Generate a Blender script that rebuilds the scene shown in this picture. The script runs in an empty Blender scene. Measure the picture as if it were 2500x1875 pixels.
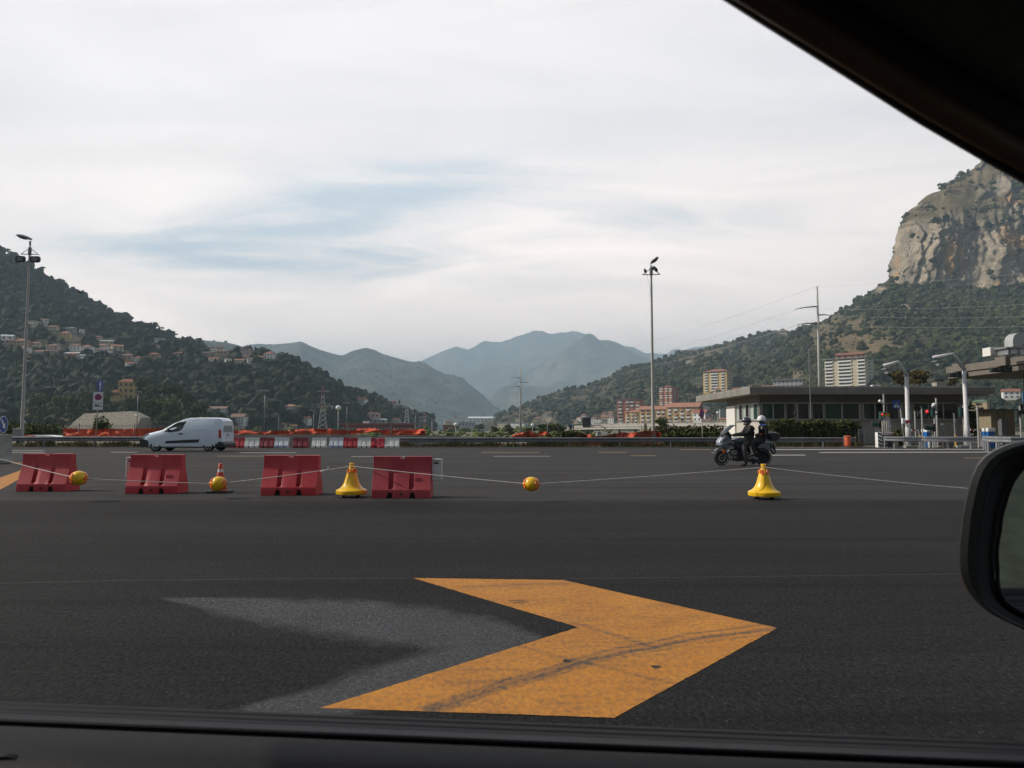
import bpy, bmesh, math, random
import numpy as np
from mathutils import Vector, Matrix, noise
R = math.radians
random.seed(7)
SC = bpy.context.scene
COL = SC.collection

# ------------------------------------------------------------------ camera, sky, sun, exposure
FPX, CX, CY, HC = 1750.0, 1250.0, 937.5, 1.15          # focal length and centre in photo pixels, eye height in metres
TH = math.atan(112.5 / FPX)
cam = bpy.data.cameras.new('camera')
cam.sensor_width = 36.0
cam.lens = 36.0 * FPX / 2500.0
cam.clip_start, cam.clip_end = 0.02, 30000
cam.dof.use_dof = True
cam.dof.focus_distance = 22.0
cam.dof.aperture_fstop = 13.0
camo = bpy.data.objects.new('camera', cam)
COL.objects.link(camo)
camo.location = (0, 0, HC)
camo.rotation_euler = (R(90) + TH, 0, 0)
SC.camera = camo
SC.view_settings.view_transform = 'Standard'
SC.view_settings.look = 'None'
SC.view_settings.exposure = 0.0
SC.view_settings.gamma = 1.0

SUN_DIR = Vector((-0.80, 0.085, 0.60)).normalized()       # towards the sun
SUN_EL = math.asin(SUN_DIR.z)
SUN_AZ = math.atan2(SUN_DIR.x, SUN_DIR.y)                 # clockwise from +Y
sun = bpy.data.lights.new('sun', 'SUN')
sun.energy = 5.0
sun.angle = R(0.6)
sun.color = (1.0, 0.93, 0.82)
suno = bpy.data.objects.new('sun', sun)
COL.objects.link(suno)
suno.location = (-30, 12, 40)
suno.rotation_euler = (-SUN_DIR).to_track_quat('-Z', 'Y').to_euler()

world = bpy.data.worlds.new('World')
SC.world = world
world.use_nodes = True


def build_world():
    nt = world.node_tree
    nt.nodes.clear()
    N, L = nt.nodes.new, nt.links.new

    def math_n(op, a, b=None, clamp=False):
        n = N('ShaderNodeMath'); n.operation = op; n.use_clamp = clamp
        for i, v in enumerate((a, b)):
            if v is None: continue
            if isinstance(v, (int, float)): n.inputs[i].default_value = v
            else: L(v, n.inputs[i])
        return n.outputs[0]
    out = N('ShaderNodeOutputWorld'); bg = N('ShaderNodeBackground')
    bg.inputs['Strength'].default_value = 0.12
    L(bg.outputs[0], out.inputs[0])
    sky = N('ShaderNodeTexSky'); sky.sky_type = 'NISHITA'; sky.sun_disc = False
    sky.sun_elevation = SUN_EL; sky.sun_rotation = SUN_AZ
    sky.air_density = 1.0; sky.dust_density = 1.5
    tc = N('ShaderNodeTexCoord')
    sep = N('ShaderNodeSeparateXYZ'); L(tc.outputs['Generated'], sep.inputs[0])
    x, y, z = sep.outputs
    zc = math_n('ADD', math_n('MAXIMUM', z, 0.0), 0.10)
    u = math_n('DIVIDE', x, zc); v = math_n('DIVIDE', y, zc)
    cmb = N('ShaderNodeCombineXYZ'); L(u, cmb.inputs[0]); L(v, cmb.inputs[1])

    def noise_n(scale, detail, rough, dist, off, sx=1.0, sy=1.0):
        m = N('ShaderNodeMapping'); L(cmb.outputs[0], m.inputs[0])
        m.inputs['Location'].default_value = off; m.inputs['Scale'].default_value = (sx, sy, 1)
        m.inputs['Rotation'].default_value = (0, 0, R(14))
        n = N('ShaderNodeTexNoise'); L(m.outputs[0], n.inputs['Vector'])
        n.inputs['Scale'].default_value = scale; n.inputs['Detail'].default_value = detail
        n.inputs['Roughness'].default_value = rough; n.inputs['Distortion'].default_value = dist
        return n.outputs['Fac']
    n1 = noise_n(0.55, 7, 0.55, 0.8, (3.1, 1.7, 0), 0.8, 1.6)
    n2 = noise_n(1.6, 8, 0.6, 1.2, (8.3, 4.1, 0), 0.6, 1.5)
    # thin opening in the cloud veil ahead, above the valley
    az = math_n('DIVIDE', x, math_n('MAXIMUM', y, 0.05))
    el = math_n('DIVIDE', z, math_n('MAXIMUM', y, 0.05))

    def gauss(ca, ce, ra, re, slope=0.0):
        a = math_n('DIVIDE', math_n('SUBTRACT', az, ca), ra)
        e0 = math_n('SUBTRACT', math_n('SUBTRACT', el, ce), math_n('MULTIPLY', math_n('SUBTRACT', az, ca), slope))
        e = math_n('DIVIDE', e0, re)
        d = math_n('ADD', math_n('MULTIPLY', a, a), math_n('MULTIPLY', e, e))
        return math_n('POWER', 2.718, math_n('MULTIPLY', d, -1.0))
    g = math_n('ADD', gauss(-0.20, 0.335, 0.30, 0.06, 0.12), gauss(-0.34, 0.245, 0.36, 0.035, -0.05))
    g = math_n('ADD', g, math_n('MULTIPLY', gauss(0.12, 0.295, 0.30, 0.03, 0.0), 0.75))
    g = math_n('ADD', g, math_n('MULTIPLY', gauss(0.42, 0.52, 0.3, 0.10, 0.1), 0.22))
    nn = math_n('ADD', math_n('MULTIPLY', n2, 0.65), math_n('MULTIPLY', n1, 0.55))
    wisp = N('ShaderNodeMapRange'); wisp.interpolation_type = 'SMOOTHSTEP'; L(nn, wisp.inputs[0]); wisp.inputs[1].default_value = 0.42; wisp.inputs[2].default_value = 0.80
    cov = math_n('SUBTRACT', 1.0, math_n('MULTIPLY', math_n('MINIMUM', g, 1.0), math_n('SUBTRACT', 1.12, wisp.outputs[0]), True), True)
    # the cloud veil lies ahead; unseen sky overhead and behind is dimmed to deepen shadows
    fr = N('ShaderNodeMapRange'); fr.interpolation_type = 'SMOOTHSTEP'; L(y, fr.inputs[0])
    fr.inputs[1].default_value = 0.15; fr.inputs[2].default_value = 0.62
    tp = N('ShaderNodeMapRange'); tp.interpolation_type = 'SMOOTHSTEP'; L(z, tp.inputs[0])
    tp.inputs[1].default_value = 0.50; tp.inputs[2].default_value = 0.75; tp.inputs[3].default_value = 1.0; tp.inputs[4].default_value = 0.0
    front = math_n('MULTIPLY', fr.outputs[0], tp.outputs[0])
    cov = math_n('MULTIPLY', cov, 0.97)
    # veil brightness: bright high on the left, greyer to the right and low down
    br = N('ShaderNodeMapRange'); L(nn, br.inputs[0])
    br.inputs[1].default_value = 0.42; br.inputs[2].default_value = 0.78
    br.inputs[3].default_value = 9.1; br.inputs[4].default_value = 11.0
    cl = N('ShaderNodeMix'); cl.data_type = 'RGBA'
    mr = N('ShaderNodeMapRange'); L(el, mr.inputs[0]); mr.inputs[1].default_value = 0.05; mr.inputs[2].default_value = 0.45
    L(mr.outputs[0], cl.inputs['Factor'])
    cl.inputs[6].default_value = (2.20, 1.80, 1.55, 1); cl.inputs[7].default_value = (0.985, 0.93, 0.925, 1)
    scl = N('ShaderNodeVectorMath'); scl.operation = 'SCALE'
    L(cl.outputs[2], scl.inputs[0])
    rgt = N('ShaderNodeMapRange'); L(az, rgt.inputs[0]); rgt.inputs[1].default_value = -0.5; rgt.inputs[2].default_value = 0.7
    rgt.inputs[3].default_value = 1.05; rgt.inputs[4].default_value = 0.90
    L(math_n('MULTIPLY', br.outputs[0], rgt.outputs[0]), scl.inputs['Scale'])
    veil = N('ShaderNodeMix'); veil.data_type = 'RGBA'; veil.inputs['Factor'].default_value = 0.55
    L(sky.outputs[0], veil.inputs[6]); veil.inputs[7].default_value = (2.6, 2.5, 2.4, 1)
    blue = N('ShaderNodeMix'); blue.data_type = 'RGBA'; blue.inputs['Factor'].default_value = 0.85
    L(sky.outputs[0], blue.inputs[6]); blue.inputs[7].default_value = (7.7, 8.6, 9.3, 1)
    mix = N('ShaderNodeMix'); mix.data_type = 'RGBA'
    L(cov, mix.inputs['Factor']); L(blue.outputs[2], mix.inputs[6]); L(scl.outputs[0], mix.inputs[7])
    allc = N('ShaderNodeMix'); allc.data_type = 'RGBA'; L(front, allc.inputs['Factor']); L(veil.outputs[2], allc.inputs[6]); L(mix.outputs[2], allc.inputs[7])
    mix = allc
    # below the horizon: the ground's grey
    low = N('ShaderNodeMix'); low.data_type = 'RGBA'
    gz = N('ShaderNodeMapRange'); L(z, gz.inputs[0]); gz.inputs[1].default_value = -0.06; gz.inputs[2].default_value = 0.0
    L(gz.outputs[0], low.inputs['Factor']); low.inputs[6].default_value = (1.2, 1.2, 1.25, 1); L(mix.outputs[2], low.inputs[7])
    L(low.outputs[2], bg.inputs[0])


build_world()


def ray(px, py):
    cx, cy = (px - CX) / FPX, (CY - py) / FPX
    return Vector((cx, math.cos(TH) - cy * math.sin(TH), math.sin(TH) + cy * math.cos(TH)))


def at(px, py, Y):
    d = ray(px, py)
    return Vector((0, 0, HC)) + d * (Y / d.y)


def gnd(px, py, z=0.0):
    d = ray(px, py)
    return Vector((0, 0, HC)) + d * ((z - HC) / d.z)


def xat(px, Y):
    return (px - CX) / FPX * Y


# ------------------------------------------------------------------ materials
MATS = {}


def mat(name, col, rough=0.6, var=0.0, scale=4.0, col2=None, bump=0.0, bscale=None, metal=0.0, spec=0.5, coat=0.0,
        stretch=(1, 1, 1), trans=0.0, alpha=None, emit=None, detail=5, contrast=1.0, rvar=0.0):
    m = bpy.data.materials.new(name)
    m.use_nodes = True
    nt = m.node_tree
    b = nt.nodes['Principled BSDF']
    N, L = nt.nodes.new, nt.links.new
    b.inputs['Base Color'].default_value = (*col, 1)
    b.inputs['Roughness'].default_value = rough
    b.inputs['Metallic'].default_value = metal
    b.inputs['Specular IOR Level'].default_value = spec
    b.inputs['Coat Weight'].default_value = coat
    b.inputs['Transmission Weight'].default_value = trans
    if emit:
        b.inputs['Emission Color'].default_value = (*emit[0], 1); b.inputs['Emission Strength'].default_value = emit[1]
    vec = None
    if var or col2 or bump or alpha or rvar:
        tc = N('ShaderNodeTexCoord'); mp = N('ShaderNodeMapping')
        L(tc.outputs['Object'], mp.inputs[0]); mp.inputs['Scale'].default_value = stretch
        vec = mp.outputs[0]

    def nz(s, d=detail, r=0.6):
        n = N('ShaderNodeTexNoise'); L(vec, n.inputs['Vector'])
        n.inputs['Scale'].default_value = s; n.inputs['Detail'].default_value = d; n.inputs['Roughness'].default_value = r
        return n
    if var or col2:
        n = nz(scale)
        mr = N('ShaderNodeMapRange'); L(n.outputs['Fac'], mr.inputs[0])
        h = 0.22 / contrast
        mr.inputs[1].default_value = 0.5 - h; mr.inputs[2].default_value = 0.5 + h
        mx = N('ShaderNodeMix'); mx.data_type = 'RGBA'; L(mr.outputs[0], mx.inputs['Factor'])
        c2 = col2 or tuple(c * (1 - var) for c in col)
        c1 = col if col2 else tuple(min(1, c * (1 + var * .6)) for c in col)
        mx.inputs[6].default_value = (*c2, 1); mx.inputs[7].default_value = (*c1, 1)
        L(mx.outputs[2], b.inputs['Base Color'])
        if rvar:
            m2 = N('ShaderNodeMapRange'); L(n.outputs['Fac'], m2.inputs[0])
            m2.inputs[3].default_value = max(0.02, rough - rvar); m2.inputs[4].default_value = min(1, rough + rvar)
            L(m2.outputs[0], b.inputs['Roughness'])
    if bump:
        n = nz(bscale or scale * 4)
        bp = N('ShaderNodeBump'); bp.inputs['Strength'].default_value = bump; bp.inputs['Distance'].default_value = 0.02
        L(n.outputs['Fac'], bp.inputs['Height']); L(bp.outputs[0], b.inputs['Normal'])
    if alpha:
        n = nz(alpha[0], 3)
        mr = N('ShaderNodeMapRange'); L(n.outputs['Fac'], mr.inputs[0])
        mr.inputs[1].default_value = alpha[1]; mr.inputs[2].default_value = alpha[2]
        mr.inputs[3].default_value = alpha[3]
        L(mr.outputs[0], b.inputs['Alpha'])
    MATS[name] = m
    return m


# ------------------------------------------------------------------ mesh builder
class MB:
    def __init__(self):
        self.v, self.f, self.m, self.mi = [], [], [], 0

    def add(self, vs, fs):
        o = len(self.v)
        self.v += [tuple(p) for p in vs]
        for f in fs:
            self.f.append([i + o for i in f]); self.m.append(self.mi)
        return self

    def box(self, c, s, rz=0.0, taper=1.0, M=None):
        hx, hy, hz = s[0] / 2, s[1] / 2, s[2] / 2
        vs = []
        for z in (-1, 1):
            k = taper if z > 0 else 1
            for x, y in ((-1, -1), (1, -1), (1, 1), (-1, 1)):
                p = Vector((x * hx * k, y * hy * k, z * hz))
                if M: p = M @ p
                elif rz: p = Matrix.Rotation(rz, 3, 'Z') @ p
                vs.append(p + Vector(c))
        return self.add(vs, [(3, 2, 1, 0), (4, 5, 6, 7), (0, 1, 5, 4), (1, 2, 6, 5), (2, 3, 7, 6), (3, 0, 4, 7)])

    def cyl(self, p0, p1, r0, r1=None, n=10, caps=True):
        p0, p1 = Vector(p0), Vector(p1)
        r1 = r0 if r1 is None else r1
        d = (p1 - p0).normalized()
        a = d.orthogonal().normalized(); b = d.cross(a)
        vs = []
        for p, r in ((p0, r0), (p1, r1)):
            for i in range(n):
                t = 2 * math.pi * i / n
                vs.append(p + (a * math.cos(t) + b * math.sin(t)) * r)
        fs = [(i, (i + 1) % n, n + (i + 1) % n, n + i) for i in range(n)]
        if caps: fs += [tuple(range(n))[::-1], tuple(range(n, 2 * n))]
        return self.add(vs, fs)

    def tube(self, pts, r, n=8, caps=True):
        pts = [Vector(p) for p in pts]
        rs = r if isinstance(r, (list, tuple)) else [r] * len(pts)
        vs = []
        a = None
        for i, p in enumerate(pts):
            d = (pts[min(i + 1, len(pts) - 1)] - pts[max(i - 1, 0)]).normalized()
            a = d.orthogonal().normalized() if a is None else (a - d * a.dot(d)).normalized()
            b = d.cross(a)
            for k in range(n):
                t = 2 * math.pi * k / n
                vs.append(p + (a * math.cos(t) + b * math.sin(t)) * rs[i])
        fs = []
        for i in range(len(pts) - 1):
            for k in range(n):
                fs.append((i * n + k, i * n + (k + 1) % n, (i + 1) * n + (k + 1) % n, (i + 1) * n + k))
        if caps:
            fs += [tuple(range(n))[::-1], tuple(range((len(pts) - 1) * n, len(pts) * n))]
        return self.add(vs, fs)

    def lathe(self, prof, n=24, c=(0, 0, 0), M=None):
        vs, fs = [], []
        for r, z in prof:
            for k in range(n):
                t = 2 * math.pi * k / n
                p = Vector((r * math.cos(t), r * math.sin(t), z))
                if M: p = M @ p
                vs.append(p + Vector(c))
        for i in range(len(prof) - 1):
            for k in range(n):
                fs.append((i * n + k, i * n + (k + 1) % n, (i + 1) * n + (k + 1) % n, (i + 1) * n + k))
        if prof[0] != prof[-1]: fs += [tuple(range(n))[::-1], tuple(range((len(prof) - 1) * n, len(prof) * n))]
        return self.add(vs, fs)

    def sphere(self, c, s, n=14, m=9):
        if isinstance(s, (int, float)): s = (s, s, s)
        vs = [(c[0], c[1], c[2] - s[2])]
        for j in range(1, m):
            a = -math.pi / 2 + math.pi * j / m
            for k in range(n):
                t = 2 * math.pi * k / n
                vs.append((c[0] + s[0] * math.cos(a) * math.cos(t), c[1] + s[1] * math.cos(a) * math.sin(t), c[2] + s[2] * math.sin(a)))
        vs.append((c[0], c[1], c[2] + s[2]))
        fs = [(0, 1 + (k + 1) % n, 1 + k) for k in range(n)]
        for j in range(m - 2):
            for k in range(n):
                fs.append((1 + j * n + k, 1 + j * n + (k + 1) % n, 1 + (j + 1) * n + (k + 1) % n, 1 + (j + 1) * n + k))
        e = len(vs) - 1
        fs += [(e, e - n + k, e - n + (k + 1) % n) for k in range(n)]
        return self.add(vs, fs)

    def slab(self, pts, y0, y1, ins=0.0, edge=None):
        """outline in x-z, given thickness along y, its two faces drawn in by ins for a rounded rim"""
        c = sum((Vector((p[0], p[1])) for p in pts), Vector((0, 0))) / len(pts)
        n = len(pts)
        e = (y1 - y0) * 0.22 if edge is None else edge
        lay = [(y0, 1 - ins), (y0 + e, 1.0), (y1 - e, 1.0), (y1, 1 - ins)] if ins else [(y0, 1), (y1, 1)]
        vs, fs = [], []
        for y, k in lay:
            for p in pts:
                vs.append((c[0] + (p[0] - c[0]) * k, y, c[1] + (p[1] - c[1]) * k))
        for j in range(len(lay) - 1):
            for i in range(n):
                fs.append((j * n + i, j * n + (i + 1) % n, (j + 1) * n + (i + 1) % n, (j + 1) * n + i))
        fs += [tuple(range(n))[::-1], tuple(range((len(lay) - 1) * n, len(lay) * n))]
        return self.add(vs, fs)

    def poly(self, vs):
        return self.add(vs, [tuple(range(len(vs)))])

    def build(self, name, m, parent=None, smooth=False, bevel=0.0, loc=None, segs=2, angle=35):
        me = bpy.data.meshes.new(name)
        me.from_pydata(self.v, [], self.f)
        ms = m if isinstance(m, (list, tuple)) else [m]
        for q in ms: me.materials.append(q)
        if len(ms) > 1: me.polygons.foreach_set('material_index', self.m)
        bm = bmesh.new(); bm.from_mesh(me)
        bmesh.ops.recalc_face_normals(bm, faces=bm.faces)
        bm.to_mesh(me); bm.free()
        if smooth: me.shade_smooth() if smooth is True else me.set_sharp_from_angle(angle=R(angle))
        if smooth and smooth is not True:
            me.polygons.foreach_set('use_smooth', [True] * len(me.polygons))
        o = bpy.data.objects.new(name, me)
        COL.objects.link(o)
        if parent: o.parent = parent
        if loc is not None: o.location = loc
        if bevel:
            md = o.modifiers.new('bevel', 'BEVEL'); md.width = bevel; md.segments = segs; md.limit_method = 'ANGLE'
            md.angle_limit = R(35)
            me.polygons.foreach_set('use_smooth', [True] * len(me.polygons))
            me.set_sharp_from_angle(angle=R(50)) if False else None
            md.harden_normals = True
        return o


def thing(name, label, cat, loc=(0, 0, 0), rz=0.0, group=None, rot=None):
    o = bpy.data.objects.new(name, None)
    COL.objects.link(o)
    o.empty_display_size = 0.3
    o.location = loc
    o.rotation_euler = rot or (0, 0, rz)
    return tag(o, label, cat, group)


def tag(o, label=None, cat=None, group=None, kind=None):
    if label: o['label'] = label
    if cat: o['category'] = cat
    if group: o['group'] = group
    if kind: o['kind'] = kind
    return o


def copy_tree(o, parent=None):
    c = o.copy()
    COL.objects.link(c)
    c.parent = parent
    for ch in list(KIDS(o)):
        copy_tree(ch, c)
    return c


def KIDS(o):
    return [q for q in COL.objects if q.parent == o]


def fbm(x, y, z=0.0, o=5):
    return noise.fractal((x, y, z), 1.0, 2.0, o, noise_basis='PERLIN_ORIGINAL')


def raw_mesh(name, verts, faces, m, attrs=None, smooth=False, mi=None):
    """verts (n,3) and faces (k,3 or 4) numpy arrays"""
    me = bpy.data.meshes.new(name)
    k = faces.shape[1]
    me.vertices.add(len(verts)); me.vertices.foreach_set('co', np.asarray(verts, np.float32).ravel())
    me.loops.add(faces.size); me.loops.foreach_set('vertex_index', faces.astype(np.int32).ravel())
    me.polygons.add(len(faces))
    me.polygons.foreach_set('loop_start', np.arange(0, faces.size, k, dtype=np.int32))
    me.polygons.foreach_set('loop_total', np.full(len(faces), k, np.int32))
    for q in (m if isinstance(m, (list, tuple)) else [m]): me.materials.append(q)
    if mi is not None: me.polygons.foreach_set('material_index', mi.astype(np.int32))
    me.polygons.foreach_set('use_smooth', np.full(len(faces), bool(smooth)))
    for n, arr in (attrs or {}).items():
        a = me.attributes.new(n, 'FLOAT', 'POINT'); a.data.foreach_set('value', np.asarray(arr, np.float32))
    me.update(calc_edges=True)
    me.validate()
    o = bpy.data.objects.new(name, me)
    COL.objects.link(o)
    return o

# ------------------------------------------------------------------ setting: haze, ground, asphalt, hills
def attr_mat(name, lo, hi, attr, rough=0.9, nscale=0.05, third=None, bump=0.0, fine=0.6, spec=0.1):
    """two colours mixed by a vertex attribute with a noisy border; third = (colour, attribute)"""
    m = bpy.data.materials.new(name); m.use_nodes = True
    nt = m.node_tree; b = nt.nodes['Principled BSDF']; N, L = nt.nodes.new, nt.links.new
    b.inputs['Roughness'].default_value = rough; b.inputs['Specular IOR Level'].default_value = spec
    tc = N('ShaderNodeTexCoord')

    def nz(s, d=6, v=None):
        n = N('ShaderNodeTexNoise'); L(v or tc.outputs['Object'], n.inputs['Vector']); n.inputs['Scale'].default_value = s
        n.inputs['Detail'].default_value = d; n.inputs['Roughness'].default_value = 0.62
        return n.outputs['Fac']

    def mask(attr, s, gain=2.2):
        a = N('ShaderNodeAttribute'); a.attribute_name = attr
        s1 = N('ShaderNodeMath'); s1.operation = 'SUBTRACT'; L(nz(s), s1.inputs[0]); s1.inputs[1].default_value = 0.5
        s2 = N('ShaderNodeMath'); s2.operation = 'MULTIPLY_ADD'; L(s1.outputs[0], s2.inputs[0]); s2.inputs[1].default_value = gain
        L(a.outputs['Fac'], s2.inputs[2]); s2.use_clamp = True
        return s2.outputs[0]
    mx = N('ShaderNodeMix'); mx.data_type = 'RGBA'
    L(mask(attr, nscale), mx.inputs['Factor']); mx.inputs[6].default_value = (*lo, 1); mx.inputs[7].default_value = (*hi, 1)
    col = mx.outputs[2]
    if third:
        st = N('ShaderNodeMapping'); L(tc.outputs['Object'], st.inputs[0]); st.inputs['Scale'].default_value = (1, 1, 0.3)
        r1 = N('ShaderNodeMix'); r1.data_type = 'RGBA'
        rr = N('ShaderNodeMapRange'); L(nz(0.045, 9, st.outputs[0]), rr.inputs[0]); rr.inputs[1].default_value = 0.40; rr.inputs[2].default_value = 0.60
        L(rr.outputs[0], r1.inputs['Factor']); r1.inputs[6].default_value = (*third[2], 1); r1.inputs[7].default_value = (*third[0], 1)
        r2 = N('ShaderNodeMix'); r2.data_type = 'RGBA'
        ro = N('ShaderNodeMapRange'); L(nz(0.022, 5, st.outputs[0]), ro.inputs[0]); ro.inputs[1].default_value = 0.56; ro.inputs[2].default_value = 0.63
        L(ro.outputs[0], r2.inputs['Factor']); L(r1.outputs[2], r2.inputs[6]); r2.inputs[7].default_value = (*third[3], 1)
        m3 = N('ShaderNodeMix'); m3.data_type = 'RGBA'
        L(mask(third[1], 0.06, 1.2), m3.inputs['Factor']); L(col, m3.inputs[6]); L(r2.outputs[2], m3.inputs[7])
        col = m3.outputs[2]
    fm = N('ShaderNodeMapRange'); L(nz(fine, 4), fm.inputs[0]); fm.inputs[1].default_value = 0.3; fm.inputs[2].default_value = 0.7
    fm.inputs[3].default_value = 0.55; fm.inputs[4].default_value = 1.35
    sc = N('ShaderNodeVectorMath'); sc.operation = 'SCALE'; L(col, sc.inputs[0]); L(fm.outputs[0], sc.inputs['Scale'])
    L(sc.outputs[0], b.inputs['Base Color'])
    if bump:
        bp = N('ShaderNodeBump'); bp.inputs['Strength'].default_value = 1.0; bp.inputs['Distance'].default_value = bump
        L(nz(fine * 0.6, 8), bp.inputs['Height']); L(bp.outputs[0], b.inputs['Normal'])
    return m


HILL = attr_mat('hill_scrub', (0.020, 0.028, 0.012), (0.165, 0.125, 0.070), 'dry', nscale=0.03, fine=0.35,
                third=((0.40, 0.33, 0.245), 'rock', (0.21, 0.175, 0.135), (0.44, 0.25, 0.11)), bump=2.5)
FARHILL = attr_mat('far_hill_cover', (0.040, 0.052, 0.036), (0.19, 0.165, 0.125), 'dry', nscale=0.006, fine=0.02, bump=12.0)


def forest_mat(name, a, b_):
    m = bpy.data.materials.new(name); m.use_nodes = True
    nt = m.node_tree; b = nt.nodes['Principled BSDF']; N, L = nt.nodes.new, nt.links.new
    b.inputs['Roughness'].default_value = 0.85; b.inputs['Specular IOR Level'].default_value = 0.12
    at_ = N('ShaderNodeAttribute'); at_.attribute_name = 'tint'
    tc = N('ShaderNodeTexCoord'); n = N('ShaderNodeTexNoise'); L(tc.outputs['Object'], n.inputs['Vector'])
    n.inputs['Scale'].default_value = 0.9; n.inputs['Detail'].default_value = 4
    ad = N('ShaderNodeMath'); ad.operation = 'MULTIPLY_ADD'; L(n.outputs['Fac'], ad.inputs[0]); ad.inputs[1].default_value = 0.9
    s = N('ShaderNodeMath'); s.operation = 'SUBTRACT'; L(at_.outputs['Fac'], s.inputs[0]); s.inputs[1].default_value = 0.45
    L(s.outputs[0], ad.inputs[2]); ad.use_clamp = True
    mx = N('ShaderNodeMix'); mx.data_type = 'RGBA'; L(ad.outputs[0], mx.inputs['Factor'])
    mx.inputs[6].default_value = (*a, 1); mx.inputs[7].default_value = (*b_, 1)
    L(mx.outputs[2], b.inputs['Base Color'])
    return m


FOREST = forest_mat('forest_leaves', (0.016, 0.026, 0.011), (0.060, 0.072, 0.028))
FOREST_SHADED = forest_mat('shaded_wood_leaves', (0.010, 0.018, 0.009), (0.036, 0.044, 0.020))  # leaf colours darkened to paint in the left hill's backlit shade
FOREST_DRY = forest_mat('scrub_leaves', (0.013, 0.021, 0.008), (0.064, 0.069, 0.028))
LEAF = forest_mat('tree_leaves', (0.022, 0.040, 0.013), (0.125, 0.150, 0.045))
LEAF_PALE = forest_mat('pale_tree_leaves', (0.055, 0.078, 0.028), (0.21, 0.22, 0.085))
LEAF_WARM = forest_mat('autumn_leaves', (0.035, 0.036, 0.012), (0.150, 0.095, 0.030))


HOUSES = []          # (px0, px1, py top, py foot, depth) kept clear of crowns


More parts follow.
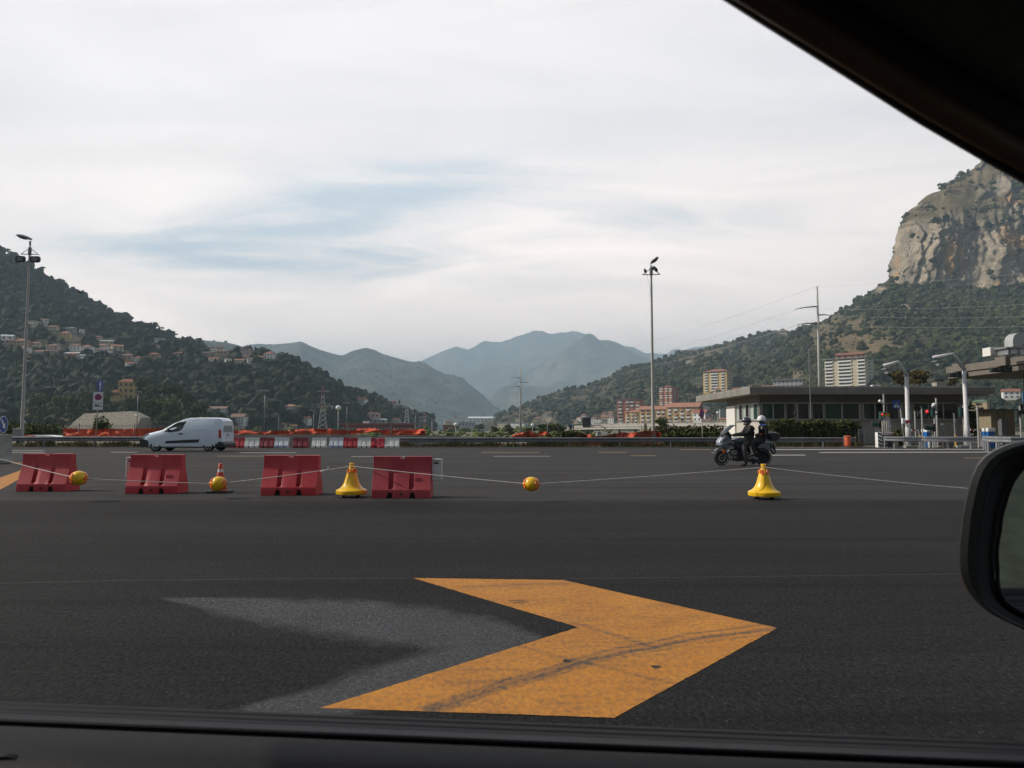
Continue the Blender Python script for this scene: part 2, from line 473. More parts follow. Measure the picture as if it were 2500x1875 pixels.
class Terrain:
    """a hill as a real sheet in space: control curves [(px, py, depth), ...] from foot to ridge, plus a back slope"""

    def __init__(self, name, curves, x0, x1, nx, rows, m, namp=6.0, nsc=0.01, dry=None, rock=None, dry0=0.0, ridge_amp=0.5, seed=0.0,
                 groove=0.0, zs=1.0):
        namp *= zs; nsc /= zs
        xs = np.linspace(x0, x1, nx)
        cs = []
        for c in curves:
            a = np.array(c, float)
            cs.append((np.interp(xs, a[:, 0], a[:, 1]), np.interp(xs, a[:, 0], a[:, 2]) * zs))
        pts = []
        tr = []
        for s in range(len(cs) - 1):
            n = rows[s]
            for j in range(n + (1 if s == len(cs) - 2 else 0)):
                pts.append((s, j / n)); tr.append(s + j / n)
        nr = len(pts)
        P = np.zeros((nx, nr + 2, 3))
        cu = [[at(xs[i], c[0][i], c[1][i]) for i in range(nx)] for c in cs]
        dryA = np.zeros((nx, nr + 2)); rockA = np.zeros((nx, nr + 2))
        for i in range(nx):
            for j, (s, t) in enumerate(pts):
                a, b = cu[s][i], cu[s + 1][i]
                p = a.lerp(b, t)
                if t > 0 or s > 0:
                    w = namp * (1 if j < nr - 1 else ridge_amp) * min(1.0, j / 4.0)
                    q = p * nsc
                    d = fbm(q.x + seed, q.y, q.z, 6)
                    p = p + Vector((0, -d * w * 0.8, d * w * 0.55))
                    rk = rock(s, t, xs[i], p) if rock else 0.0
                    if rk > .2 and groove and s != 2 and t * 3.2 > .0 and s < 2:
                        p = p + Vector((0, -1, .5)) * rk * (3 + 9 * abs(fbm(p.x * .05, p.z * .05, 2.0, 5)))
                    elif rk > 0 and groove:
                        g1 = fbm(xs[i] * 0.06 + seed + .6 * fbm(xs[i] * .02, p.z * .03, 1.0, 3), p.z * 0.015, 3.0, 8)
                        g2 = fbm(xs[i] * 0.011 + seed, p.z * 0.004, 9.0, 3)
                        p = p + Vector((0.25, -1, 0)) * (g1 * groove * 1.15 - abs(fbm(xs[i] * .09, p.z * .045, 5.0, 6)) * groove * .75 + fbm(xs[i] * .22, p.z * .11, 8.0, 4) * groove * .28 + g2 * groove * 1.9) * rk
                    rockA[i, j] = rk
                P[i, j] = p
                pr = self.project(p)
                dv = dry0
                for (gx, gy, rx, ry, a_) in dry or ():
                    dv += a_ * math.exp(-((pr[0] - gx) / rx) ** 2 - ((pr[1] - gy) / ry) ** 2)
                dryA[i, j] = min(1, dv)
            r = Vector(P[i, nr - 1])
            dd = Vector((r.x, r.y, 0)).normalized()
            P[i, nr] = r + dd * r.y * 0.12 - Vector((0, 0, (r.z) * 0.25))
            P[i, nr + 1] = r + dd * r.y * 0.35 - Vector((0, 0, r.z + 3))
        self.P, self.xs, self.nr, self.nx, self.dry, self.rock = P, xs, nr, nx, dryA, rockA
        skirt = P[:, :1].copy(); skirt[:, :, 2] = -1.0; skirt[:, :, 1] -= 2.0
        pj = P[:, :nr].reshape(-1, 3)
        self.py = np.array([self.project(Vector(p))[1] for p in pj]).reshape(nx, nr)
        m_ = nr + 3
        P = np.concatenate([skirt, P], 1); dryA = np.concatenate([dryA[:, :1], dryA], 1); rockA = np.concatenate([rockA[:, :1], rockA], 1)
        idx = np.arange(nx * m_).reshape(nx, m_)
        f = np.stack([idx[:-1, :-1], idx[1:, :-1], idx[1:, 1:], idx[:-1, 1:]], -1).reshape(-1, 4)
        self.o = raw_mesh(name, P.reshape(-1, 3), f, m, {'dry': dryA.ravel(), 'rock': rockA.ravel()}, smooth=True)
        tag(self.o, kind='structure')

    @staticmethod
    def project(p):
        v = p - Vector((0, 0, HC))
        f = v.y * math.cos(TH) + v.z * math.sin(TH)
        u = -v.y * math.sin(TH) + v.z * math.cos(TH)
        return CX + FPX * v.x / f, CY - FPX * u / f

    def surf(self, px, py):
        i = int(round((px - self.xs[0]) / (self.xs[1] - self.xs[0])))
        i = max(0, min(self.nx - 1, i))
        col = self.py[i]
        for j in range(self.nr - 1):
            if col[j] >= py >= col[j + 1]:
                t = (col[j] - py) / max(1e-6, col[j] - col[j + 1])
                p = Vector(self.P[i, j]).lerp(Vector(self.P[i, j + 1]), t)
                return at(px, py, p.y)
        j = 0 if py > col[0] else self.nr - 1
        return at(px, py, self.P[i, j][1])

    def scatter(self, n, clear=(), dens=None, vis=True):
        """n random points on the sheet, even in the picture, thinned on dry ground and rock"""
        P = self.P[:, :self.nr]
        h = np.maximum(0.0, self.py[:-1, :-1] - self.py[:-1, 1:])
        w = h * np.maximum(0.02, 1 - 0.85 * self.dry[:-1, :self.nr - 1]) * (1 - 0.97 * self.rock[:-1, :self.nr - 1])
        xs = self.xs[:-1]
        w = w * ((xs > -60) & (xs < 2560))[:, None]
        for (cx, cy, rx, ry, k) in clear:
            m = (np.abs(xs - cx)[:, None] < rx) & (np.abs(self.py[:-1, :-1] - cy) < ry)
            w = np.where(m, w * k, w)
        w = w.ravel() / w.sum()
        rng = np.random.default_rng(11)
        c = rng.choice(len(w), n, p=w)
        i, j = c // (self.nr - 1), c % (self.nr - 1)
        a, b = rng.random((n, 1)), rng.random((n, 1))
        p = (P[i, j] * (1 - a) + P[i + 1, j] * a) * (1 - b) + (P[i, j + 1] * (1 - a) + P[i + 1, j + 1] * a) * b
        keep = np.ones(n, bool)
        pr = np.array([self.project(Vector(q)) for q in p])
        for a, b_, t_, f_, Y in HOUSES:
            keep &= ~((pr[:, 0] > a - 8) & (pr[:, 0] < b_ + 8) & (pr[:, 1] > t_ - 3) & (pr[:, 1] < f_ + 12) & (p[:, 1] < Y + 14))
        return p[keep]


def crown_templates(k=14, sub=1):
    out = []
    for s in range(k):
        bm = bmesh.new()
        bmesh.ops.create_icosphere(bm, subdivisions=sub + 1, radius=1.0)
        rs = random.random() * 50
        vs = []
        for v in bm.verts:
            d = v.co.normalized()
            r = 0.85 + 0.55 * noise.noise(d * 1.7 + Vector((rs, 0, 0))) + 0.40 * noise.noise(d * 4.1 + Vector((0, rs, 0)))
            vs.append(d * r)
        fs = [[v.index for v in f.verts] for f in bm.faces]
        bm.free()
        out.append((np.array(vs), np.array(fs)))
    return out


CT = crown_templates()


def forest(name, pts, rmin, rmax, m, label=None, sq=0.85, kind='stuff', tall=0.0):
    vs, fs, ts = [], [], []
    o = 0
    for p in pts:
        v, f = CT[random.randrange(len(CT))]
        r = rmin + (rmax - rmin) * random.random() ** 2.4
        a = random.random() * 6.28
        ca, sa = math.cos(a), math.sin(a)
        q = v * np.array([r, r, r * (sq + tall * random.random())])
        q = np.stack([q[:, 0] * ca - q[:, 1] * sa, q[:, 0] * sa + q[:, 1] * ca, q[:, 2]], 1)
        vs.append(q + p + np.array([0, 0, r * 0.35])); fs.append(f + o); o += len(v)
        ts.append(np.full(len(v), random.gauss(0.5, 0.24) + .55 * fbm(p[0] * .009, p[1] * .009, p[2] * .012, 3)))
    ob = raw_mesh(name, np.concatenate(vs), np.concatenate(fs), m, {'tint': np.concatenate(ts)}, smooth=False)
    return tag(ob, label, 'trees', kind=kind)


def lerp_curve(c, dy=0, Y=None):
    return [(p[0], p[1] + dy, Y if Y else p[2]) for p in c]


# ground and asphalt
GROUND = mat('dry_ground', (0.17, 0.14, 0.09), 0.95, col2=(0.055, 0.062, 0.03), scale=0.25, bump=0.4)
g = MB(); g.poly([(-3300, -380, -0.06), (3300, -380, -0.06), (3300, 12600, -0.06), (-3300, 12600, -0.06)])
tag(g.build('ground', GROUND), kind='structure')


def asphalt_mat():
    m = bpy.data.materials.new('asphalt'); m.use_nodes = True
    nt = m.node_tree; b = nt.nodes['Principled BSDF']; N, L = nt.nodes.new, nt.links.new
    tc = N('ShaderNodeTexCoord')

    def nz(s, d, r=0.6, st=None):
        v = tc.outputs['Object']
        if st:
            mp = N('ShaderNodeMapping'); L(v, mp.inputs[0]); mp.inputs['Scale'].default_value = st; v = mp.outputs[0]
        n = N('ShaderNodeTexNoise'); L(v, n.inputs['Vector']); n.inputs['Scale'].default_value = s
        n.inputs['Detail'].default_value = d; n.inputs['Roughness'].default_value = r
        return n.outputs['Fac']

    def rng(x, a, b_, c, d):
        q = N('ShaderNodeMapRange'); L(x, q.inputs[0])
        for i, v in enumerate((a, b_, c, d)): q.inputs[i + 1].default_value = v
        return q.outputs[0]

    def mul(a, b_):
        q = N('ShaderNodeMath'); q.operation = 'MULTIPLY'
        for i, v in enumerate((a, b_)):
            if isinstance(v, float): q.inputs[i].default_value = v
            else: L(v, q.inputs[i])
        return q.outputs[0]
    sep = N('ShaderNodeSeparateXYZ'); L(tc.outputs['Object'], sep.inputs[0])
    # the newer, darker layer ends on a ragged seam at y = 11.9
    wob = N('ShaderNodeMath'); wob.operation = 'MULTIPLY_ADD'; L(nz(1.3, 4), wob.inputs[0]); wob.inputs[1].default_value = 0.5; L(sep.outputs[1], wob.inputs[2])
    far = rng(wob.outputs[0], 11.9, 12.25, 0.0, 1.0)
    age = N('ShaderNodeMix'); age.data_type = 'RGBA'; L(far, age.inputs['Factor'])
    age.inputs[6].default_value = (0.0164, 0.0160, 0.0162, 1); age.inputs[7].default_value = (0.0365, 0.0350, 0.0345, 1)
    big = rng(nz(0.5, 5, 0.6, (0.25, 1.6, 1)), 0.3, 0.7, 0.68, 1.30)
    mid = rng(nz(6.0, 4), 0.3, 0.7, 0.88, 1.12)
    grain = mul(rng(nz(75.0, 3, 0.7), 0.32, 0.72, 0.4, 1.75), rng(nz(46.0, 5, 0.8, (1, 0.5, 1)), 0.38, 0.64, 0.35, 1.85))
    # long faint tyre streaks along x
    strk = rng(nz(1.0, 3, 0.5, (0.04, 3.2, 1)), 0.54, 0.68, 1.04, 0.72)
    sc = N('ShaderNodeVectorMath'); sc.operation = 'SCALE'; L(age.outputs[2], sc.inputs[0])
    L(mul(mul(mul(big, mid), grain), strk), sc.inputs['Scale'])
    # pale stone chips
    vo = N('ShaderNodeTexVoronoi'); L(tc.outputs['Object'], vo.inputs['Vector']); vo.inputs['Scale'].default_value = 60.0
    chip = N('ShaderNodeMath'); chip.operation = 'LESS_THAN'; L(vo.outputs['Distance'], chip.inputs[0]); chip.inputs[1].default_value = 0.16
    pk = N('ShaderNodeMath'); pk.operation = 'GREATER_THAN'
    sc2 = N('ShaderNodeSeparateColor'); L(vo.outputs['Color'], sc2.inputs[0]); L(sc2.outputs[0], pk.inputs[0]); pk.inputs[1].default_value = 0.95
    mx = N('ShaderNodeMix'); mx.data_type = 'RGBA'; L(mul(chip.outputs[0], pk.outputs[0]), mx.inputs['Factor'])
    L(sc.outputs[0], mx.inputs[6]); mx.inputs[7].default_value = (0.22, 0.21, 0.19, 1)
    L(mx.outputs[2], b.inputs['Base Color'])
    b.inputs['Roughness'].default_value = 0.9; b.inputs['Specular IOR Level'].default_value = 0.14
    bp = N('ShaderNodeBump'); bp.inputs['Strength'].default_value = 1.0; bp.inputs['Distance'].default_value = 0.012
    L(nz(40.0, 6, 0.75), bp.inputs['Height']); L(bp.outputs[0], b.inputs['Normal'])
    return m


a = MB(); a.poly([(-120, -60, 0), (160, -60, 0), (160, 48.2, 0), (-120, 48.2, 0)])
tag(a.build('road', asphalt_mat()), kind='structure')


def paint_mat(name, c1, c2, streaks=(), wear=0.5, alpha=None):
    """worn road paint; streaks = tyre marks as (p0, p1, half width, strength) on the ground"""
    m = bpy.data.materials.new(name); m.use_nodes = True
    nt = m.node_tree; b = nt.nodes['Principled BSDF']; N, L = nt.nodes.new, nt.links.new
    b.inputs['Roughness'].default_value = 0.75; b.inputs['Specular IOR Level'].default_value = 0.3
    tc = N('ShaderNodeTexCoord')

    def mth(op, a, b_=None, cl=False):
        q = N('ShaderNodeMath'); q.operation = op; q.use_clamp = cl
        for i, v in enumerate((a, b_)):
            if v is None: continue
            if isinstance(v, (int, float)): q.inputs[i].default_value = v
            else: L(v, q.inputs[i])
        return q.outputs[0]

    def nz(s, d, st=(1, 1, 1), r=0.6):
        mp = N('ShaderNodeMapping'); L(tc.outputs['Object'], mp.inputs[0]); mp.inputs['Scale'].default_value = st
        n = N('ShaderNodeTexNoise'); L(mp.outputs[0], n.inputs['Vector']); n.inputs['Scale'].default_value = s
        n.inputs['Detail'].default_value = d; n.inputs['Roughness'].default_value = r
        return n.outputs['Fac']

    def rng(x, a, b_, c, d):
        q = N('ShaderNodeMapRange'); L(x, q.inputs[0])
        for i, v in enumerate((a, b_, c, d)): q.inputs[i + 1].default_value = v
        return q.outputs[0]
    w = rng(nz(38.0, 5, (1, .6, 1), r=0.78), 0.38, 0.58, 1.0, 0.0)                     # pits between the stones
    w2 = rng(nz(2.2, 5, (0.5, 1.6, 1)), 0.42, 0.72, 0.0, 1.0)              # larger worn patches
    dirt = mth('ADD', mth('MULTIPLY', w, 0.55 * wear), mth('MULTIPLY', mth('MULTIPLY', w2, rng(nz(16, 4, (0.3, 1.5, 1)), 0.4, 0.6, 0, 1)), 0.5 * wear))
    sep = N('ShaderNodeSeparateXYZ'); L(tc.outputs['Object'], sep.inputs[0])
    wob = mth('MULTIPLY', mth('SUBTRACT', nz(1.1, 2), 0.5), 0.10)
    for (p0, p1, hw, st) in streaks:
        d = (Vector(p1) - Vector(p0)); d.z = 0; ln = d.length; d /= ln
        nx_, ny_ = -d.y, d.x
        dist = mth('ADD', mth('MULTIPLY', mth('SUBTRACT', sep.outputs[0], p0[0]), nx_), mth('MULTIPLY', mth('SUBTRACT', sep.outputs[1], p0[1]), ny_))
        dist = mth('ABSOLUTE', mth('ADD', dist, wob))
        k = rng(dist, hw * 0.2, hw * 1.3, 1.0, 0.0)
        along = mth('ADD', mth('MULTIPLY', mth('SUBTRACT', sep.outputs[0], p0[0]), d.x), mth('MULTIPLY', mth('SUBTRACT', sep.outputs[1], p0[1]), d.y))
        k = mth('MULTIPLY', k, mth('MULTIPLY', rng(along, -0.04, 0.04, 0, 1), rng(along, ln - 0.04, ln + 0.04, 1, 0)))
        dirt = mth('ADD', dirt, mth('MULTIPLY', mth('MULTIPLY', k, st), rng(nz(34, 3), 0.3, 0.6, 0.65, 1.0)))
    dirt = mth('MINIMUM', dirt, 0.92)
    mx = N('ShaderNodeMix'); mx.data_type = 'RGBA'; L(dirt, mx.inputs['Factor'])
    tone = N('ShaderNodeMix'); tone.data_type = 'RGBA'; L(rng(nz(3.0, 4), 0.3, 0.7, 0, 1), tone.inputs['Factor'])
    tone.inputs[6].default_value = (*c1, 1); tone.inputs[7].default_value = (*c2, 1)
    L(tone.outputs[2], mx.inputs[6]); mx.inputs[7].default_value = (0.05, 0.045, 0.04, 1)
    L(mx.outputs[2], b.inputs['Base Color'])
    bp = N('ShaderNodeBump'); bp.inputs['Strength'].default_value = 0.7; bp.inputs['Distance'].default_value = 0.005
    L(nz(85.0, 4, r=0.7), bp.inputs['Height']); L(bp.outputs[0], b.inputs['Normal'])
    if alpha:
        e = N('ShaderNodeAttribute'); e.attribute_name = 'edge'
        L(mth('MULTIPLY', rng(mth('ADD', e.outputs['Fac'], mth('MULTIPLY', mth('SUBTRACT', nz(5, 5), 0.5), 1.1)), 0.15, 0.75, 0.0, 1.0),
              mth('MULTIPLY', rng(nz(45.0, 4, r=0.7), 0.38, 0.6, 0.45, 1.0), alpha)), b.inputs['Alpha'])
    return m


TM = [(1030, 1741), (1240, 1671), (1470, 1606), (1680, 1562), (1900, 1534)]
ST = [(gnd(a[0], a[1] + o), gnd(b[0], b[1] + o), w, k) for o, w, k in ((0, .034, .62), (-13, .022, .42), (11, .018, .3)) for a, b in zip(TM, TM[1:])]
ST += [(gnd(1190, 1560), gnd(1640, 1672), .022, .3), (gnd(1400, 1521), gnd(1600, 1580), .03, .3), (gnd(1130, 1434), gnd(1400, 1424), .07, .28), (gnd(1080, 1668), gnd(1240, 1660), .05, .3)]
ORANGE_PAINT = paint_mat('orange_road_paint', (0.45, 0.172, 0.016), (0.54, 0.222, 0.028), ST, 0.8)
WHITE_PAINT = paint_mat('white_road_paint', (0.44, 0.43, 0.41), (0.54, 0.53, 0.50), (), 0.6)
YELLOW_PAINT = paint_mat('yellow_road_paint', (0.40, 0.28, 0.13), (0.46, 0.34, 0.2), (), 0.6)
GREY_PATCH = paint_mat('scraped_paint', (0.092, 0.095, 0.103), (0.070, 0.073, 0.079), (), 0.4, alpha=0.8)


def mark(name, pix, m, z=0.004, rough=0.0):
    pts = [gnd(px, py, z) for px, py in pix]
    if rough:
        q = []
        for a, c in zip(pts, pts[1:] + pts[:1]):
            n = int((c - a).length / 0.025)
            q += [a.lerp(c, i / n) + Vector((random.gauss(0, rough), random.gauss(0, rough), 0)) for i in range(n)]
        pts = q
    b = MB(); b.poly(pts)
    o = b.build(name, m)
    bm = bmesh.new(); bm.from_mesh(o.data); bmesh.ops.triangulate(bm, faces=bm.faces)
    for f in bm.faces:
        if f.normal.z < 0: f.normal_flip()
    bm.to_mesh(o.data); bm.free()
    return tag(o, kind='structure')


mark('road_marking_arrow', [(1008, 1411), (1375, 1416), (1898, 1533), (1500, 1752), (782, 1728), (1412, 1531)], ORANGE_PAINT, z=0.0018, rough=0.0014)


def patch(name, spine, m, z=0.0010):
    """a worn patch: spine = (px, py, half width in metres); 'edge' falls off to its rim"""
    vs, ed = [], []
    pts = [(gnd(px, py, z), w) for px, py, w in spine]
    for i, (p, w) in enumerate(pts):
        d = (pts[min(i + 1, len(pts) - 1)][0] - pts[max(0, i - 1)][0]); d.z = 0; d.normalize()
        n = Vector((-d.y, d.x, 0))
        for k in (-1, -0.6, -0.25, 0, 0.25, 0.6, 1):
            vs.append(p + n * w * k)
            ed.append(min(1, 1.6 * (1 - abs(k))) * min(1, i / 1.0, (len(pts) - 1 - i) / 1.0))
    f = []
    for i in range(len(pts) - 1):
        for k in range(6):
            f.append((i * 7 + k, i * 7 + k + 1, (i + 1) * 7 + k + 1, (i + 1) * 7 + k))
    return tag(raw_mesh(name, np.array([tuple(v) for v in vs]), np.array(f)[:, ::-1], m, {'edge': ed}), kind='structure')


patch('scraped_marking', [(370, 1461, .03), (440, 1464, .09), (520, 1470, .20), (640, 1483, .36), (800, 1497, .50), (960, 1518, .54), (1120, 1543, .46), (1260, 1563, .26), (1380, 1566, .05)], GREY_PATCH)
patch('scraped_marking', [(1330, 1556, .05), (1210, 1590, .26), (1090, 1625, .36), (960, 1668, .34), (820, 1706, .26), (660, 1738, .18), (500, 1754, .05)], GREY_PATCH, z=0.0014)

CHIP = mat('paint_chip', (0.022, 0.02, 0.018), 0.9, 0.4, 40)
for pts in ([(1372, 1613), (1380, 1608), (1390, 1611), (1397, 1612), (1392, 1617), (1380, 1617)], [(1588, 1625), (1600, 1624), (1616, 1626), (1610, 1630), (1601, 1632), (1592, 1629)], [(1240, 1466), (1280, 1465), (1282, 1466), (1242, 1467)], [(1252, 1470), (1290, 1469), (1292, 1470), (1254, 1471)]):
    mark('paint_chip', pts, CHIP, z=0.003)

# lane lines on the far carriageway: px from, px to, py from, py to, white or yellow
for x0, x1, y0, y1, w in [(1175, 1317, 1104.6, 1104.3, 0), (1205, 1343, 1114.0, 1113.7, 1), (1460, 1530, 1104.3, 1104.2, 0), (858, 1015, 1114.6, 1114.6, 1),
                          (530, 645, 1113.4, 1113.6, 0), (585, 723, 1105.2, 1105.2, 1), (270, 335, 1104.2, 1104.2, 1), (0, 108, 1100.6, 1100.4, 1), (14, 110, 1105.0, 1104.6, 1),
                          (1885, 1966, 1111.2, 1111.0, 1), (1737, 1746, 1104.8, 1104.8, 1), (1895, 2075, 1091.6, 1091.4, 1), (1888, 2400, 1097.4, 1096.8, 1),
                          (2000, 2420, 1104.6, 1103.6, 1), (2355, 2460, 1118.0, 1117.4, 0), (60, 62, 1117, 1117, 1), (1660, 1735, 1097.6, 1097.6, 0), (1540, 1600, 1112.6, 1112.5, 0)]:
    t = (0.75 if x0 > 1850 else 0.36) if w else 0.34
    mark('lane_marking', [(x0, y0 - t), (x1, y1 - t), (x1, y1 + t), (x0, y0 + t)], WHITE_PAINT if w else YELLOW_PAINT)
mark('edge_marking', [(-90, 1206), (-90, 1182), (0, 1166), (46, 1150), (72, 1136), (84, 1137), (66, 1158), (20, 1185), (0, 1195)], ORANGE_PAINT)
mark('edge_marking', [(22, 1128.5), (60, 1129.5), (62, 1133), (26, 1132)], ORANGE_PAINT)
# seams between the paving lanes
SEAM_M = paint_mat('pavement_seam', (0.036, 0.034, 0.032), (0.026, 0.025, 0.024), (), 0.9)
for pts, w in (([(-80, 1426), (300, 1417), (700, 1413), (1008, 1411)], .5), ([(1372, 1413.5), (1700, 1409), (2100, 1404), (2600, 1398)], .45)):
    mark('pavement_seam', [(x, y - w) for x, y in pts] + [(x, y + w) for x, y in pts[::-1]], SEAM_M, z=0.0012)
# a kerb of paler ground under the far rail
KERB = mat('gravel_edge', (0.20, 0.185, 0.165), 0.95, 0.4, 3.0)
k = MB(); k.box((0, 48.5, 0.0), (260, 0.6, 0.06)); tag(k.build('verge', KERB), kind='structure')

# ---- hills
LEFT = Terrain('hill', [
    [(-300, 1046, 400), (0, 1046, 400), (500, 1046, 440), (800, 1046, 520), (1060, 1046, 800)],
    [(-300, 920, 520), (0, 908, 540), (150, 897, 560), (300, 893, 580), (450, 895, 600), (560, 893, 610), (640, 889, 620), (735, 906, 640), (784, 933, 660), (841, 963, 690), (900, 985, 720), (1000, 1012, 800), (1060, 1030, 880)],
    [(-300, 830, 640), (0, 815, 660), (150, 815, 680), (300, 830, 700), (450, 856, 720), (560, 875, 720), (640, 876, 700), (735, 902, 680), (784, 930, 690), (841, 960, 720), (900, 975, 750), (1000, 1006, 820), (1060, 1026, 900)],
    [(-300, 470, 1000), (-60, 585, 960), (0, 611, 950), (29, 628, 950), (63, 649, 940), (118, 675, 940), (156, 694, 940), (199, 723, 930), (226, 739, 920), (260, 757, 910), (294, 772, 900), (339, 789, 890), (384, 806, 880), (434, 827, 870), (470, 836, 860), (500, 846, 850), (540, 859, 830), (580, 867, 800), (640, 866, 760), (678, 870, 740), (735, 898, 720), (784, 927, 720), (841, 957, 740), (873, 965, 800), (900, 964, 820), (950, 978, 850), (1000, 999, 900), (1060, 1022, 960)]],
    -300, 1060, 137, (12, 8, 16), HILL, namp=14, nsc=0.012, dry=[(150, 850, 160, 40, .35), (520, 875, 120, 20, .3), (930, 1000, 80, 15, .35)], dry0=0.02, ridge_amp=0.15)
KNOLL = Terrain('knoll', [
    [(40, 1047, 312), (600, 1047, 330)],
    [(40, 1046, 345), (150, 1034, 350), (270, 1026, 355), (340, 1026, 355), (420, 1030, 355), (470, 1034, 355), (520, 1040, 355), (600, 1046, 355)],
    [(40, 1045, 400), (120, 1015, 400), (190, 985, 400), (240, 974, 400), (340, 970, 400), (400, 975, 400), (450, 985, 400), (490, 1005, 400), (540, 1030, 400), (600, 1045, 400)]],
    40, 600, 57, (5, 5), HILL, namp=2, nsc=0.04, dry0=0.2)
MID1 = Terrain('hill', [
    [(380, 920, 1500), (760, 920, 1500)],
    [(380, 832, 1900), (415, 829, 1900), (470, 828, 1900), (520, 833, 1900), (554, 836, 1900), (580, 842, 1900), (616, 854, 1900), (680, 882, 1900), (760, 918, 1850)]],
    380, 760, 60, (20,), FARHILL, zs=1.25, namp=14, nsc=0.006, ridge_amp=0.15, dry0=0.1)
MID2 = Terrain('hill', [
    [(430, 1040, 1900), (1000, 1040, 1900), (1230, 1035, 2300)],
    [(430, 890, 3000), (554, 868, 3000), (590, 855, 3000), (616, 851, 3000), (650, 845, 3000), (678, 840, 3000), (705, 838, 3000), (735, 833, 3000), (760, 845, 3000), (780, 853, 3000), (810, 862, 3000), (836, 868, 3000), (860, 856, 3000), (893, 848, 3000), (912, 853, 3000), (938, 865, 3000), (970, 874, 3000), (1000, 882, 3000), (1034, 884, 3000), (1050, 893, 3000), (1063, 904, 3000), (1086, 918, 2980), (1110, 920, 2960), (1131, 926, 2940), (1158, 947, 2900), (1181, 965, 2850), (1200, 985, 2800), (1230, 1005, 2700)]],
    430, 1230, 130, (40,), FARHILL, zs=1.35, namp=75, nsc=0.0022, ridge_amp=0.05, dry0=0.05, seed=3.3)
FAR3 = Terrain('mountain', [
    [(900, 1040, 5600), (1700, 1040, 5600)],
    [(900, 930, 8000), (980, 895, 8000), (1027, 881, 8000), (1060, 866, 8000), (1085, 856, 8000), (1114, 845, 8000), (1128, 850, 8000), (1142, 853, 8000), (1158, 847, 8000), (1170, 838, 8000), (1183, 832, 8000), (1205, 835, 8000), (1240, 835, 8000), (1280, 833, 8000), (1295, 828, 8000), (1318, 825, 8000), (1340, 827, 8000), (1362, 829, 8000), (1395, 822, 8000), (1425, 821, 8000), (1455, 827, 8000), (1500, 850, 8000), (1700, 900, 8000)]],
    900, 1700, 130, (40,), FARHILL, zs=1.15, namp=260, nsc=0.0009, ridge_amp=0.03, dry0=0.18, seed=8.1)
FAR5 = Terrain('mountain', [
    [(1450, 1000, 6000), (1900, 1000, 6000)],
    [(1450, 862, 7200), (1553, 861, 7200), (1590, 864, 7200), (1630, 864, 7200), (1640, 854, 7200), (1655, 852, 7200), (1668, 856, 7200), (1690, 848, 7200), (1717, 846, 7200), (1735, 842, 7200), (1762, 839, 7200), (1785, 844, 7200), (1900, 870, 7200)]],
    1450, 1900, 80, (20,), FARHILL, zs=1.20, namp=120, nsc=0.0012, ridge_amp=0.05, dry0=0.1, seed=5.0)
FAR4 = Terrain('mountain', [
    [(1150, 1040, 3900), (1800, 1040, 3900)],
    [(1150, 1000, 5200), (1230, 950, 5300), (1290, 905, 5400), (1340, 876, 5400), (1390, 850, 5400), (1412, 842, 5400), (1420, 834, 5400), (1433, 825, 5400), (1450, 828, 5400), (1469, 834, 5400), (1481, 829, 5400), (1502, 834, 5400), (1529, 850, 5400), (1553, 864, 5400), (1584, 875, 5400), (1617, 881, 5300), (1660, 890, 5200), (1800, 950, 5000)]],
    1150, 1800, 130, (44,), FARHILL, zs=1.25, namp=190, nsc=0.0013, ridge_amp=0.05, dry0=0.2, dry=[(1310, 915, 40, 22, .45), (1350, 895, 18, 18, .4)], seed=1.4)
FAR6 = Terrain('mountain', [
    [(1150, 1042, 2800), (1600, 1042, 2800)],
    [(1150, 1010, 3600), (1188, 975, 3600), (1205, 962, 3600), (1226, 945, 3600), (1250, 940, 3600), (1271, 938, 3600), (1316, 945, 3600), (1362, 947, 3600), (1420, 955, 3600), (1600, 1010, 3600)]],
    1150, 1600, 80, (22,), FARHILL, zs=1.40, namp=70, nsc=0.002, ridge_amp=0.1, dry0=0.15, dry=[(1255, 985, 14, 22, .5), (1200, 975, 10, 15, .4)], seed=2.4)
RIGHT = Terrain('hill', [
    [(1180, 1046, 1150), (1400, 1044, 950), (1600, 1044, 800), (1800, 1044, 700), (2100, 1044, 640)],
    [(1180, 1043, 1250), (1300, 1018, 1150), (1400, 1008, 1080), (1500, 990, 1000), (1600, 975, 930), (1700, 950, 880), (1800, 935, 840), (2100, 930, 800)],
    [(1180, 1036, 1500), (1199, 1030, 1500), (1217, 1011, 1500), (1260, 996, 1500), (1305, 979, 1500), (1362, 959, 1500), (1384, 953, 1500), (1430, 947, 1500), (1452, 936, 1480), (1480, 924, 1470), (1499, 911, 1460), (1520, 899, 1450), (1536, 892, 1450), (1560, 887, 1460), (1611, 886, 1500), (1641, 874, 1540), (1683, 859, 1600), (1731, 845, 1640), (1786, 838, 1660), (1822, 830, 1660), (1852, 823, 1660), (1882, 815, 1650), (1912, 811, 1640), (1936, 811, 1630), (1957, 803, 1620), (1973, 795, 1600), (2100, 760, 1600)]],
    1180, 2100, 150, (10, 24), HILL, namp=22, nsc=0.009, ridge_amp=0.12, dry0=0.2,
    dry=[(1740, 870, 130, 26, .45), (1280, 1005, 70, 22, .4), (1400, 965, 50, 14, .35), (1560, 960, 25, 20, .3), (1700, 965, 60, 14, .45), (1960, 920, 50, 30, .35)], seed=4.4)


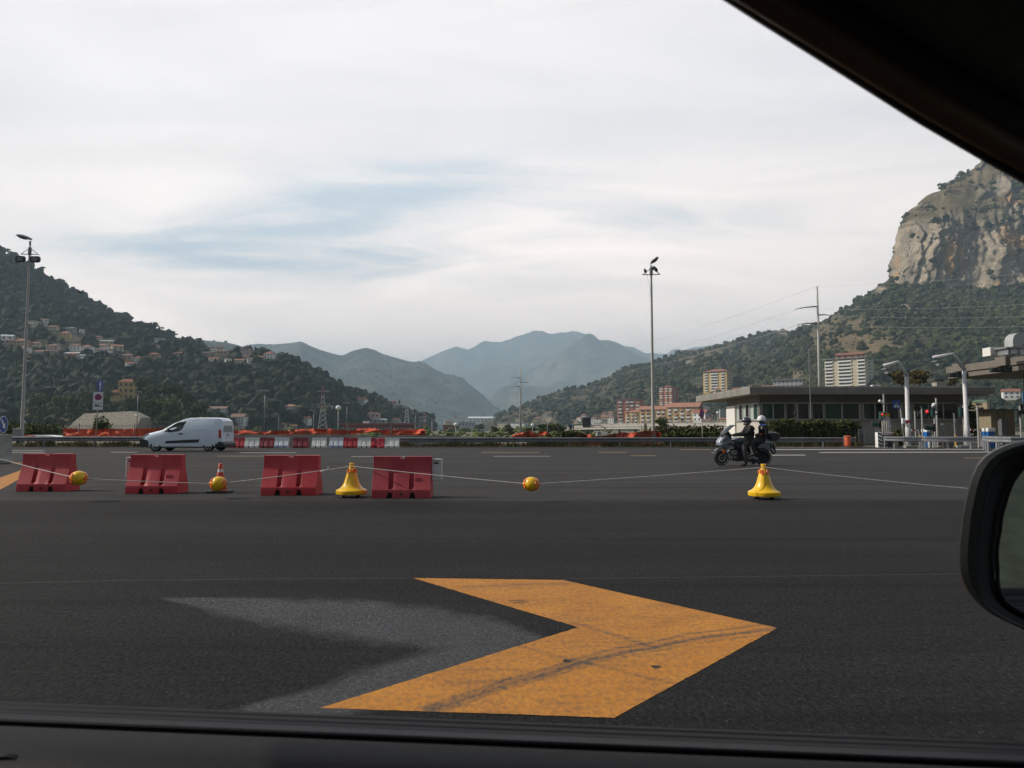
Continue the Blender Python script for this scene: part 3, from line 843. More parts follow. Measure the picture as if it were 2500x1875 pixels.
def cliff_rock(s, t, px, p):
    qx, qy = Terrain.project(p)
    o = max(math.exp(-((qx - a) / w) ** 2 - ((qy - b) / h) ** 2) for a, b, w, h in ((2205, 758, 17, 11), (2222, 772, 22, 9), (2190, 776, 10, 6), (2445, 455, 22, 24), (2480, 490, 25, 40), (2240, 505, 16, 6), (2395, 395, 14, 10), (2150, 712, 14, 10), (2128, 728, 9, 9), (2410, 470, 30, 5)))
    return max(cliff_face(s, t, px), min(1.0, o * 1.5) if o > .3 else 0.0)


def cliff_face(s, t, px):
    if s == 2: return min(1.0, max(0.0, min(t, 1 - t) * 14)) * min(1.0, max(0.0, (px - 2176) / 22))
    if s == 3 and px > 2178: return max(0.0, 0.75 - t * 3.2) * 0.9
    return 0.0


RIDGE2 = [(1700, 1010, 1000), (1800, 925, 1050), (1880, 850, 1100), (1930, 815, 1130), (1968, 797, 1150), (1998, 790, 1150), (2022, 777, 1150), (2049, 756, 1150), (2076, 747, 1150), (2103, 728, 1140), (2136, 706, 1120), (2158, 691, 1100), (2177, 676, 1080)]
TOP2 = RIDGE2 + [(2180, 650, 1080), (2192, 598, 1085), (2201, 558, 1090), (2202, 531, 1095), (2212, 520, 1100), (2237, 500, 1110), (2263, 478, 1125), (2292, 468, 1135), (2308, 451, 1145), (2335, 437, 1160), (2362, 419, 1170), (2378, 411, 1175), (2387, 393, 1180), (2406, 382, 1190), (2500, 320, 1220), (2700, 240, 1260)]
CTOP = RIDGE2 + [(2180, 652, 1078), (2192, 601, 1080), (2201, 562, 1080), (2203, 548, 1075), (2215, 540, 1062), (2240, 538, 1045), (2265, 540, 1032), (2300, 532, 1020), (2350, 533, 1010), (2400, 545, 1005), (2500, 520, 995), (2700, 500, 980)]
CBASE = RIDGE2 + [(2179, 690, 1060), (2190, 694, 1040), (2220, 698, 1020), (2288, 700, 1000), (2315, 711, 990), (2402, 717, 980), (2500, 709, 965), (2700, 700, 950)]
MIDR = [(1700, 1030, 820), (1800, 985, 800), (1900, 930, 800), (1968, 885, 800), (2050, 850, 800), (2180, 800, 800), (2300, 800, 790), (2500, 800, 780), (2700, 800, 770)]
CLIFF = Terrain('cliff_hill', [
    [(1700, 1046, 640), (1900, 1044, 560), (2200, 1040, 500), (2500, 1040, 470), (2700, 1040, 450)], MIDR, CBASE, CTOP, TOP2],
    1700, 2700, 340, (16, 18, 40, 12), HILL, namp=9, nsc=0.012, ridge_amp=0.12, rock=cliff_rock, dry0=0.16,
    dry=[(2150, 840, 70, 40, .85), (2060, 790, 60, 22, .75), (2240, 860, 50, 22, .6), (2320, 480, 90, 45, 1.1), (2230, 510, 40, 20, .9), (2400, 440, 60, 50, .8), (2450, 900, 60, 30, .35), (2420, 1000, 70, 30, .5), (2100, 870, 40, 20, .4), (1990, 820, 40, 20, .45), (2080, 850, 50, 30, .6), (2010, 840, 40, 25, .5)],
    seed=6.6, groove=13.0)


class Town:
    """whichever hill sheet is nearest at a pixel; on flat ground where there is none"""

    def __init__(self, sheets, Y): self.s, self.Y = sheets, Y

    def surf(self, px, py):
        c = []
        for t in self.s:
            if t.xs[0] <= px <= t.xs[-1]:
                col = t.py[int(round((px - t.xs[0]) / (t.xs[1] - t.xs[0])))]
                if col.min() <= py <= col.max(): c.append(t.surf(px, py))
        return min(c, key=lambda p: p.y) if c else at(px, py, self.Y)


TOWN = Town((RIGHT, CLIFF), 640)
HAMLET = Town((KNOLL, LEFT), 330)
# wooded slope behind the car, seen in the door mirror
BACK = MB()
gx, gy = 26, 10
vs = []
for j in range(gy):
    for i in range(gx):
        x = -400 + 800 * i / (gx - 1); t = j / (gy - 1)
        z = t ** 1.2 * (120 + 60 * fbm(x * .006, 1.3)) + 5 * fbm(x * .02, t * 4)
        vs.append((x, -160 - 200 * t, max(-0.05, z)))
BACK.add(vs, [(j * gx + i, j * gx + i + 1, (j + 1) * gx + i + 1, (j + 1) * gx + i) for j in range(gy - 1) for i in range(gx - 1)])
tag(BACK.build('hill', mat('back_hill_cover', (0.06, 0.075, 0.04), 0.9, 0.7, 0.12, bump=0.5), smooth=True), kind='structure')

# haze over the valley
HZ = MB(); HZ.box((0, 6100, 650), (6900, 13200, 1304))
hz = HZ.build('haze', None)
hm = bpy.data.materials.new('valley_haze'); hm.use_nodes = True
nt = hm.node_tree; nt.nodes.remove(nt.nodes['Principled BSDF'])
pv = nt.nodes.new('ShaderNodeVolumePrincipled')
pv.inputs['Color'].default_value = (0.62, 0.83, 1.0, 1); pv.inputs['Density'].default_value = 0.00018
pv.inputs['Anisotropy'].default_value = 0.05
nt.links.new(pv.outputs[0], nt.nodes['Material Output'].inputs['Volume'])
hz.data.materials.clear(); hz.data.materials.append(hm)
tag(hz, 'thin pale haze filling the valley', 'haze', kind='stuff')

# ------------------------------------------------------------------ materials for objects
RED_PL = mat('red_plastic', (0.40, 0.012, 0.022), 0.45, 0.28, 2.2, bump=0.08, bscale=30, col2=(0.52, 0.050, 0.060), rvar=0.12)
WHITE_PL = mat('white_plastic', (0.74, 0.73, 0.70), 0.45, 0.14, 2.0)
YELLOW_PL = mat('yellow_plastic', (0.86, 0.50, 0.012), 0.34, 0.10, 5.0, rvar=0.08)
ORANGE_RF = mat('orange_reflector', (0.85, 0.16, 0.012), 0.28, 0.2, 40)
ORANGE_RIM = mat('orange_rim', (0.78, 0.25, 0.03), 0.4)
BLACK_RB = mat('black_rubber', (0.018, 0.018, 0.019), 0.7, 0.4, 12)
BLACK_PL = mat('black_plastic', (0.022, 0.022, 0.024), 0.42, 0.3, 14)
HOLE_SHADE = mat('recess_shade', (0.012, 0.010, 0.010), 0.9)  # near-black plugs and discs paint the shade inside holes
CONE_RED = mat('cone_red', (0.62, 0.07, 0.03), 0.5, 0.2, 9)
ROPE = mat('white_rope', (0.62, 0.59, 0.56), 0.85, 0.35, 60)
CONCRETE = mat('concrete', (0.40, 0.375, 0.34), 0.92, 0.3, 1.6, bump=0.25, bscale=14)
CONCRETE_D = mat('weathered_concrete', (0.30, 0.285, 0.26), 0.92, 0.35, 0.9, bump=0.25, bscale=9)
STEEL = mat('galvanised_steel', (0.32, 0.33, 0.345), 0.46, 0.25, 2.5, metal=0.55)
STEEL_D = mat('weathered_steel', (0.20, 0.205, 0.22), 0.5, 0.3, 2.5, metal=0.4)
POLE_G = mat('grey_pole_paint', (0.40, 0.39, 0.36), 0.55, 0.2, 1.2)
WHITE_PT = mat('white_paint', (0.78, 0.78, 0.77), 0.4, 0.06, 1.5)
BLUE_SG = mat('blue_sign_face', (0.015, 0.055, 0.26), 0.38, 0.12, 4)
RED_SG = mat('red_sign_face', (0.50, 0.018, 0.025), 0.4)
WHITE_SG = mat('white_sign_face', (0.74, 0.74, 0.75), 0.4, 0.05, 3)
BLACK_SG = mat('black_sign_print', (0.015, 0.015, 0.017), 0.5)
GLASS_D = mat('dark_window_glass', (0.020, 0.026, 0.028), 0.06, spec=0.8)

# ------------------------------------------------------------------ plastic barriers


def barrier_mesh(Lx=1.10, Hh=0.70, Dp=0.23):
    """one continuous moulded body: sloped skirt with two recessed channels, fork slots and a notched top"""
    h = Lx / 2
    gx, gw, sx, sw = Lx * 0.175, Lx * 0.034, Lx * 0.19, Lx * 0.062
    xs = sorted({-h, h, -gx - gw, -gx + gw, gx - gw, gx + gw, -sx - sw, -sx - sw * .55, -sx + sw * .55, -sx + sw, sx - sw, sx - sw * .55, sx + sw * .55, sx + sw, -0.038, 0.038,
                 -gx - gw - .008, -gx + gw + .008, gx - gw - .008, gx + gw + .008, -0.046, 0.046})
    def prof(x):
        g = any(abs(x - c) <= gw + 1e-4 for c in (-gx, gx))
        dsl = min(abs(x + sx), abs(x - sx))
        b = 0.095 if dsl <= sw * .55 + 1e-4 else (0.0 if dsl >= sw - 1e-4 else 0.0)
        top = Hh - (0.035 if abs(x) <= 0.0381 else 0.0)
        s = [(Dp, b), (Dp, 0.135), (Dp - .006, 0.15)]
        s += [(Dp - .105, 0.157), (0.098, 0.45)] if g else [(Dp - .03, 0.19), (0.105, 0.455)]
        s += [(0.092, 0.485), (0.078, top)]
        return s
    rows = []
    for x in xs:
        p = prof(x)
        rows.append([(x, -y, z) for y, z in p] + [(x, y, z) for y, z in p[::-1]])
    n = len(rows[0])
    m = MB()
    vs = [v for r in rows for v in r]
    fs = []
    for i in range(len(rows) - 1):
        for j in range(n):
            fs.append((i * n + j, i * n + (j + 1) % n, (i + 1) * n + (j + 1) % n, (i + 1) * n + j))
    fs += [tuple(range(n)), tuple(range((len(rows) - 1) * n, len(rows) * n))[::-1]]
    return m.add(vs, fs)


def make_barrier(name, label, m, loc, rz, group, tab=None, Lx=1.10, Hh=0.70, dent=False, sticker=False, plug=True):
    t = thing(name, label, 'barrier', loc, rz, group)
    b = barrier_mesh(Lx, Hh).build('body', m, t, bevel=0.010)
    if dent:
        for v in b.data.vertices:
            k = noise.noise(v.co * 3.1 + Vector((4, 2, 9)))
            v.co.z -= max(0, v.co.z - 0.3) * 0.22 * (0.5 + k); v.co.y += 0.09 * k; v.co.x += 0.03 * k
    for sgn in (-1, 1):
        q = MB(); q.box((sgn * Lx * .19, 0, 0.046), (Lx * .118, 0.40, 0.09)); q.build('fork_slot_shade', HOLE_SHADE, b)  # dark block painted as shade so no light shows through the slot
    if plug:
        q = MB(); q.cyl((0, -0.226, 0.07), (0, -0.238, 0.07), 0.021, n=14); q.cyl((0, -0.238, 0.07), (0, -0.244, 0.07), 0.012, n=10)
        q.build('drain_plug', BLACK_PL, b)
    if tab is not None:
        s, px = tab
        w = MB()
        w.box((s * (Lx / 2 + px / 2), 0.01, 0.47), (px, 0.055, 0.36))
        w.box((s * (Lx / 2 + px - 0.012), 0.0, 0.47), (0.03, 0.085, 0.37))
        w.box((s * (Lx / 2 + px / 2), 0.0, 0.645), (px, 0.085, 0.02))
        wo = w.build('coupling_plate', WHITE_PL, t, bevel=0.008)
        wo['label'] = 'white coupling plate jutting from the barrier end'
        h = MB(); h.box((s * (Lx / 2 + px * 0.42), -0.021, 0.585), (px * 0.45, 0.008, 0.026)); h.build('slot', HOLE_SHADE, wo, bevel=0.006)
    if sticker:
        q = MB(); sy = (0.105 + (0.24 - 0.105) * 0.6)
        for (x0, z0, w, hh) in ((0.28, .30, .10, .006), (0.28, .335, .10, .006), (0.234, .318, .006, .036), (0.326, .318, .006, .036)):
            y = -(0.20 - (0.20 - 0.105) * (z0 - .19) / .265) - .003
            q.box((x0, y, z0), (w, 0.006, hh))
        q.build('moulded_mark', RED_PL, b)
    return t


NEARG = 'large red barriers along the rope'
bars = []
for i, (pl, pr, pyb, rz, lab, tb, stk) in enumerate([
        (42, 197, 1200.5, 0.02, 'red plastic water barrier nearest the grey concrete block, crossed by sloping rope', None, 0),
        (306, 460, 1206, 0.0, 'red water barrier left of the small traffic cone, white plate at its left end', (-1, 0.10), 1),
        (634, 785, 1210, 0.0, 'deep red plastic water barrier between the small traffic cone and the yellow bell', None, 0),
        (903, 1053, 1217, 0.01, 'faded dusty red water barrier to the right of the yellow bell, with white slotted plate', (1, 0.175), 1)]):
    p = gnd((pl + pr) / 2, pyb)
    Y0, Y1 = p.y, p.y + 0.46
    xe = xat(pr, Y1) if pr < CX else xat(pr, Y0)          # the far right-hand corner shows too
    xl = xat(pl, Y0)
    c = Vector(((xl + xe) / 2 + .045, p.y + 0.23, 0))
    bars.append(make_barrier('water_barrier', lab, RED_PL, c, rz * 0, NEARG, tb, sticker=bool(stk), Lx=xe - xl))
bars[3].children[0].data.materials[0] = mat('dusty_red_plastic', (0.44, 0.06, 0.07), 0.6, 0.0, 2.6, col2=(0.34, 0.02, 0.03), bump=0.08, bscale=30)

# the far row under the concrete wall
FARG = 'water barriers in the far row by the concrete wall'
wl = [(567, 601, 0, 'red water barrier at the left end of the far row, right behind the van'),
      (601, 637, 1, 'white water barrier, second from the van in the far row'),
      (637, 672, 2, 'dull dark red water barrier between two white ones in the far row'),
      (673, 708, 3, 'white water barrier with bluish lower half, ending the group nearest the van'),
      (718, 754, 2, 'lone dull red water barrier standing between two gaps of the far row'),
      (764, 798, 1, 'lone plain white water barrier in the gap of the far row'),
      (806, 841, 3, 'white water barrier with bluish lower half, first of the right-hand group'),
      (841, 875, 0, 'bright smooth red water barrier in the right-hand group of the far row'),
      (875, 908, 1, 'white water barrier left of the crumpled red one'),
      (908, 941, 4, 'crumpled and dented red water barrier in the far row'),
      (941, 976, 1, 'white water barrier at the right end of the far row beside the guard rail')]
W_BLUE = mat('white_plastic_bluish', (0.66, 0.68, 0.72), 0.45, 0.15, 1.5)
RED_DULL = mat('dull_red_plastic', (0.24, 0.022, 0.035), 0.6, 0.3, 2.0)
for x0, x1, k, lab in wl:
    Y = 46.6
    m = (RED_PL, WHITE_PL, RED_DULL, W_BLUE, RED_PL)[k]
    t = make_barrier('water_barrier', lab, m, (xat((x0 + x1) / 2, Y), Y, 0), random.uniform(-.03, .03), FARG, None, Lx=(x1 - x0 - 1.0) / FPX * Y, Hh=0.66, dent=(k == 4), plug=False)
    if k == 3:
        q = MB(); q.box((0, -0.234, 0.10), ((x1 - x0 - 3) / FPX * Y, 0.008, 0.12)); q.build('lower_panel', mat('pale_blue_plastic', (0.33, 0.42, 0.58), 0.5), t)

# ------------------------------------------------------------------ rope, balls, bells, cone
BELL_PROF = [(0.0, 0.05), (0.235, 0.05), (0.257, 0.056), (0.262, 0.07), (0.262, 0.115), (0.252, 0.128), (0.222, 0.140), (0.190, 0.160), (0.163, 0.188), (0.142, 0.222), (0.124, 0.265),
             (0.108, 0.32), (0.092, 0.38), (0.076, 0.43), (0.062, 0.465), (0.051, 0.49), (0.045, 0.512), (0.043, 0.53), (0.042, 0.548), (0.045, 0.556), (0.045, 0.576), (0.038, 0.582), (0.0, 0.582)]


def make_bell(label, loc, rz):
    t = thing('bell_marker', label, 'channelising bell', loc, rz, 'yellow bell markers on castors')
    b = MB(); b.lathe(BELL_PROF, 40); b.build('body', YELLOW_PL, t, smooth=40)
    for i in range(4):
        a = R((-90 - 38, -90 + 38, 90 - 38, 90 + 38)[i]) - rz * .6
        d = Vector((math.cos(a), math.sin(a), 0.22)).normalized()
        p = Vector((math.cos(a) * 0.066, math.sin(a) * 0.066, 0.447))
        r = MB(); r.cyl(p, p + d * 0.016, 0.040, 0.038, 20)
        ro = r.build('reflector', ORANGE_RF, t, smooth=30)
        k = MB(); k.lathe([(0.036, 0.012), (0.043, 0.012), (0.043, 0.020), (0.036, 0.020), (0.036, 0.012)], 20, p, d.to_track_quat('Z', 'Y').to_matrix())
        k.sphere(tuple(p + d * 0.016), 0.007, 8, 5)
        k.build('rim', ORANGE_RIM, ro, smooth=30)
    for i in range(4):
        a = math.pi / 2 * i + 0.5
        c = Vector((math.cos(a) * 0.165, math.sin(a) * 0.165, 0.026))
        w = MB(); w.cyl(c + Vector((-.012, 0, 0)), c + Vector((.012, 0, 0)), 0.026, n=14); w.box(c + Vector((0, 0, 0.02)), (0.034, 0.014, 0.03))
        w.build('castor', BLACK_RB, t, smooth=35)
    return t


bell1 = make_bell('yellow plastic bell marker between two red barriers, holding up the rope', gnd(858, 1213.5), 0.35)
bell2 = make_bell('yellow plastic bell marker standing alone in front of the motorcycle', gnd(1866, 1218), 0.12)
T1 = bell1.location + Vector((0, -0.05, 0.53)); T2 = bell2.location + Vector((0, -0.05, 0.53))
BALLS = [(at(192, 1167.5, 11.75), 'yellow float ball with orange discs over the leftmost red barrier', (0.5, .25), 0.119),
         (at(533, 1181, 12.15), 'yellow float ball with orange discs hanging in front of the small cone', (0.2, .0), 0.122),
         (at(1297, 1182, 11.6), 'yellow float ball with orange discs hanging alone above the open asphalt', (-0.2, .1), 0.116)]
for c, lab, (a0, a1), r in BALLS:
    t = thing('float_ball', lab, 'float ball', c, 0, 'yellow float balls threaded on the rope', rot=(a1, 0.04, a0))
    b = MB(); b.sphere((0, 0, 0), (r * 1.04, r, r), 36, 22); b.build('body', YELLOW_PL, t, smooth=True)
    for e, ring in ((0.0, [0.72, 1.57 + .9, 3.7, 5.2]), (0.95, [0.2]), ):
        pass
    dirs = []
    for s in (-1, 1):
        for k in range(5):
            aa = k * 2 * math.pi / 5 + (0.3 if s > 0 else 0.9)
            dirs.append(Vector((s * 0.80, 0.60 * math.cos(aa), 0.60 * math.sin(aa))).normalized())
    for d in dirs:
        p = d * (r * 0.955)
        q = MB(); q.cyl(p, p + d * 0.016, 0.038, 0.035, 16)
        q.build('reflector', ORANGE_RF, t, smooth=30)
    for s in (-1, 1):
        q = MB(); q.cyl((s * r * .98, 0, 0), (s * (r + 0.022), 0, 0), 0.034, 0.024, 14); q.build('rope_collar', ORANGE_RIM, t, smooth=30)


def sag(a, b, s, n=14):
    return [Vector(a).lerp(Vector(b), i / n) - Vector((0, 0, s * 4 * (i / n) * (1 - i / n))) for i in range(n + 1)]


blk = at(22, 1126, 12.6)
segs = [(at(-60, 1108, 12.8), blk, 0), (blk, BALLS[0][0], 0.012), (BALLS[0][0], BALLS[1][0], 0.01), (BALLS[1][0], T1, 0.012), (T1, BALLS[2][0], 0.010), (BALLS[2][0], T2, 0.012), (T2, at(2368, 1193, 11.8), 0.02), (at(2368, 1193, 11.8), at(2600, 1200, 11.8), 0.01)]
path = []
for a, b, s in segs: path += sag(a, b, s)[:-1]
rp = MB(); rp.tube(path, 0.0068, 6)
kn = at(833, 1141.5, 12.15)
rp.tube([at(783, 1151.8, 12.12), at(786, 1150, 12.1), at(800, 1146.6, 12.12), at(802, 1141, 12.12)], 0.009, 6)
tag(rp.build('rope', ROPE, smooth=True), 'thin white rope strung from the concrete block through balls and bells', 'rope')

cp = gnd(531.5, 1203.5) + Vector((0, 0.1, 0))
t = thing('traffic_cone', 'small red and white traffic cone on a black foot behind a float ball', 'traffic cone', cp)
c = MB(); c.lathe([(0.150, 0.04), (0.150, 0.05), (0.112, 0.07), (0.097, 0.12), (0.052, 0.375)], 28); c.build('lower_band', CONE_RED, t, smooth=40)
c = MB(); c.lathe([(0.0525, 0.366), (0.0427, 0.437)], 28); c.build('white_band', WHITE_PL, t, smooth=40)
c = MB(); c.lathe([(0.044, 0.434), (0.032, 0.528), (0.026, 0.535), (0.0, 0.535)], 28); c.build('tip', CONE_RED, t, smooth=40)
c = MB(); c.box((0, 0, 0.015), (0.37, 0.37, 0.03)); c.lathe([(0.155, 0.03), (0.142, 0.06), (0.116, 0.085), (0.0, 0.085)], 8); c.build('foot', BLACK_RB, t, bevel=0.006)

# ------------------------------------------------------------------ concrete block at the left edge with a round sign on top
p0 = gnd(25, 1130)
t = thing('concrete_barrier', 'pale grey sloped concrete barrier at the left edge carrying a blue round sign', 'concrete barrier', (p0.x, p0.y, 0), R(52))
pr = [(-0.30, 0), (-0.30, 0.10), (-0.13, 0.34), (-0.085, 1.0), (0.085, 1.0), (0.13, 0.34), (0.30, 0.10), (0.30, 0)]
b = MB()
# the length runs off to the left and towards the viewer
for i in range(1):
    n = len(pr); L_ = 2.4
    vs = [(-L_ if e else 0.0, y, z) for e in (1, 0) for y, z in pr]
    b.add(vs, [(j, (j + 1) % n, n + (j + 1) % n, n + j) for j in range(n)] + [tuple(range(n))[::-1], tuple(range(n, 2 * n))])
b.build('body', CONCRETE, t, bevel=0.015)
for i in range(5):
    h = MB(); h.cyl((-0.15 - i * .32, -0.302, 0.05), (-0.15 - i * .32, -0.290, 0.05), 0.022, n=8); h.build('hole', HOLE_SHADE, t)
sp = at(8, 1026, p0.y + 0.35)
t = thing('round_sign', 'round blue sign with a white arrow and peeling film on the concrete barrier', 'road sign', (sp.x, sp.y, 0.99), R(100))
q = MB(); q.cyl((0, 0.03, 0), (0, 0.03, 0.5), 0.024, n=10); q.build('post', STEEL, t)
q = MB(); q.cyl((0, -0.012, 0.36), (0, 0.012, 0.36), 0.30, n=40); f = q.build('plate', BLUE_SG, t)
q = MB(); q.lathe([(0.285, 0), (0.30, 0), (0.30, 0.006), (0.285, 0.006), (0.285, 0)], 40, (0, -0.012, 0.36), Matrix.Rotation(R(90), 3, 'X')); q.build('rim', WHITE_SG, f)
q = MB()
arrow = [(-0.04, 0.2), (0.04, 0.2), (0.04, -0.02), (0.12, -0.02), (0.0, -0.2), (-0.12, -0.02), (-0.04, -0.02)]
a = R(38)
q.slab([(x * math.cos(a) - z * math.sin(a), 0.36 + x * math.sin(a) + z * math.cos(a)) for x, z in arrow], -0.017, -0.0125); q.build('arrow', WHITE_SG, f)

# ------------------------------------------------------------------ white van
VAN_W = mat('van_shade_tinted_white', (0.76, 0.84, 0.94), 0.28, 0.05, 1.0, coat=0.4)  # white body with the sky's bluish shade tinted into its colour
TYRE = mat('tyre_rubber', (0.016, 0.016, 0.017), 0.8, 0.3, 30)
ALU = mat('wheel_metal', (0.62, 0.63, 0.64), 0.35, 0.1, 5, metal=0.35)
TRIM = mat('black_trim', (0.025, 0.026, 0.028), 0.55, 0.25, 10)
LAMP_CLEAR = mat('headlamp_glass', (0.62, 0.64, 0.66), 0.08, spec=0.9, coat=0.6)
TAIL_RED = mat('tail_lamp_red', (0.55, 0.012, 0.02), 0.18, coat=0.5)
SEAT_GREY = mat('seat_cloth', (0.16, 0.16, 0.17), 0.9)
SKIN = mat('skin', (0.50, 0.30, 0.22), 0.5, 0.1, 20)
CAR_GLASS = mat('tinted_car_glass', (0.10, 0.13, 0.13), 0.03, trans=0.75, spec=0.6)


def van_px(zx, zy, y=0.0):
    return ((zx - 290) / 339.0, y, (905 - zy) / 339.0)


VAN_GL = mat('van_window_glass', (.012, .016, .017), .08, spec=.3)


def build_van():
    p = gnd(339.6, 1102.4)
    t = thing('van', 'small white panel van with black side strip driving left across the asphalt', 'van', (p.x, p.y, 0))
    Wd = 1.80
    # stations: x, bottom, sill-corner, belt, roof height, half width at belt, half width at roof
    st = [(0.00, .30, .46, .60, .66, .60, .52), (0.05, .24, .44, .62, .74, .74, .66), (0.16, .22, .44, .70, .855, .82, .72), (0.30, .21, .44, .78, .93, .862, .74),
          (0.46, .21, .44, .84, .995, .880, .745), (0.80, .21, .44, .88, 1.085, .895, .755), (1.16, .21, .44, .93, 1.165, .90, .765),
          (1.45, .21, .44, .96, 1.335, .90, .755), (1.80, .21, .44, .98, 1.53, .90, .735), (2.05, .21, .44, 1.0, 1.645, .90, .725), (2.24, .21, .44, 1.0, 1.72, .90, .72), (2.45, .21, .44, 1.0, 1.775, .90, .72),
          (2.70, .21, .44, 1.0, 1.812, .90, .735), (3.10, .21, .44, 1.0, 1.826, .90, .75), (3.60, .21, .44, 1.0, 1.826, .90, .755), (4.10, .21, .44, 1.0, 1.818, .895, .75),
          (4.36, .23, .44, 1.0, 1.80, .885, .74), (4.47, .27, .44, 1.0, 1.73, .865, .715), (4.56, .30, .44, 1.0, 1.64, .84, .69)]
    vs, fs = [], []
    for x, b, s, be, r, wb, wr in st:
        half = [(0, b), (wb * .86, b), (wb * .965, b + .06), (wb * .995, s), (wb, (s + be) / 2), (wb * .992, be), (wb * .55 + wr * .45, be + (r - be) * .5), (wr * 1.02, be + (r - be) * .82), (wr * .96, r - .035 * min(1, (r - be) * 3)), (wr * .82, r - .008), (0, r + .012)]
        loop = [(x, Wd / 2 - y * 1.0, z) for y, z in half] + [(x, Wd / 2 + y, z) for y, z in half[-2:0:-1]]
        vs += loop
    n = len(vs) // len(st)
    for i in range(len(st) - 1):
        for j in range(n):
            fs.append((i * n + j, (i + 1) * n + j, (i + 1) * n + (j + 1) % n, i * n + (j + 1) % n))
    fs += [tuple(range(n))[::-1], tuple(range((len(st) - 1) * n, len(st) * n))]
    m = MB(); m.add(vs, fs)
    body = m.build('body', [VAN_W, TRIM], t, smooth=50)
    # cut wheel openings out of the body side
    for k, xc in enumerate((0.885, 3.845)):
        c = MB(); c.cyl((xc, -0.2, 0.315), (xc, 2.2, 0.315), 0.375, n=32)
        co = c.build('opening', TRIM)
        md = body.modifiers.new('arch', 'BOOLEAN'); md.operation = 'DIFFERENCE'; md.solver = 'EXACT'; md.material_mode = 'TRANSFER'; md.object = co
        dg = bpy.context.evaluated_depsgraph_get()
        me = bpy.data.meshes.new_from_object(body.evaluated_get(dg))
        body.modifiers.clear(); body.data = me
        bpy.data.objects.remove(co)
    def side_y(x, z):
        """outer y of the near flank at this x, z"""
        xs = [q[0] for q in st]
        wb = np.interp(x, xs, [q[5] for q in st]); wr = np.interp(x, xs, [q[6] for q in st]); be = np.interp(x, xs, [q[3] for q in st]); r = np.interp(x, xs, [q[4] for q in st])
        zz = [.3, .44, be, be + (r - be) * .5, be + (r - be) * .82, r]
        ww = [wb * .98, wb * .995, wb * .992, wb * .55 + wr * .45, wr * 1.02, wr * .9]
        return Wd / 2 - float(np.interp(z, zz, ww))

    def panel(name, zpts, m, parent=t, off=0.006, th=0.02, sides=(0,)):
        """a plate on the flank following its curve; zpts in the photo crop's pixels"""
        q = MB()
        pts = [van_px(a, b) for a, b in zpts]
        for s in sides:
            out, inn = [], []
            for x, _, z in pts:
                y = side_y(x, z)
                yo, yi = y - off, y + th
                out.append((x, yo if not s else Wd - yo, z)); inn.append((x, yi if not s else Wd - yi, z))
            nn = len(pts)
            q.add(out + inn, [tuple(range(nn)), tuple(range(nn, 2 * nn))[::-1]] + [(i, (i + 1) % nn, nn + (i + 1) % nn, nn + i) for i in range(nn)])
        return q.build(name, m, parent)
    win = [(690, 558), (760, 500), (800, 468), (860, 425), (905, 396), (950, 374), (1000, 360), (1050, 352), (1100, 350), (1140, 351), (1141, 385), (1128, 425), (1110, 465), (1090, 497), (1070, 515), (1040, 530), (1000, 540), (900, 551), (800, 556)]
    for s in (0, 1):
        w = panel('side_window', win, TRIM, sides=(s,), off=0.004)
        inner = [(742, 545), (800, 492), (862, 442), (910, 410), (955, 388), (1000, 374), (1050, 365), (1125, 364), (1125, 388), (1112, 425), (1095, 460), (1076, 488), (1055, 506), (1000, 526), (900, 538), (800, 544)]
        g = panel('glass', inner, VAN_GL, w, off=0.010, sides=(s,))
        panel('side_strip', [(770, 757), (785, 728), (800, 712), (1100, 697), (1430, 682), (1400, 741), (1100, 748)], TRIM, sides=(s,), off=0.018)
        panel('tail_lamp', [(1783, 512), (1808, 508), (1822, 530), (1826, 655), (1786, 655)], TAIL_RED, sides=(s,), off=0.035, th=0.05)
        h = panel('door_handle', [(1025, 582), (1032, 573), (1105, 572), (1112, 580), (1108, 592), (1032, 594)], BLACK_PL, sides=(s,), off=0.03)
    # quarter light divider, then pale plates painting reflections and glimpses onto the glass
    panel('window_bar', [(855, 545), (880, 432), (889, 428), (866, 545)], TRIM, off=0.014)
    panel('painted_reflection', [(950, 525), (985, 445), (1000, 430), (1075, 428), (1080, 462), (1055, 497), (1010, 512)], mat('painted_seat_glimpse', (0.06, 0.065, 0.06), 0.15), off=0.0125)
    panel('painted_reflection', [(778, 536), (785, 490), (822, 468), (838, 500), (830, 536)], mat('painted_window_glimpse', (0.085, 0.09, 0.088), 0.15), off=0.0125)
    # seams, as narrow dark grooves standing a hair proud
    SEAM = mat('panel_seam', (0.26, 0.28, 0.31), 0.6)
    def seam(pts, w=3.2):
        q = []
        for i in range(len(pts) - 1):
            a, b = Vector(pts[i]), Vector(pts[i + 1]); d = (b - a).normalized(); nrm = Vector((-d.y, d.x)) * w / 2
            q.append([tuple(a + nrm), tuple(b + nrm), tuple(b - nrm), tuple(a - nrm)])
        return q
    sm = MB()
    for line in ([(722, 560), (728, 690), (724, 818), (740, 828)], [(1185, 340), (1170, 430), (1140, 560), (1128, 690), (1128, 820)],
                 [(1195, 500), (1200, 420), (1212, 370), (1240, 345), (1350, 334), (1560, 334), (1640, 342), (1700, 362), (1735, 385), (1750, 420)],
                 [(1755, 335), (1778, 420), (1785, 520)], [(1280, 524), (1500, 522), (1770, 516)], [(1565, 545), (1635, 545), (1635, 580), (1565, 580), (1565, 545)], [(740, 815), (1128, 812)]):
        for qd in seam(line):
            pts = [van_px(a, b) for a, b in qd]
            sm.poly([(x, side_y(x, z) - 0.003, z) for x, _, z in pts])
    sm.build('panel_seam', SEAM, body)
    # windscreen across the front
    q = MB()
    xs_ = [(1.20, 1.185), (1.45, 1.338), (1.80, 1.533), (2.10, 1.672)]
    row = []
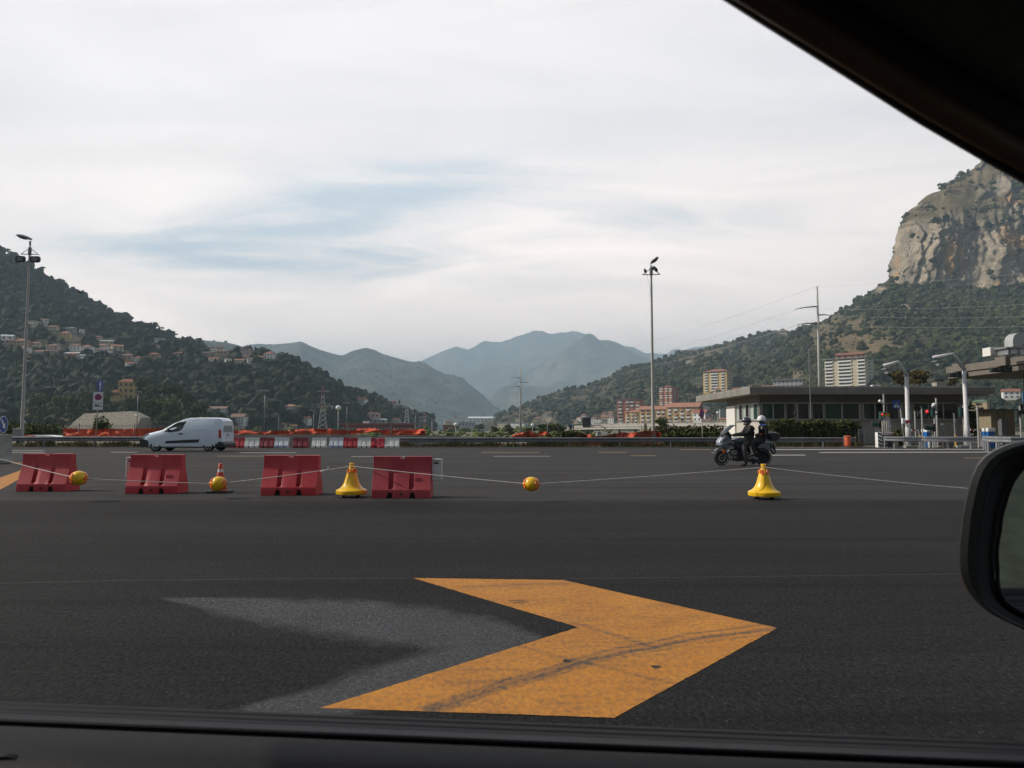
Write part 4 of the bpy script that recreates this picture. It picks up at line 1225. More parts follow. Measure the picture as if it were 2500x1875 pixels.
    for x, z in xs_:
        w = 0.70
        row.append([(x - .012, Wd / 2 + w * k, z + .016 - .02 * abs(k) ** 2) for k in (-1, -.5, 0, .5, 1)])
    q.add([v for r in row for v in r], [(i * 5 + j, i * 5 + j + 1, (i + 1) * 5 + j + 1, (i + 1) * 5 + j) for i in range(3) for j in range(4)])
    q.build('windscreen', GLASS_D, t, smooth=True)
    # bumpers, lamps, sills
    for nm, pts, y0, y1 in (('front_bumper', [(-.02, .60), (.03, .67), (.22, .665), (.37, .64), (.50, .565), (.52, .40), (.50, .22), (.05, .22), (-.01, .34)], .0, 1.80),
                            ('rear_bumper', [(4.20, .55), (4.58, .53), (4.72, .42), (4.72, .27), (4.60, .21), (4.16, .22)], .02, 1.78)):
        q = MB(); q.slab(pts, y0, y1, 0.10, edge=0.22); q.build(nm, TRIM, t, smooth=40)
    fb = t.children
    for y in (.18, 1.62):
        q = MB(); q.cyl((.035, y, .42), (-.012, y, .42), .055, n=14); q.build('fog_lamp', LAMP_CLEAR, t)
    for s in (0, 1):
        y0 = .10 if not s else Wd - .10
        q = MB(); q.slab([(.055, .66), (.10, .78), (.20, .885), (.43, .985), (.47, .97), (.36, .80), (.22, .70)], min(y0 - .045, y0 + .25 * (1 - 2 * s)), max(y0 + .045, y0 + .25 * (1 - 2 * s)), 0.12)
        q.build('headlamp', LAMP_CLEAR, t, smooth=40)
    q = MB(); q.tube([(.47, .035, .83), (.56, .018, .88), (.72, .0, .91), (.9, -.012, .92), (1.1, -.006, .905)], 0.012, 6)
    # wheels
    for xc in (0.885, 3.845):
        for s in (0, 1):
            yo = 0.02 if not s else Wd - 0.02
            d = 1 if not s else -1
            Mx = Matrix.Rotation(R(90) * (1 if not s else -1), 3, 'X')
            w = thing('wheel', None, None); w.parent = t; w.location = (xc, yo, 0.308)
            q = MB(); q.lathe([(.19, -.02), (.215, .0), (.285, .0), (.303, -.02), (.308, -.06), (.308, -.15), (.30, -.19), (.2, -.2)], 36, (0, 0, 0), Mx); q.build('tyre', TYRE, w, smooth=40)
            q = MB(); q.lathe([(.0, -.004), (.045, -.004), (.075, -.012), (.085, -.03), (.15, -.032), (.185, -.018), (.195, -.004), (.20, -.03)], 28, (0, 0, 0), Mx)
            q.build('rim', ALU, w, smooth=40)
            for k in range(12):
                q = MB()
                a = k * math.pi / 6
                q.cyl(Mx @ Vector((.135 * math.cos(a), .135 * math.sin(a), -.033)), Mx @ Vector((.135 * math.cos(a), .135 * math.sin(a), -.028)), 0.017, n=8)
                q.build('rim_hole', HOLE_SHADE, w)
    # mirrors
    for s in (0, 1):
        y = -0.06 if not s else Wd + .06
        q = MB(); q.sphere((1.66, y - .04 * (1 - 2 * s), 1.14), (.07, .10, .10), 14, 9); q.box((1.72, y + .06 * (1 - 2 * s), 1.07), (.08, .14, .05))
        q.build('door_mirror', BLACK_PL, t, smooth=True)
    # rear doors: glass, handle, plate
    q = MB()
    for y0, y1 in ((.30, .88), (.92, 1.50)):
        q.add([(4.572, y0, 1.06), (4.572, y1, 1.06), (4.50, y1, 1.66), (4.50, y0, 1.66), (4.592, y0, 1.06), (4.592, y1, 1.06), (4.535, y1, 1.66), (4.535, y0, 1.66)],
              [(4, 5, 6, 7), (0, 4, 7, 3), (1, 2, 6, 5), (3, 7, 6, 2), (0, 1, 5, 4)])
    q.build('rear_window', mat('pale_rear_glass', (0.30, 0.32, 0.34), 0.1, spec=0.8), t)
    q = MB(); q.box((4.572, .9, .74), (.02, .5, .12)); q.build('number_plate', WHITE_SG, t)
    q = MB(); q.box((4.575, .82, .93), (.03, .1, .05)); q.box((4.575, .9, .85), (.025, .30, .03)); q.build('rear_handle', BLACK_PL, t)
    q = MB(); q.box((2.4, .9, .24), (3.9, 1.45, .10)); q.build('underside', TRIM, t)
    t.scale = (.962, 1, 1)
    return t


build_van()

# ------------------------------------------------------------------ motorcycle and its two riders
SILVER = mat('bike_silver_blue', (0.20, 0.235, 0.275), 0.28, 0.12, 6, metal=0.55, coat=0.3)
SILVER_D = mat('bike_dark_panel', (0.030, 0.033, 0.038), 0.35, 0.2, 8)
ENGINE = mat('engine_alloy', (0.30, 0.30, 0.31), 0.42, 0.3, 18, metal=0.7)
CHROME = mat('exhaust_steel', (0.55, 0.55, 0.56), 0.22, metal=0.9)
SCREEN = mat('wind_screen', (0.25, 0.28, 0.29), 0.05, trans=0.8, spec=0.5)
MX, MZ = 900.0, 1512.0
ms = 838.0


def bz(*pts):
    return [((a - MX) / ms, (MZ - b) / ms) for a, b in pts]


bike_loc = gnd(1730 + MX / 11.06, 1136.6)


def wheel(parent, c, r, spokes, tw, discs):
    w = thing('wheel', None, None); w.parent = parent; w.location = c
    Mx = Matrix.Rotation(R(90), 3, 'X')
    q = MB(); q.lathe([(r * .80, tw * .8), (r * .90, tw), (r * .97, tw * .7), (r, 0), (r * .97, -tw * .7), (r * .90, -tw), (r * .80, -tw * .8)], 40, (0, 0, 0), Mx); q.build('tyre', TYRE, w, smooth=True)
    q = MB(); q.lathe([(r * .735, tw * .6), (r * .83, tw * .95), (r * .835, 0), (r * .83, -tw * .95), (r * .735, -tw * .6), (r * .73, 0), (r * .735, tw * .6)], 40, (0, 0, 0), Mx); q.build('rim', ALU, w, smooth=40)
    q = MB()
    for k in range(spokes):
        a = 2 * math.pi * k / spokes + .3
        for da in (-.10, .10):
            q.cyl((math.cos(a) * r * .14, 0, math.sin(a) * r * .14), (math.cos(a + da) * r * .76, 0, math.sin(a + da) * r * .76), 0.013, 0.009, 6)
    q.cyl((0, -.05, 0), (0, .05, 0), r * .18, n=14)
    q.build('spokes', mat('spoke_dark', (0.10, 0.10, 0.105), 0.4, metal=.6) if 'spoke_dark' not in MATS else MATS['spoke_dark'], w)
    if discs:
        q = MB()
        for s in (-1, 1):
            q.lathe([(r * .30, .002), (r * .50, .002), (r * .50, -.002), (r * .30, -.002), (r * .30, .002)], 30, (0, s * .06, 0), Mx)
        q.build('brake_disc', CHROME, w, smooth=30)


def build_bike():
    t = thing('motorcycle', 'silver blue touring motorcycle with panniers and top box carrying two riders', 'motorcycle', (bike_loc.x, bike_loc.y, 0))
    fw, rw = ((345 - MX) / ms, 0, 0.245), ((1482 - MX) / ms, 0, 0.258)
    wheel(t, fw, 0.245, 5, 0.055, True)
    wheel(t, rw, 0.258, 7, 0.080, False)

    def S(name, pts, y0, y1, m, ins=.08, smooth=45, edge=None):
        q = MB(); q.slab(bz(*pts), y0, y1, ins, edge); return q.build(name, m, t, smooth=smooth)
    S('front_mudguard', [(165, 1105), (190, 1075), (250, 1048), (320, 1038), (385, 1046), (440, 1090), (470, 1130), (440, 1120), (395, 1085), (340, 1072), (280, 1082), (230, 1105)], -.075, .075, SILVER, .05)
    for s in (-1, 1):
        q = MB(); y = s * .095
        q.cyl((bz((345, 1310))[0][0], y, bz((345, 1310))[0][1]), (bz((480, 930))[0][0], y, bz((480, 930))[0][1]), .024, n=10)
        q.build('fork_leg', BLACK_PL, t, smooth=True)
        q = MB(); q.slab(bz((360, 1165), (400, 1062), (425, 1065), (420, 1130), (385, 1185), (362, 1185)), y + s * .012 - .012, y + s * .012 + .012); q.build('fork_reflector', ORANGE_RF, t)
    q = MB(); q.cyl((fw[0], -.12, fw[2]), (fw[0], .12, fw[2]), .022, n=10); q.box((fw[0] + .10, -.085, .30), (.05, .045, .09)); q.build('brake_caliper', ENGINE, t)
    # fairing: nose, flank, dark under-panel
    S('fairing', [(232, 950), (240, 890), (275, 810), (330, 730), (400, 660), (470, 640), (540, 690), (600, 780), (668, 868), (640, 910), (560, 955), (470, 1040), (430, 1050), (340, 1005)], -.24, .24, SILVER, .30, edge=.17)
    S('fairing_flank', [(236, 952), (330, 900), (470, 855), (560, 850), (668, 872), (655, 905), (590, 955), (520, 1030), (455, 1100), (432, 1085), (440, 1040), (360, 1012)], -.285, .285, SILVER, .10, edge=.05)
    S('head_lamp', [(240, 905), (262, 840), (310, 770), (345, 740), (370, 760), (345, 830), (300, 870)], -.20, .20, LAMP_CLEAR, .25, edge=.1)
    S('fairing_intake', [(420, 945), (530, 885), (600, 905), (560, 950), (470, 965)], -.292, .292, SILVER_D, .12, edge=.02)
    S('cockpit', [(330, 735), (410, 640), (470, 585), (560, 620), (610, 700), (600, 770), (520, 690)], -.19, .19, SILVER_D, .2, edge=.08)
    # windscreen: a curved blade
    q = MB(); c0 = bz((300, 700), (370, 600), (450, 510), (530, 440), (605, 400), (650, 415))
    rows = []
    for i, (x, z) in enumerate(c0):
        w = (.17, .20, .215, .21, .19, .15)[i]
        rows.append([(x + .10 * (k * k), w * k, z - .02 * k * k) for k in (-1, -.6, -.2, .2, .6, 1)])
    q.add([v for r in rows for v in r], [(i * 6 + j, i * 6 + j + 1, (i + 1) * 6 + j + 1, (i + 1) * 6 + j) for i in range(5) for j in range(5)])
    so = q.build('windscreen', SCREEN, t, smooth=True)
    md = so.modifiers.new('thickness', 'SOLIDIFY'); md.thickness = .006
    q = MB(); q.tube([(rows[i][0][0], rows[i][0][1], rows[i][0][2]) for i in range(6)], .010, 6); q.tube([(rows[i][5][0], rows[i][5][1], rows[i][5][2]) for i in range(6)], .010, 6); q.build('screen_edge', BLACK_PL, so, smooth=True)
    S('tank', [(600, 810), (680, 770), (780, 745), (880, 740), (935, 790), (940, 870), (860, 885), (760, 890), (650, 870)], -.17, .17, SILVER, .25, edge=.1)
    S('side_cover', [(640, 870), (800, 885), (960, 870), (1010, 960), (960, 1060), (860, 1080), (760, 1060), (690, 1010), (640, 950)], -.19, .19, SILVER_D, .15)
    S('engine', [(600, 1050), (760, 1040), (900, 1100), (1000, 1160), (1010, 1300), (960, 1390), (800, 1385), (650, 1340), (590, 1250)], -.15, .15, SILVER_D, .15)
    for s in (-1, 1):
        q = MB()
        x, z = bz((650, 1155))[0]
        q.cyl((x, s * .14, z), (x - .02, s * .285, z), .088, .080, 16); q.build('cylinder_head', ENGINE, t, smooth=35, bevel=.01)
        q = MB(); q.box((x - .0, s * .288, z + .01), (.09, .01, .03)); q.build('head_cover', SILVER_D, t)
    S('belly_pan', [(565, 1340), (600, 1230), (690, 1200), (720, 1260), (800, 1330), (830, 1400), (700, 1390), (610, 1370)], -.20, .20, TRIM, .12)
    q = MB(); q.tube([(*[bz((620, 1310))[0][i] for i in (0,)], -.17, bz((620, 1310))[0][1]), (bz((700, 1265))[0][0], -.18, bz((700, 1265))[0][1])], .03, 8); q.build('header_pipe', CHROME, t, smooth=True)
    S('seat', [(930, 830), (1010, 850), (1100, 862), (1180, 800), (1300, 790), (1480, 795), (1560, 830), (1500, 870), (1300, 880), (1120, 910), (960, 880)], -.15, .15, BLACK_RB, .15)
    S('tail_frame', [(1080, 890), (1380, 870), (1640, 890), (1790, 910), (1800, 980), (1700, 1000), (1400, 960), (1150, 960)], -.12, .12, SILVER_D, .12)
    for s in (-1, 1):
        q = MB(); a, b = (.15, .31) if s > 0 else (-.31, -.15)
        q.slab(bz((1232, 1010), (1290, 945), (1400, 905), (1580, 893), (1650, 900), (1660, 950), (1640, 1060), (1560, 1125), (1420, 1142), (1320, 1120), (1255, 1060)), a, b, .12, edge=.05)
        po = q.build('pannier', SILVER_D, t, smooth=40)
        q = MB(); a, b = (.29, .322) if s > 0 else (-.322, -.29)
        q.slab(bz((1240, 1020), (1292, 950), (1400, 910), (1600, 900), (1575, 975), (1600, 1095), (1560, 1100), (1430, 1020)), a, b, .04); q.build('pannier_lid', SILVER, po, smooth=40)
    S('top_box', [(1595, 660), (1640, 610), (1720, 588), (1810, 598), (1880, 640), (1930, 700), (1925, 760), (1870, 830), (1780, 850), (1650, 840), (1600, 790)], -.22, .22, mat('top_box_plastic', (0.035, 0.036, 0.04), 0.45, .2, 10), .25, edge=.12)
    q = MB(); q.slab(bz((1800, 622), (1860, 640), (1905, 690), (1880, 700), (1840, 660)), -.18, .18, .1); q.build('top_box_lamp', TAIL_RED, t, smooth=40)
    S('luggage_rack', [(1370, 880), (1420, 862), (1640, 855), (1780, 860), (1790, 880), (1640, 890), (1400, 895)], -.10, .10, ALU, .1)
    S('rear_mudguard', [(1640, 930), (1760, 920), (1790, 1000), (1815, 1170), (1770, 1205), (1700, 1120), (1650, 1020)], -.10, .10, TRIM, .1)
    S('number_plate', [(1665, 1030), (1700, 1030), (1770, 1140), (1740, 1150)], -.113, -.05, WHITE_SG, .0)
    S('tail_lamp', [(1655, 960), (1710, 955), (1720, 1000), (1670, 1005)], -.118, .118, TAIL_RED, .1)
    S('swing_arm', [(1010, 1280), (1200, 1230), (1400, 1260), (1500, 1290), (1490, 1340), (1300, 1330), (1050, 1340)], .06, .13, ENGINE, .1)
    q = MB(); pts = bz((960, 1350), (1150, 1290), (1290, 1330)); q.tube([(x, -.15, z) for x, z in pts], [.025, .03, .04], 10)
    pts = bz((1000, 1330), (1120, 1330), (1300, 1390)); q.build('silencer_pipe', CHROME, t, smooth=True)
    S('silencer', [(1010, 1300), (1100, 1270), (1280, 1330), (1300, 1400), (1200, 1460), (1110, 1480), (1140, 1420), (1030, 1400)], -.17, -.08, TRIM, .15)
    q = MB(); h = bz((560, 690), (640, 700))
    for s in (-1, 1):
        q.tube([(h[0][0], 0, h[0][1] - .02), (h[0][0] + .03, s * .2, h[0][1]), (h[1][0] + .0, s * .36, h[1][1] - .005)], .014, 8)
    q.build('handlebar', BLACK_PL, t, smooth=True)
    for s in (-1, 1):
        x, z = bz((450, 615))[0]
        q = MB(); q.sphere((x, s * .30, z), (.065, .06, .045), 12, 8); q.tube([(x + .02, s * .2, z - .04), (x, s * .28, z)], .014, 6)
        q.build('rear_view_mirror', BLACK_PL, t, smooth=True)
        q = MB(); fx = bz((1160, 1235))[0]; q.box((fx[0], s * .24, fx[1] - .004), (.10, .09, .014)); q.build('foot_peg', ENGINE, t)
    q = MB(); x, z = bz((1330, 1200))[0]; q.tube([(bz((1270, 1140))[0][0], -.10, bz((1270, 1140))[0][1]), (bz((1180, 1330))[0][0], -.10, bz((1180, 1330))[0][1])], .012, 6); q.build('shock_absorber', ALU, t)
    return t


bike = build_bike()


def skinned(name, joints, edges, m_for, mats, parent=None, loc=(0, 0, 0), root=0, sub=2, fat=1.22):
    """one continuous surface grown over a skeleton; joints = name: (co, radius or (rx, ry))"""
    names = list(joints)
    me = bpy.data.meshes.new(name)
    me.from_pydata([joints[n][0] for n in names], [(names.index(a), names.index(b)) for a, b in edges], [])
    o = bpy.data.objects.new(name, me); COL.objects.link(o)
    o.modifiers.new('skin', 'SKIN')
    for i, n in enumerate(names):
        r = joints[n][1]; sv = me.skin_vertices[0].data[i]
        k = fat if (r[0] if isinstance(r, tuple) else r) > .04 else 1.0; sv.radius = (r[0] * k, r[1] * k) if isinstance(r, tuple) else (r * k, r * k)
        sv.use_root = (i == root)
    sb = o.modifiers.new('sub', 'SUBSURF'); sb.levels = sub; sb.render_levels = sub
    dg = bpy.context.evaluated_depsgraph_get()
    nm = bpy.data.meshes.new_from_object(o.evaluated_get(dg))
    bpy.data.objects.remove(o)
    nm.materials.clear()
    for q in mats: nm.materials.append(q)
    for f in nm.polygons:
        f.material_index = m_for(f.center); f.use_smooth = True
    o = bpy.data.objects.new(name, nm); COL.objects.link(o)
    o.parent = parent; o.location = loc
    return o


def fingers(J, E, pre, wrist, d, side, n_up, curl=0.6):
    """palm plus five bent fingers closing round what is held; d = pointing direction, side = thumb side, n_up = back of hand"""
    d, side, n_up = Vector(d).normalized(), Vector(side).normalized(), Vector(n_up).normalized()
    w = Vector(wrist)
    palm = w + d * .065
    J[pre + 'palm'] = (tuple(palm), (.036, .024)); E.append((pre + 'wrist', pre + 'palm'))
    for k, (o, ln) in enumerate(((.030, .068), (.010, .078), (-.010, .073), (-.030, .058))):
        b = palm + side * o + d * .022
        m1 = b + (d * .8 - n_up * .6 * curl).normalized() * ln * .5
        m2 = m1 + (d * .15 - n_up * curl).normalized() * ln * .5
        J[pre + 'f%da' % k] = (tuple(b), .0105); J[pre + 'f%db' % k] = (tuple(m1), .0095); J[pre + 'f%dc' % k] = (tuple(m2), .008)
        E += [(pre + 'palm', pre + 'f%da' % k), (pre + 'f%da' % k, pre + 'f%db' % k), (pre + 'f%db' % k, pre + 'f%dc' % k)]
    b = w + d * .035 + side * .034
    m1 = b + (side * .5 + d * .6 - n_up * .5).normalized() * .036
    m2 = m1 + (d * .5 - n_up * .8).normalized() * .03
    J[pre + 'ta'] = (tuple(b), .013); J[pre + 'tb'] = (tuple(m1), .011); J[pre + 'tc'] = (tuple(m2), .009)
    E += [(pre + 'palm', pre + 'ta'), (pre + 'ta', pre + 'tb'), (pre + 'tb', pre + 'tc')]


LEATHER = mat('black_leather', (0.012, 0.012, 0.013), 0.55, 0.35, 14, bump=.15, bscale=30, spec=.22)
TROUSER = mat('dark_grey_trousers', (0.042, 0.038, 0.039), 0.8, 0.25, 12, bump=.25, bscale=24)
TROUSER2 = mat('brown_grey_trousers', (0.036, 0.031, 0.027), 0.85, 0.25, 12, bump=.2, bscale=24)
BOOT = mat('black_boot', (0.016, 0.015, 0.015), 0.38, 0.2, 18)
JACKET2 = mat('dark_jacket', (0.015, 0.011, 0.014), 0.75, 0.3, 14, bump=.2, bscale=24, spec=.2)
BLUE_CL = mat('blue_collar', (0.03, 0.10, 0.34), 0.7)


def P(a, b, y):
    x, z = bz((a, b))[0]
    return (x, y, z)


def build_rider():
    t = thing('person', 'motorcycle rider in black leather jacket and dark helmet, left foot on the ground', 'person', (bike_loc.x, bike_loc.y, 0), group='people on the motorcycle')
    J, E = {}, []
    J['pelvis'] = (P(1085, 830, 0), (.155, .13)); J['waist'] = (P(1120, 720, 0), (.15, .125)); J['chest'] = (P(1140, 570, 0), (.175, .145)); J['upper'] = (P(1110, 480, 0), (.15, .12))
    J['neck'] = (P(1075, 425, 0), .060); J['head'] = (P(1055, 330, 0), (.082, .09)); J['crown'] = (P(1060, 265, 0), (.07, .075))
    E += [('pelvis', 'waist'), ('waist', 'chest'), ('chest', 'upper'), ('upper', 'neck'), ('neck', 'head'), ('head', 'crown')]
    for s, q in ((-1, 'l'), (1, 'r')):
        J[q + 'sh'] = (P(1110, 490, s * .19), .078); J[q + 'ua'] = (P(1060, 570, s * .245), .066); J[q + 'el'] = (P(985, 655, s * .27), .056); J[q + 'fa'] = (P(840, 675, s * .28), .050); J[q + 'wrist'] = (P(715, 690, s * .30), .034)
        E += [('upper', q + 'sh'), (q + 'sh', q + 'ua'), (q + 'ua', q + 'el'), (q + 'el', q + 'fa'), (q + 'fa', q + 'wrist')]
        fingers(J, E, q, J[q + 'wrist'][0], (-1, 0, -.05), (0, -s, 0), (.1, 0, 1), 1.0)
        J[q + 'hip'] = (P(1060, 860, s * .115), .105)
        if s < 0:
            J[q + 'th'] = (P(960, 920, -.21), .098); J[q + 'kn'] = (P(885, 1030, -.27), .078); J[q + 'cf'] = (P(905, 1190, -.285), .070); J[q + 'an'] = (P(930, 1400, -.30), .054)
            J[q + 'he'] = (P(930, 1470, -.30), .045); J[q + 'ba'] = (P(850, 1488, -.305), .034); J[q + 'to'] = (P(775, 1494, -.31), .022)
        else:
            J[q + 'th'] = (P(950, 910, .21), .098); J[q + 'kn'] = (P(860, 980, .25), .078); J[q + 'cf'] = (P(900, 1090, .25), .068); J[q + 'an'] = (P(960, 1220, .24), .050)
            J[q + 'he'] = (P(975, 1265, .24), .044); J[q + 'ba'] = (P(900, 1290, .24), .034); J[q + 'to'] = (P(835, 1300, .24), .024)
        E += [('pelvis', q + 'hip'), (q + 'hip', q + 'th'), (q + 'th', q + 'kn'), (q + 'kn', q + 'cf'), (q + 'cf', q + 'an'), (q + 'an', q + 'he'), (q + 'he', q + 'ba'), (q + 'ba', q + 'to')]

    def mf(c):
        px, py = c.x * ms + MX, MZ - c.z * ms
        if py < 428 and px < 1180: return 3
        if py > 1410 and px < 1010 and c.y < 0 or (py > 1215 and c.y > .1): return 2
        if py > 830 and px < 1160 or py > 880: return 1
        return 0
    skinned('body', J, E, mf, [LEATHER, TROUSER, BOOT, SKIN], t)
    # open-faced dark helmet with chin piece
    hc = P(1058, 295, 0)
    q = MB()
    prof = []
    q.sphere((hc[0], hc[1], hc[2]), (.155, .125, .135), 24, 16)
    q.v = [(x, y, z if not (z < hc[2] - .02 and x < hc[0] - .02) else max(z, hc[2] - .03 - .25 * max(0, (x - hc[0] + .12)))) for x, y, z in q.v]
    ho = q.build('helmet', mat('dark_helmet_paint', (0.045, 0.045, 0.06), 0.18, .2, 6, coat=.6), t, smooth=True)
    q = MB(); q.tube([P(935, 310, -.085), P(920, 318, -.04), P(915, 320, 0), P(920, 318, .04), P(935, 310, .085)], .02, 8); q.build('peak', BLACK_PL, ho, smooth=True)
    q = MB(); q.tube([P(1105, 345, -.115), P(1050, 375, -.112), P(1000, 385, -.085), P(985, 388, 0), P(1000, 385, .085), P(1050, 375, .112), P(1105, 345, .115)], .030, 8); q.build('chin_guard', BLACK_PL, ho, smooth=True)
    q = MB(); q.box(P(1060, 560, -.305), (.06, .012, .08)); q.box(P(1130, 530, -.235), (.05, .012, .04)); 
    q = MB(); q.tube([P(1085, 430, -.15), P(1045, 520, -.30)], .012, 6); q.build('sleeve_stripe', mat('grey_stripe', (.16, .17, .18), .5), t)
    q = MB(); q.slab(bz((1250, 660), (1330, 630), (1415, 640), (1425, 760), (1270, 765)), -.20, -.02, .15); q.build('hip_bag', mat('hip_bag_cloth', (.035, .025, .03), .7), t, smooth=40)
    q = MB(); q.slab(bz((1330, 650), (1345, 628), (1410, 632), (1415, 680), (1335, 682)), -.212, -.19, .1); q.build('bag_trim', mat('bag_orange', (.32, .07, .03), .6), t, smooth=40)
    return t


def build_pillion():
    t = thing('person', 'pillion passenger in a white helmet and dark jacket sitting upright behind the rider', 'person', (bike_loc.x, bike_loc.y, 0), group='people on the motorcycle')
    J, E = {}, []
    J['pelvis'] = (P(1440, 800, 0), (.14, .12)); J['waist'] = (P(1470, 690, 0), (.125, .105)); J['chest'] = (P(1500, 540, 0), (.15, .12)); J['upper'] = (P(1490, 450, 0), (.12, .095))
    J['neck'] = (P(1470, 395, 0), .054); J['head'] = (P(1455, 310, 0), (.078, .085)); J['crown'] = (P(1455, 240, 0), (.066, .07))
    E += [('pelvis', 'waist'), ('waist', 'chest'), ('chest', 'upper'), ('upper', 'neck'), ('neck', 'head'), ('head', 'crown')]
    for s, q in ((-1, 'l'), (1, 'r')):
        J[q + 'sh'] = (P(1500, 455, s * .165), .066); J[q + 'ua'] = (P(1525, 550, s * .21), .055); J[q + 'el'] = (P(1530, 640, s * .225), .048); J[q + 'fa'] = (P(1495, 715, s * .21), .042); J[q + 'wrist'] = (P(1462, 775, s * .20), .030)
        E += [('upper', q + 'sh'), (q + 'sh', q + 'ua'), (q + 'ua', q + 'el'), (q + 'el', q + 'fa'), (q + 'fa', q + 'wrist')]
        fingers(J, E, q, J[q + 'wrist'][0], (-.25, 0, -1), (-1, 0, 0), (0, s, .2), .8)
        J[q + 'hip'] = (P(1400, 830, s * .11), .092); J[q + 'th'] = (P(1250, 835, s * .22), .083); J[q + 'kn'] = (P(1115, 885, s * .29), .066); J[q + 'cf'] = (P(1140, 1010, s * .285), .058); J[q + 'an'] = (P(1185, 1170, s * .275), .043)
        J[q + 'he'] = (P(1195, 1215, s * .275), .038); J[q + 'ba'] = (P(1120, 1222, s * .28), .030); J[q + 'to'] = (P(1060, 1225, s * .285), .020)
        E += [('pelvis', q + 'hip'), (q + 'hip', q + 'th'), (q + 'th', q + 'kn'), (q + 'kn', q + 'cf'), (q + 'cf', q + 'an'), (q + 'an', q + 'he'), (q + 'he', q + 'ba'), (q + 'ba', q + 'to')]

    def mf(c):
        px, py = c.x * ms + MX, MZ - c.z * ms
        if py < 350: return 3
        if py < 412 and px < 1560: return 4
        if py > 1180: return 2
        if py > 770 and px < 1440 or py > 850: return 1
        return 0
    skinned('body', J, E, mf, [JACKET2, TROUSER2, BOOT, SKIN, BLUE_CL], t)
    q = MB(); hc = P(1462, 260, 0)
    q.sphere((hc[0], hc[1], hc[2]), (.138, .118, .135), 24, 16)
    q.v = [(x, y, z if not (z < hc[2] - .03 and x < hc[0] + .02) else max(z, hc[2] - .055 - .2 * max(0, (x - hc[0] + .12)))) for x, y, z in q.v]
    ho = q.build('helmet', WHITE_PT, t, smooth=True)
    q = MB(); q.slab(bz((1425, 190), (1445, 172), (1470, 200), (1462, 215), (1440, 200)), -.105, -.09, .1); q.build('emblem', BLACK_SG, ho)
    q = MB(); q.slab(bz((1345, 310), (1390, 285), (1480, 285), (1540, 330), (1545, 365), (1480, 330), (1390, 318), (1350, 335)), -.11, .11, .15); q.build('visor_rim', BLACK_PL, ho, smooth=40)
    q = MB(); q.slab(bz((1382, 462), (1408, 458), (1412, 515), (1388, 520)), -.232, -.20, .1); q.build('sleeve_badge', WHITE_PT, t)
    return t


build_rider(); build_pillion()

# ------------------------------------------------------------------ guard rails
def rail_profile():
    # W beam: (y towards road, z)
    return [(0.0, -.155), (-.035, -.15), (-.08, -.115), (-.08, -.07), (-.025, -.02), (-.025, .02), (-.08, .07), (-.08, .115), (-.035, .15), (0, .155)]


def guard_rail(label, pts, zc=0.62, post_px=None, spacing=3.4, flare=False, m=STEEL_D, group='steel guard rails', post_w=0.10):
    """pts: ground points the beam follows"""
    pts = [Vector(p) for p in pts]
    o = pts[0].copy(); o.z = 0
    t = thing('guard_rail', label, 'guard rail', o, 0, group)
    pr = rail_profile()
    q = MB()
    n = len(pr)
    vs, fs = [], []
    for i, p in enumerate(pts):
        d = (pts[min(i + 1, len(pts) - 1)] - pts[max(i - 1, 0)]); d.z = 0; d.normalize()
        nrm = Vector((-d.y, d.x, 0))          # away from the viewer
        for y, z in pr:
            k = 1.0
            vs.append(p - o + nrm * (y) + Vector((0, 0, zc + z * k)))
        for y, z in pr[::-1]:
            vs.append(p - o + nrm * (y + .012) + Vector((0, 0, zc + z * .97)))
    m2 = 2 * n
    for i in range(len(pts) - 1):
        for j in range(m2):
            fs.append((i * m2 + j, i * m2 + (j + 1) % m2, (i + 1) * m2 + (j + 1) % m2, (i + 1) * m2 + j))
    fs += [tuple(range(m2))[::-1], tuple(range((len(pts) - 1) * m2, len(pts) * m2))]
    q.add(vs, fs)
    q.build('beam', m, t, smooth=30)
    # posts along the line
    L_ = [0]
    for a, b in zip(pts, pts[1:]): L_.append(L_[-1] + (b - a).length)
    k = 0
    s = spacing * .35
    while s < L_[-1]:
        i = max(j for j in range(len(L_) - 1) if L_[j] <= s)
        p = pts[i].lerp(pts[i + 1], (s - L_[i]) / (L_[i + 1] - L_[i])) - o
        b = MB(); b.box((p.x, p.y + .10, (zc + .14) / 2), (post_w * .55, .12, zc + .14)); b.box((p.x, p.y + .03, zc), (.09, .05, .2))
        b.build('post', m, t)
        s += spacing
    return t


YR = 48.0
guard_rail('long steel guard rail at the far roadside behind the white van', [(xat(-60, YR), YR, 0), (xat(120, YR), YR, 0), (xat(345, YR), YR, 0), (xat(560, YR), YR, 0)], zc=0.56)
guard_rail('long steel guard rail between the far water barriers and the toll office hedge', [(xat(974, YR), YR, 0), (xat(1300, YR), YR, 0), (xat(1700, YR), YR, 0), (xat(2086, YR), YR, 0)], zc=0.50)
guard_rail('short steel guard rail in front of the first bent lamp post', [gnd(2160, 1094), gnd(2168, 1095.5), gnd(2205, 1096), gnd(2250, 1096)], zc=0.60, spacing=1.5, m=STEEL, group='guard rails of the toll islands')
guard_rail('steel guard rail in front of the second bent lamp post', [gnd(2250, 1094.5), gnd(2262, 1096.5), gnd(2310, 1097), gnd(2386, 1097)], zc=0.60, spacing=1.4, m=STEEL, group='guard rails of the toll islands')
guard_rail('curving steel guard rail beside the door mirror, bending towards the toll lanes', [gnd(2500, 1092), gnd(2450, 1095), gnd(2415, 1096.5), gnd(2404, 1099), gnd(2420, 1104), gnd(2470, 1106.5), gnd(2560, 1107)], zc=0.66, spacing=1.6, m=STEEL, group='guard rails of the toll islands')

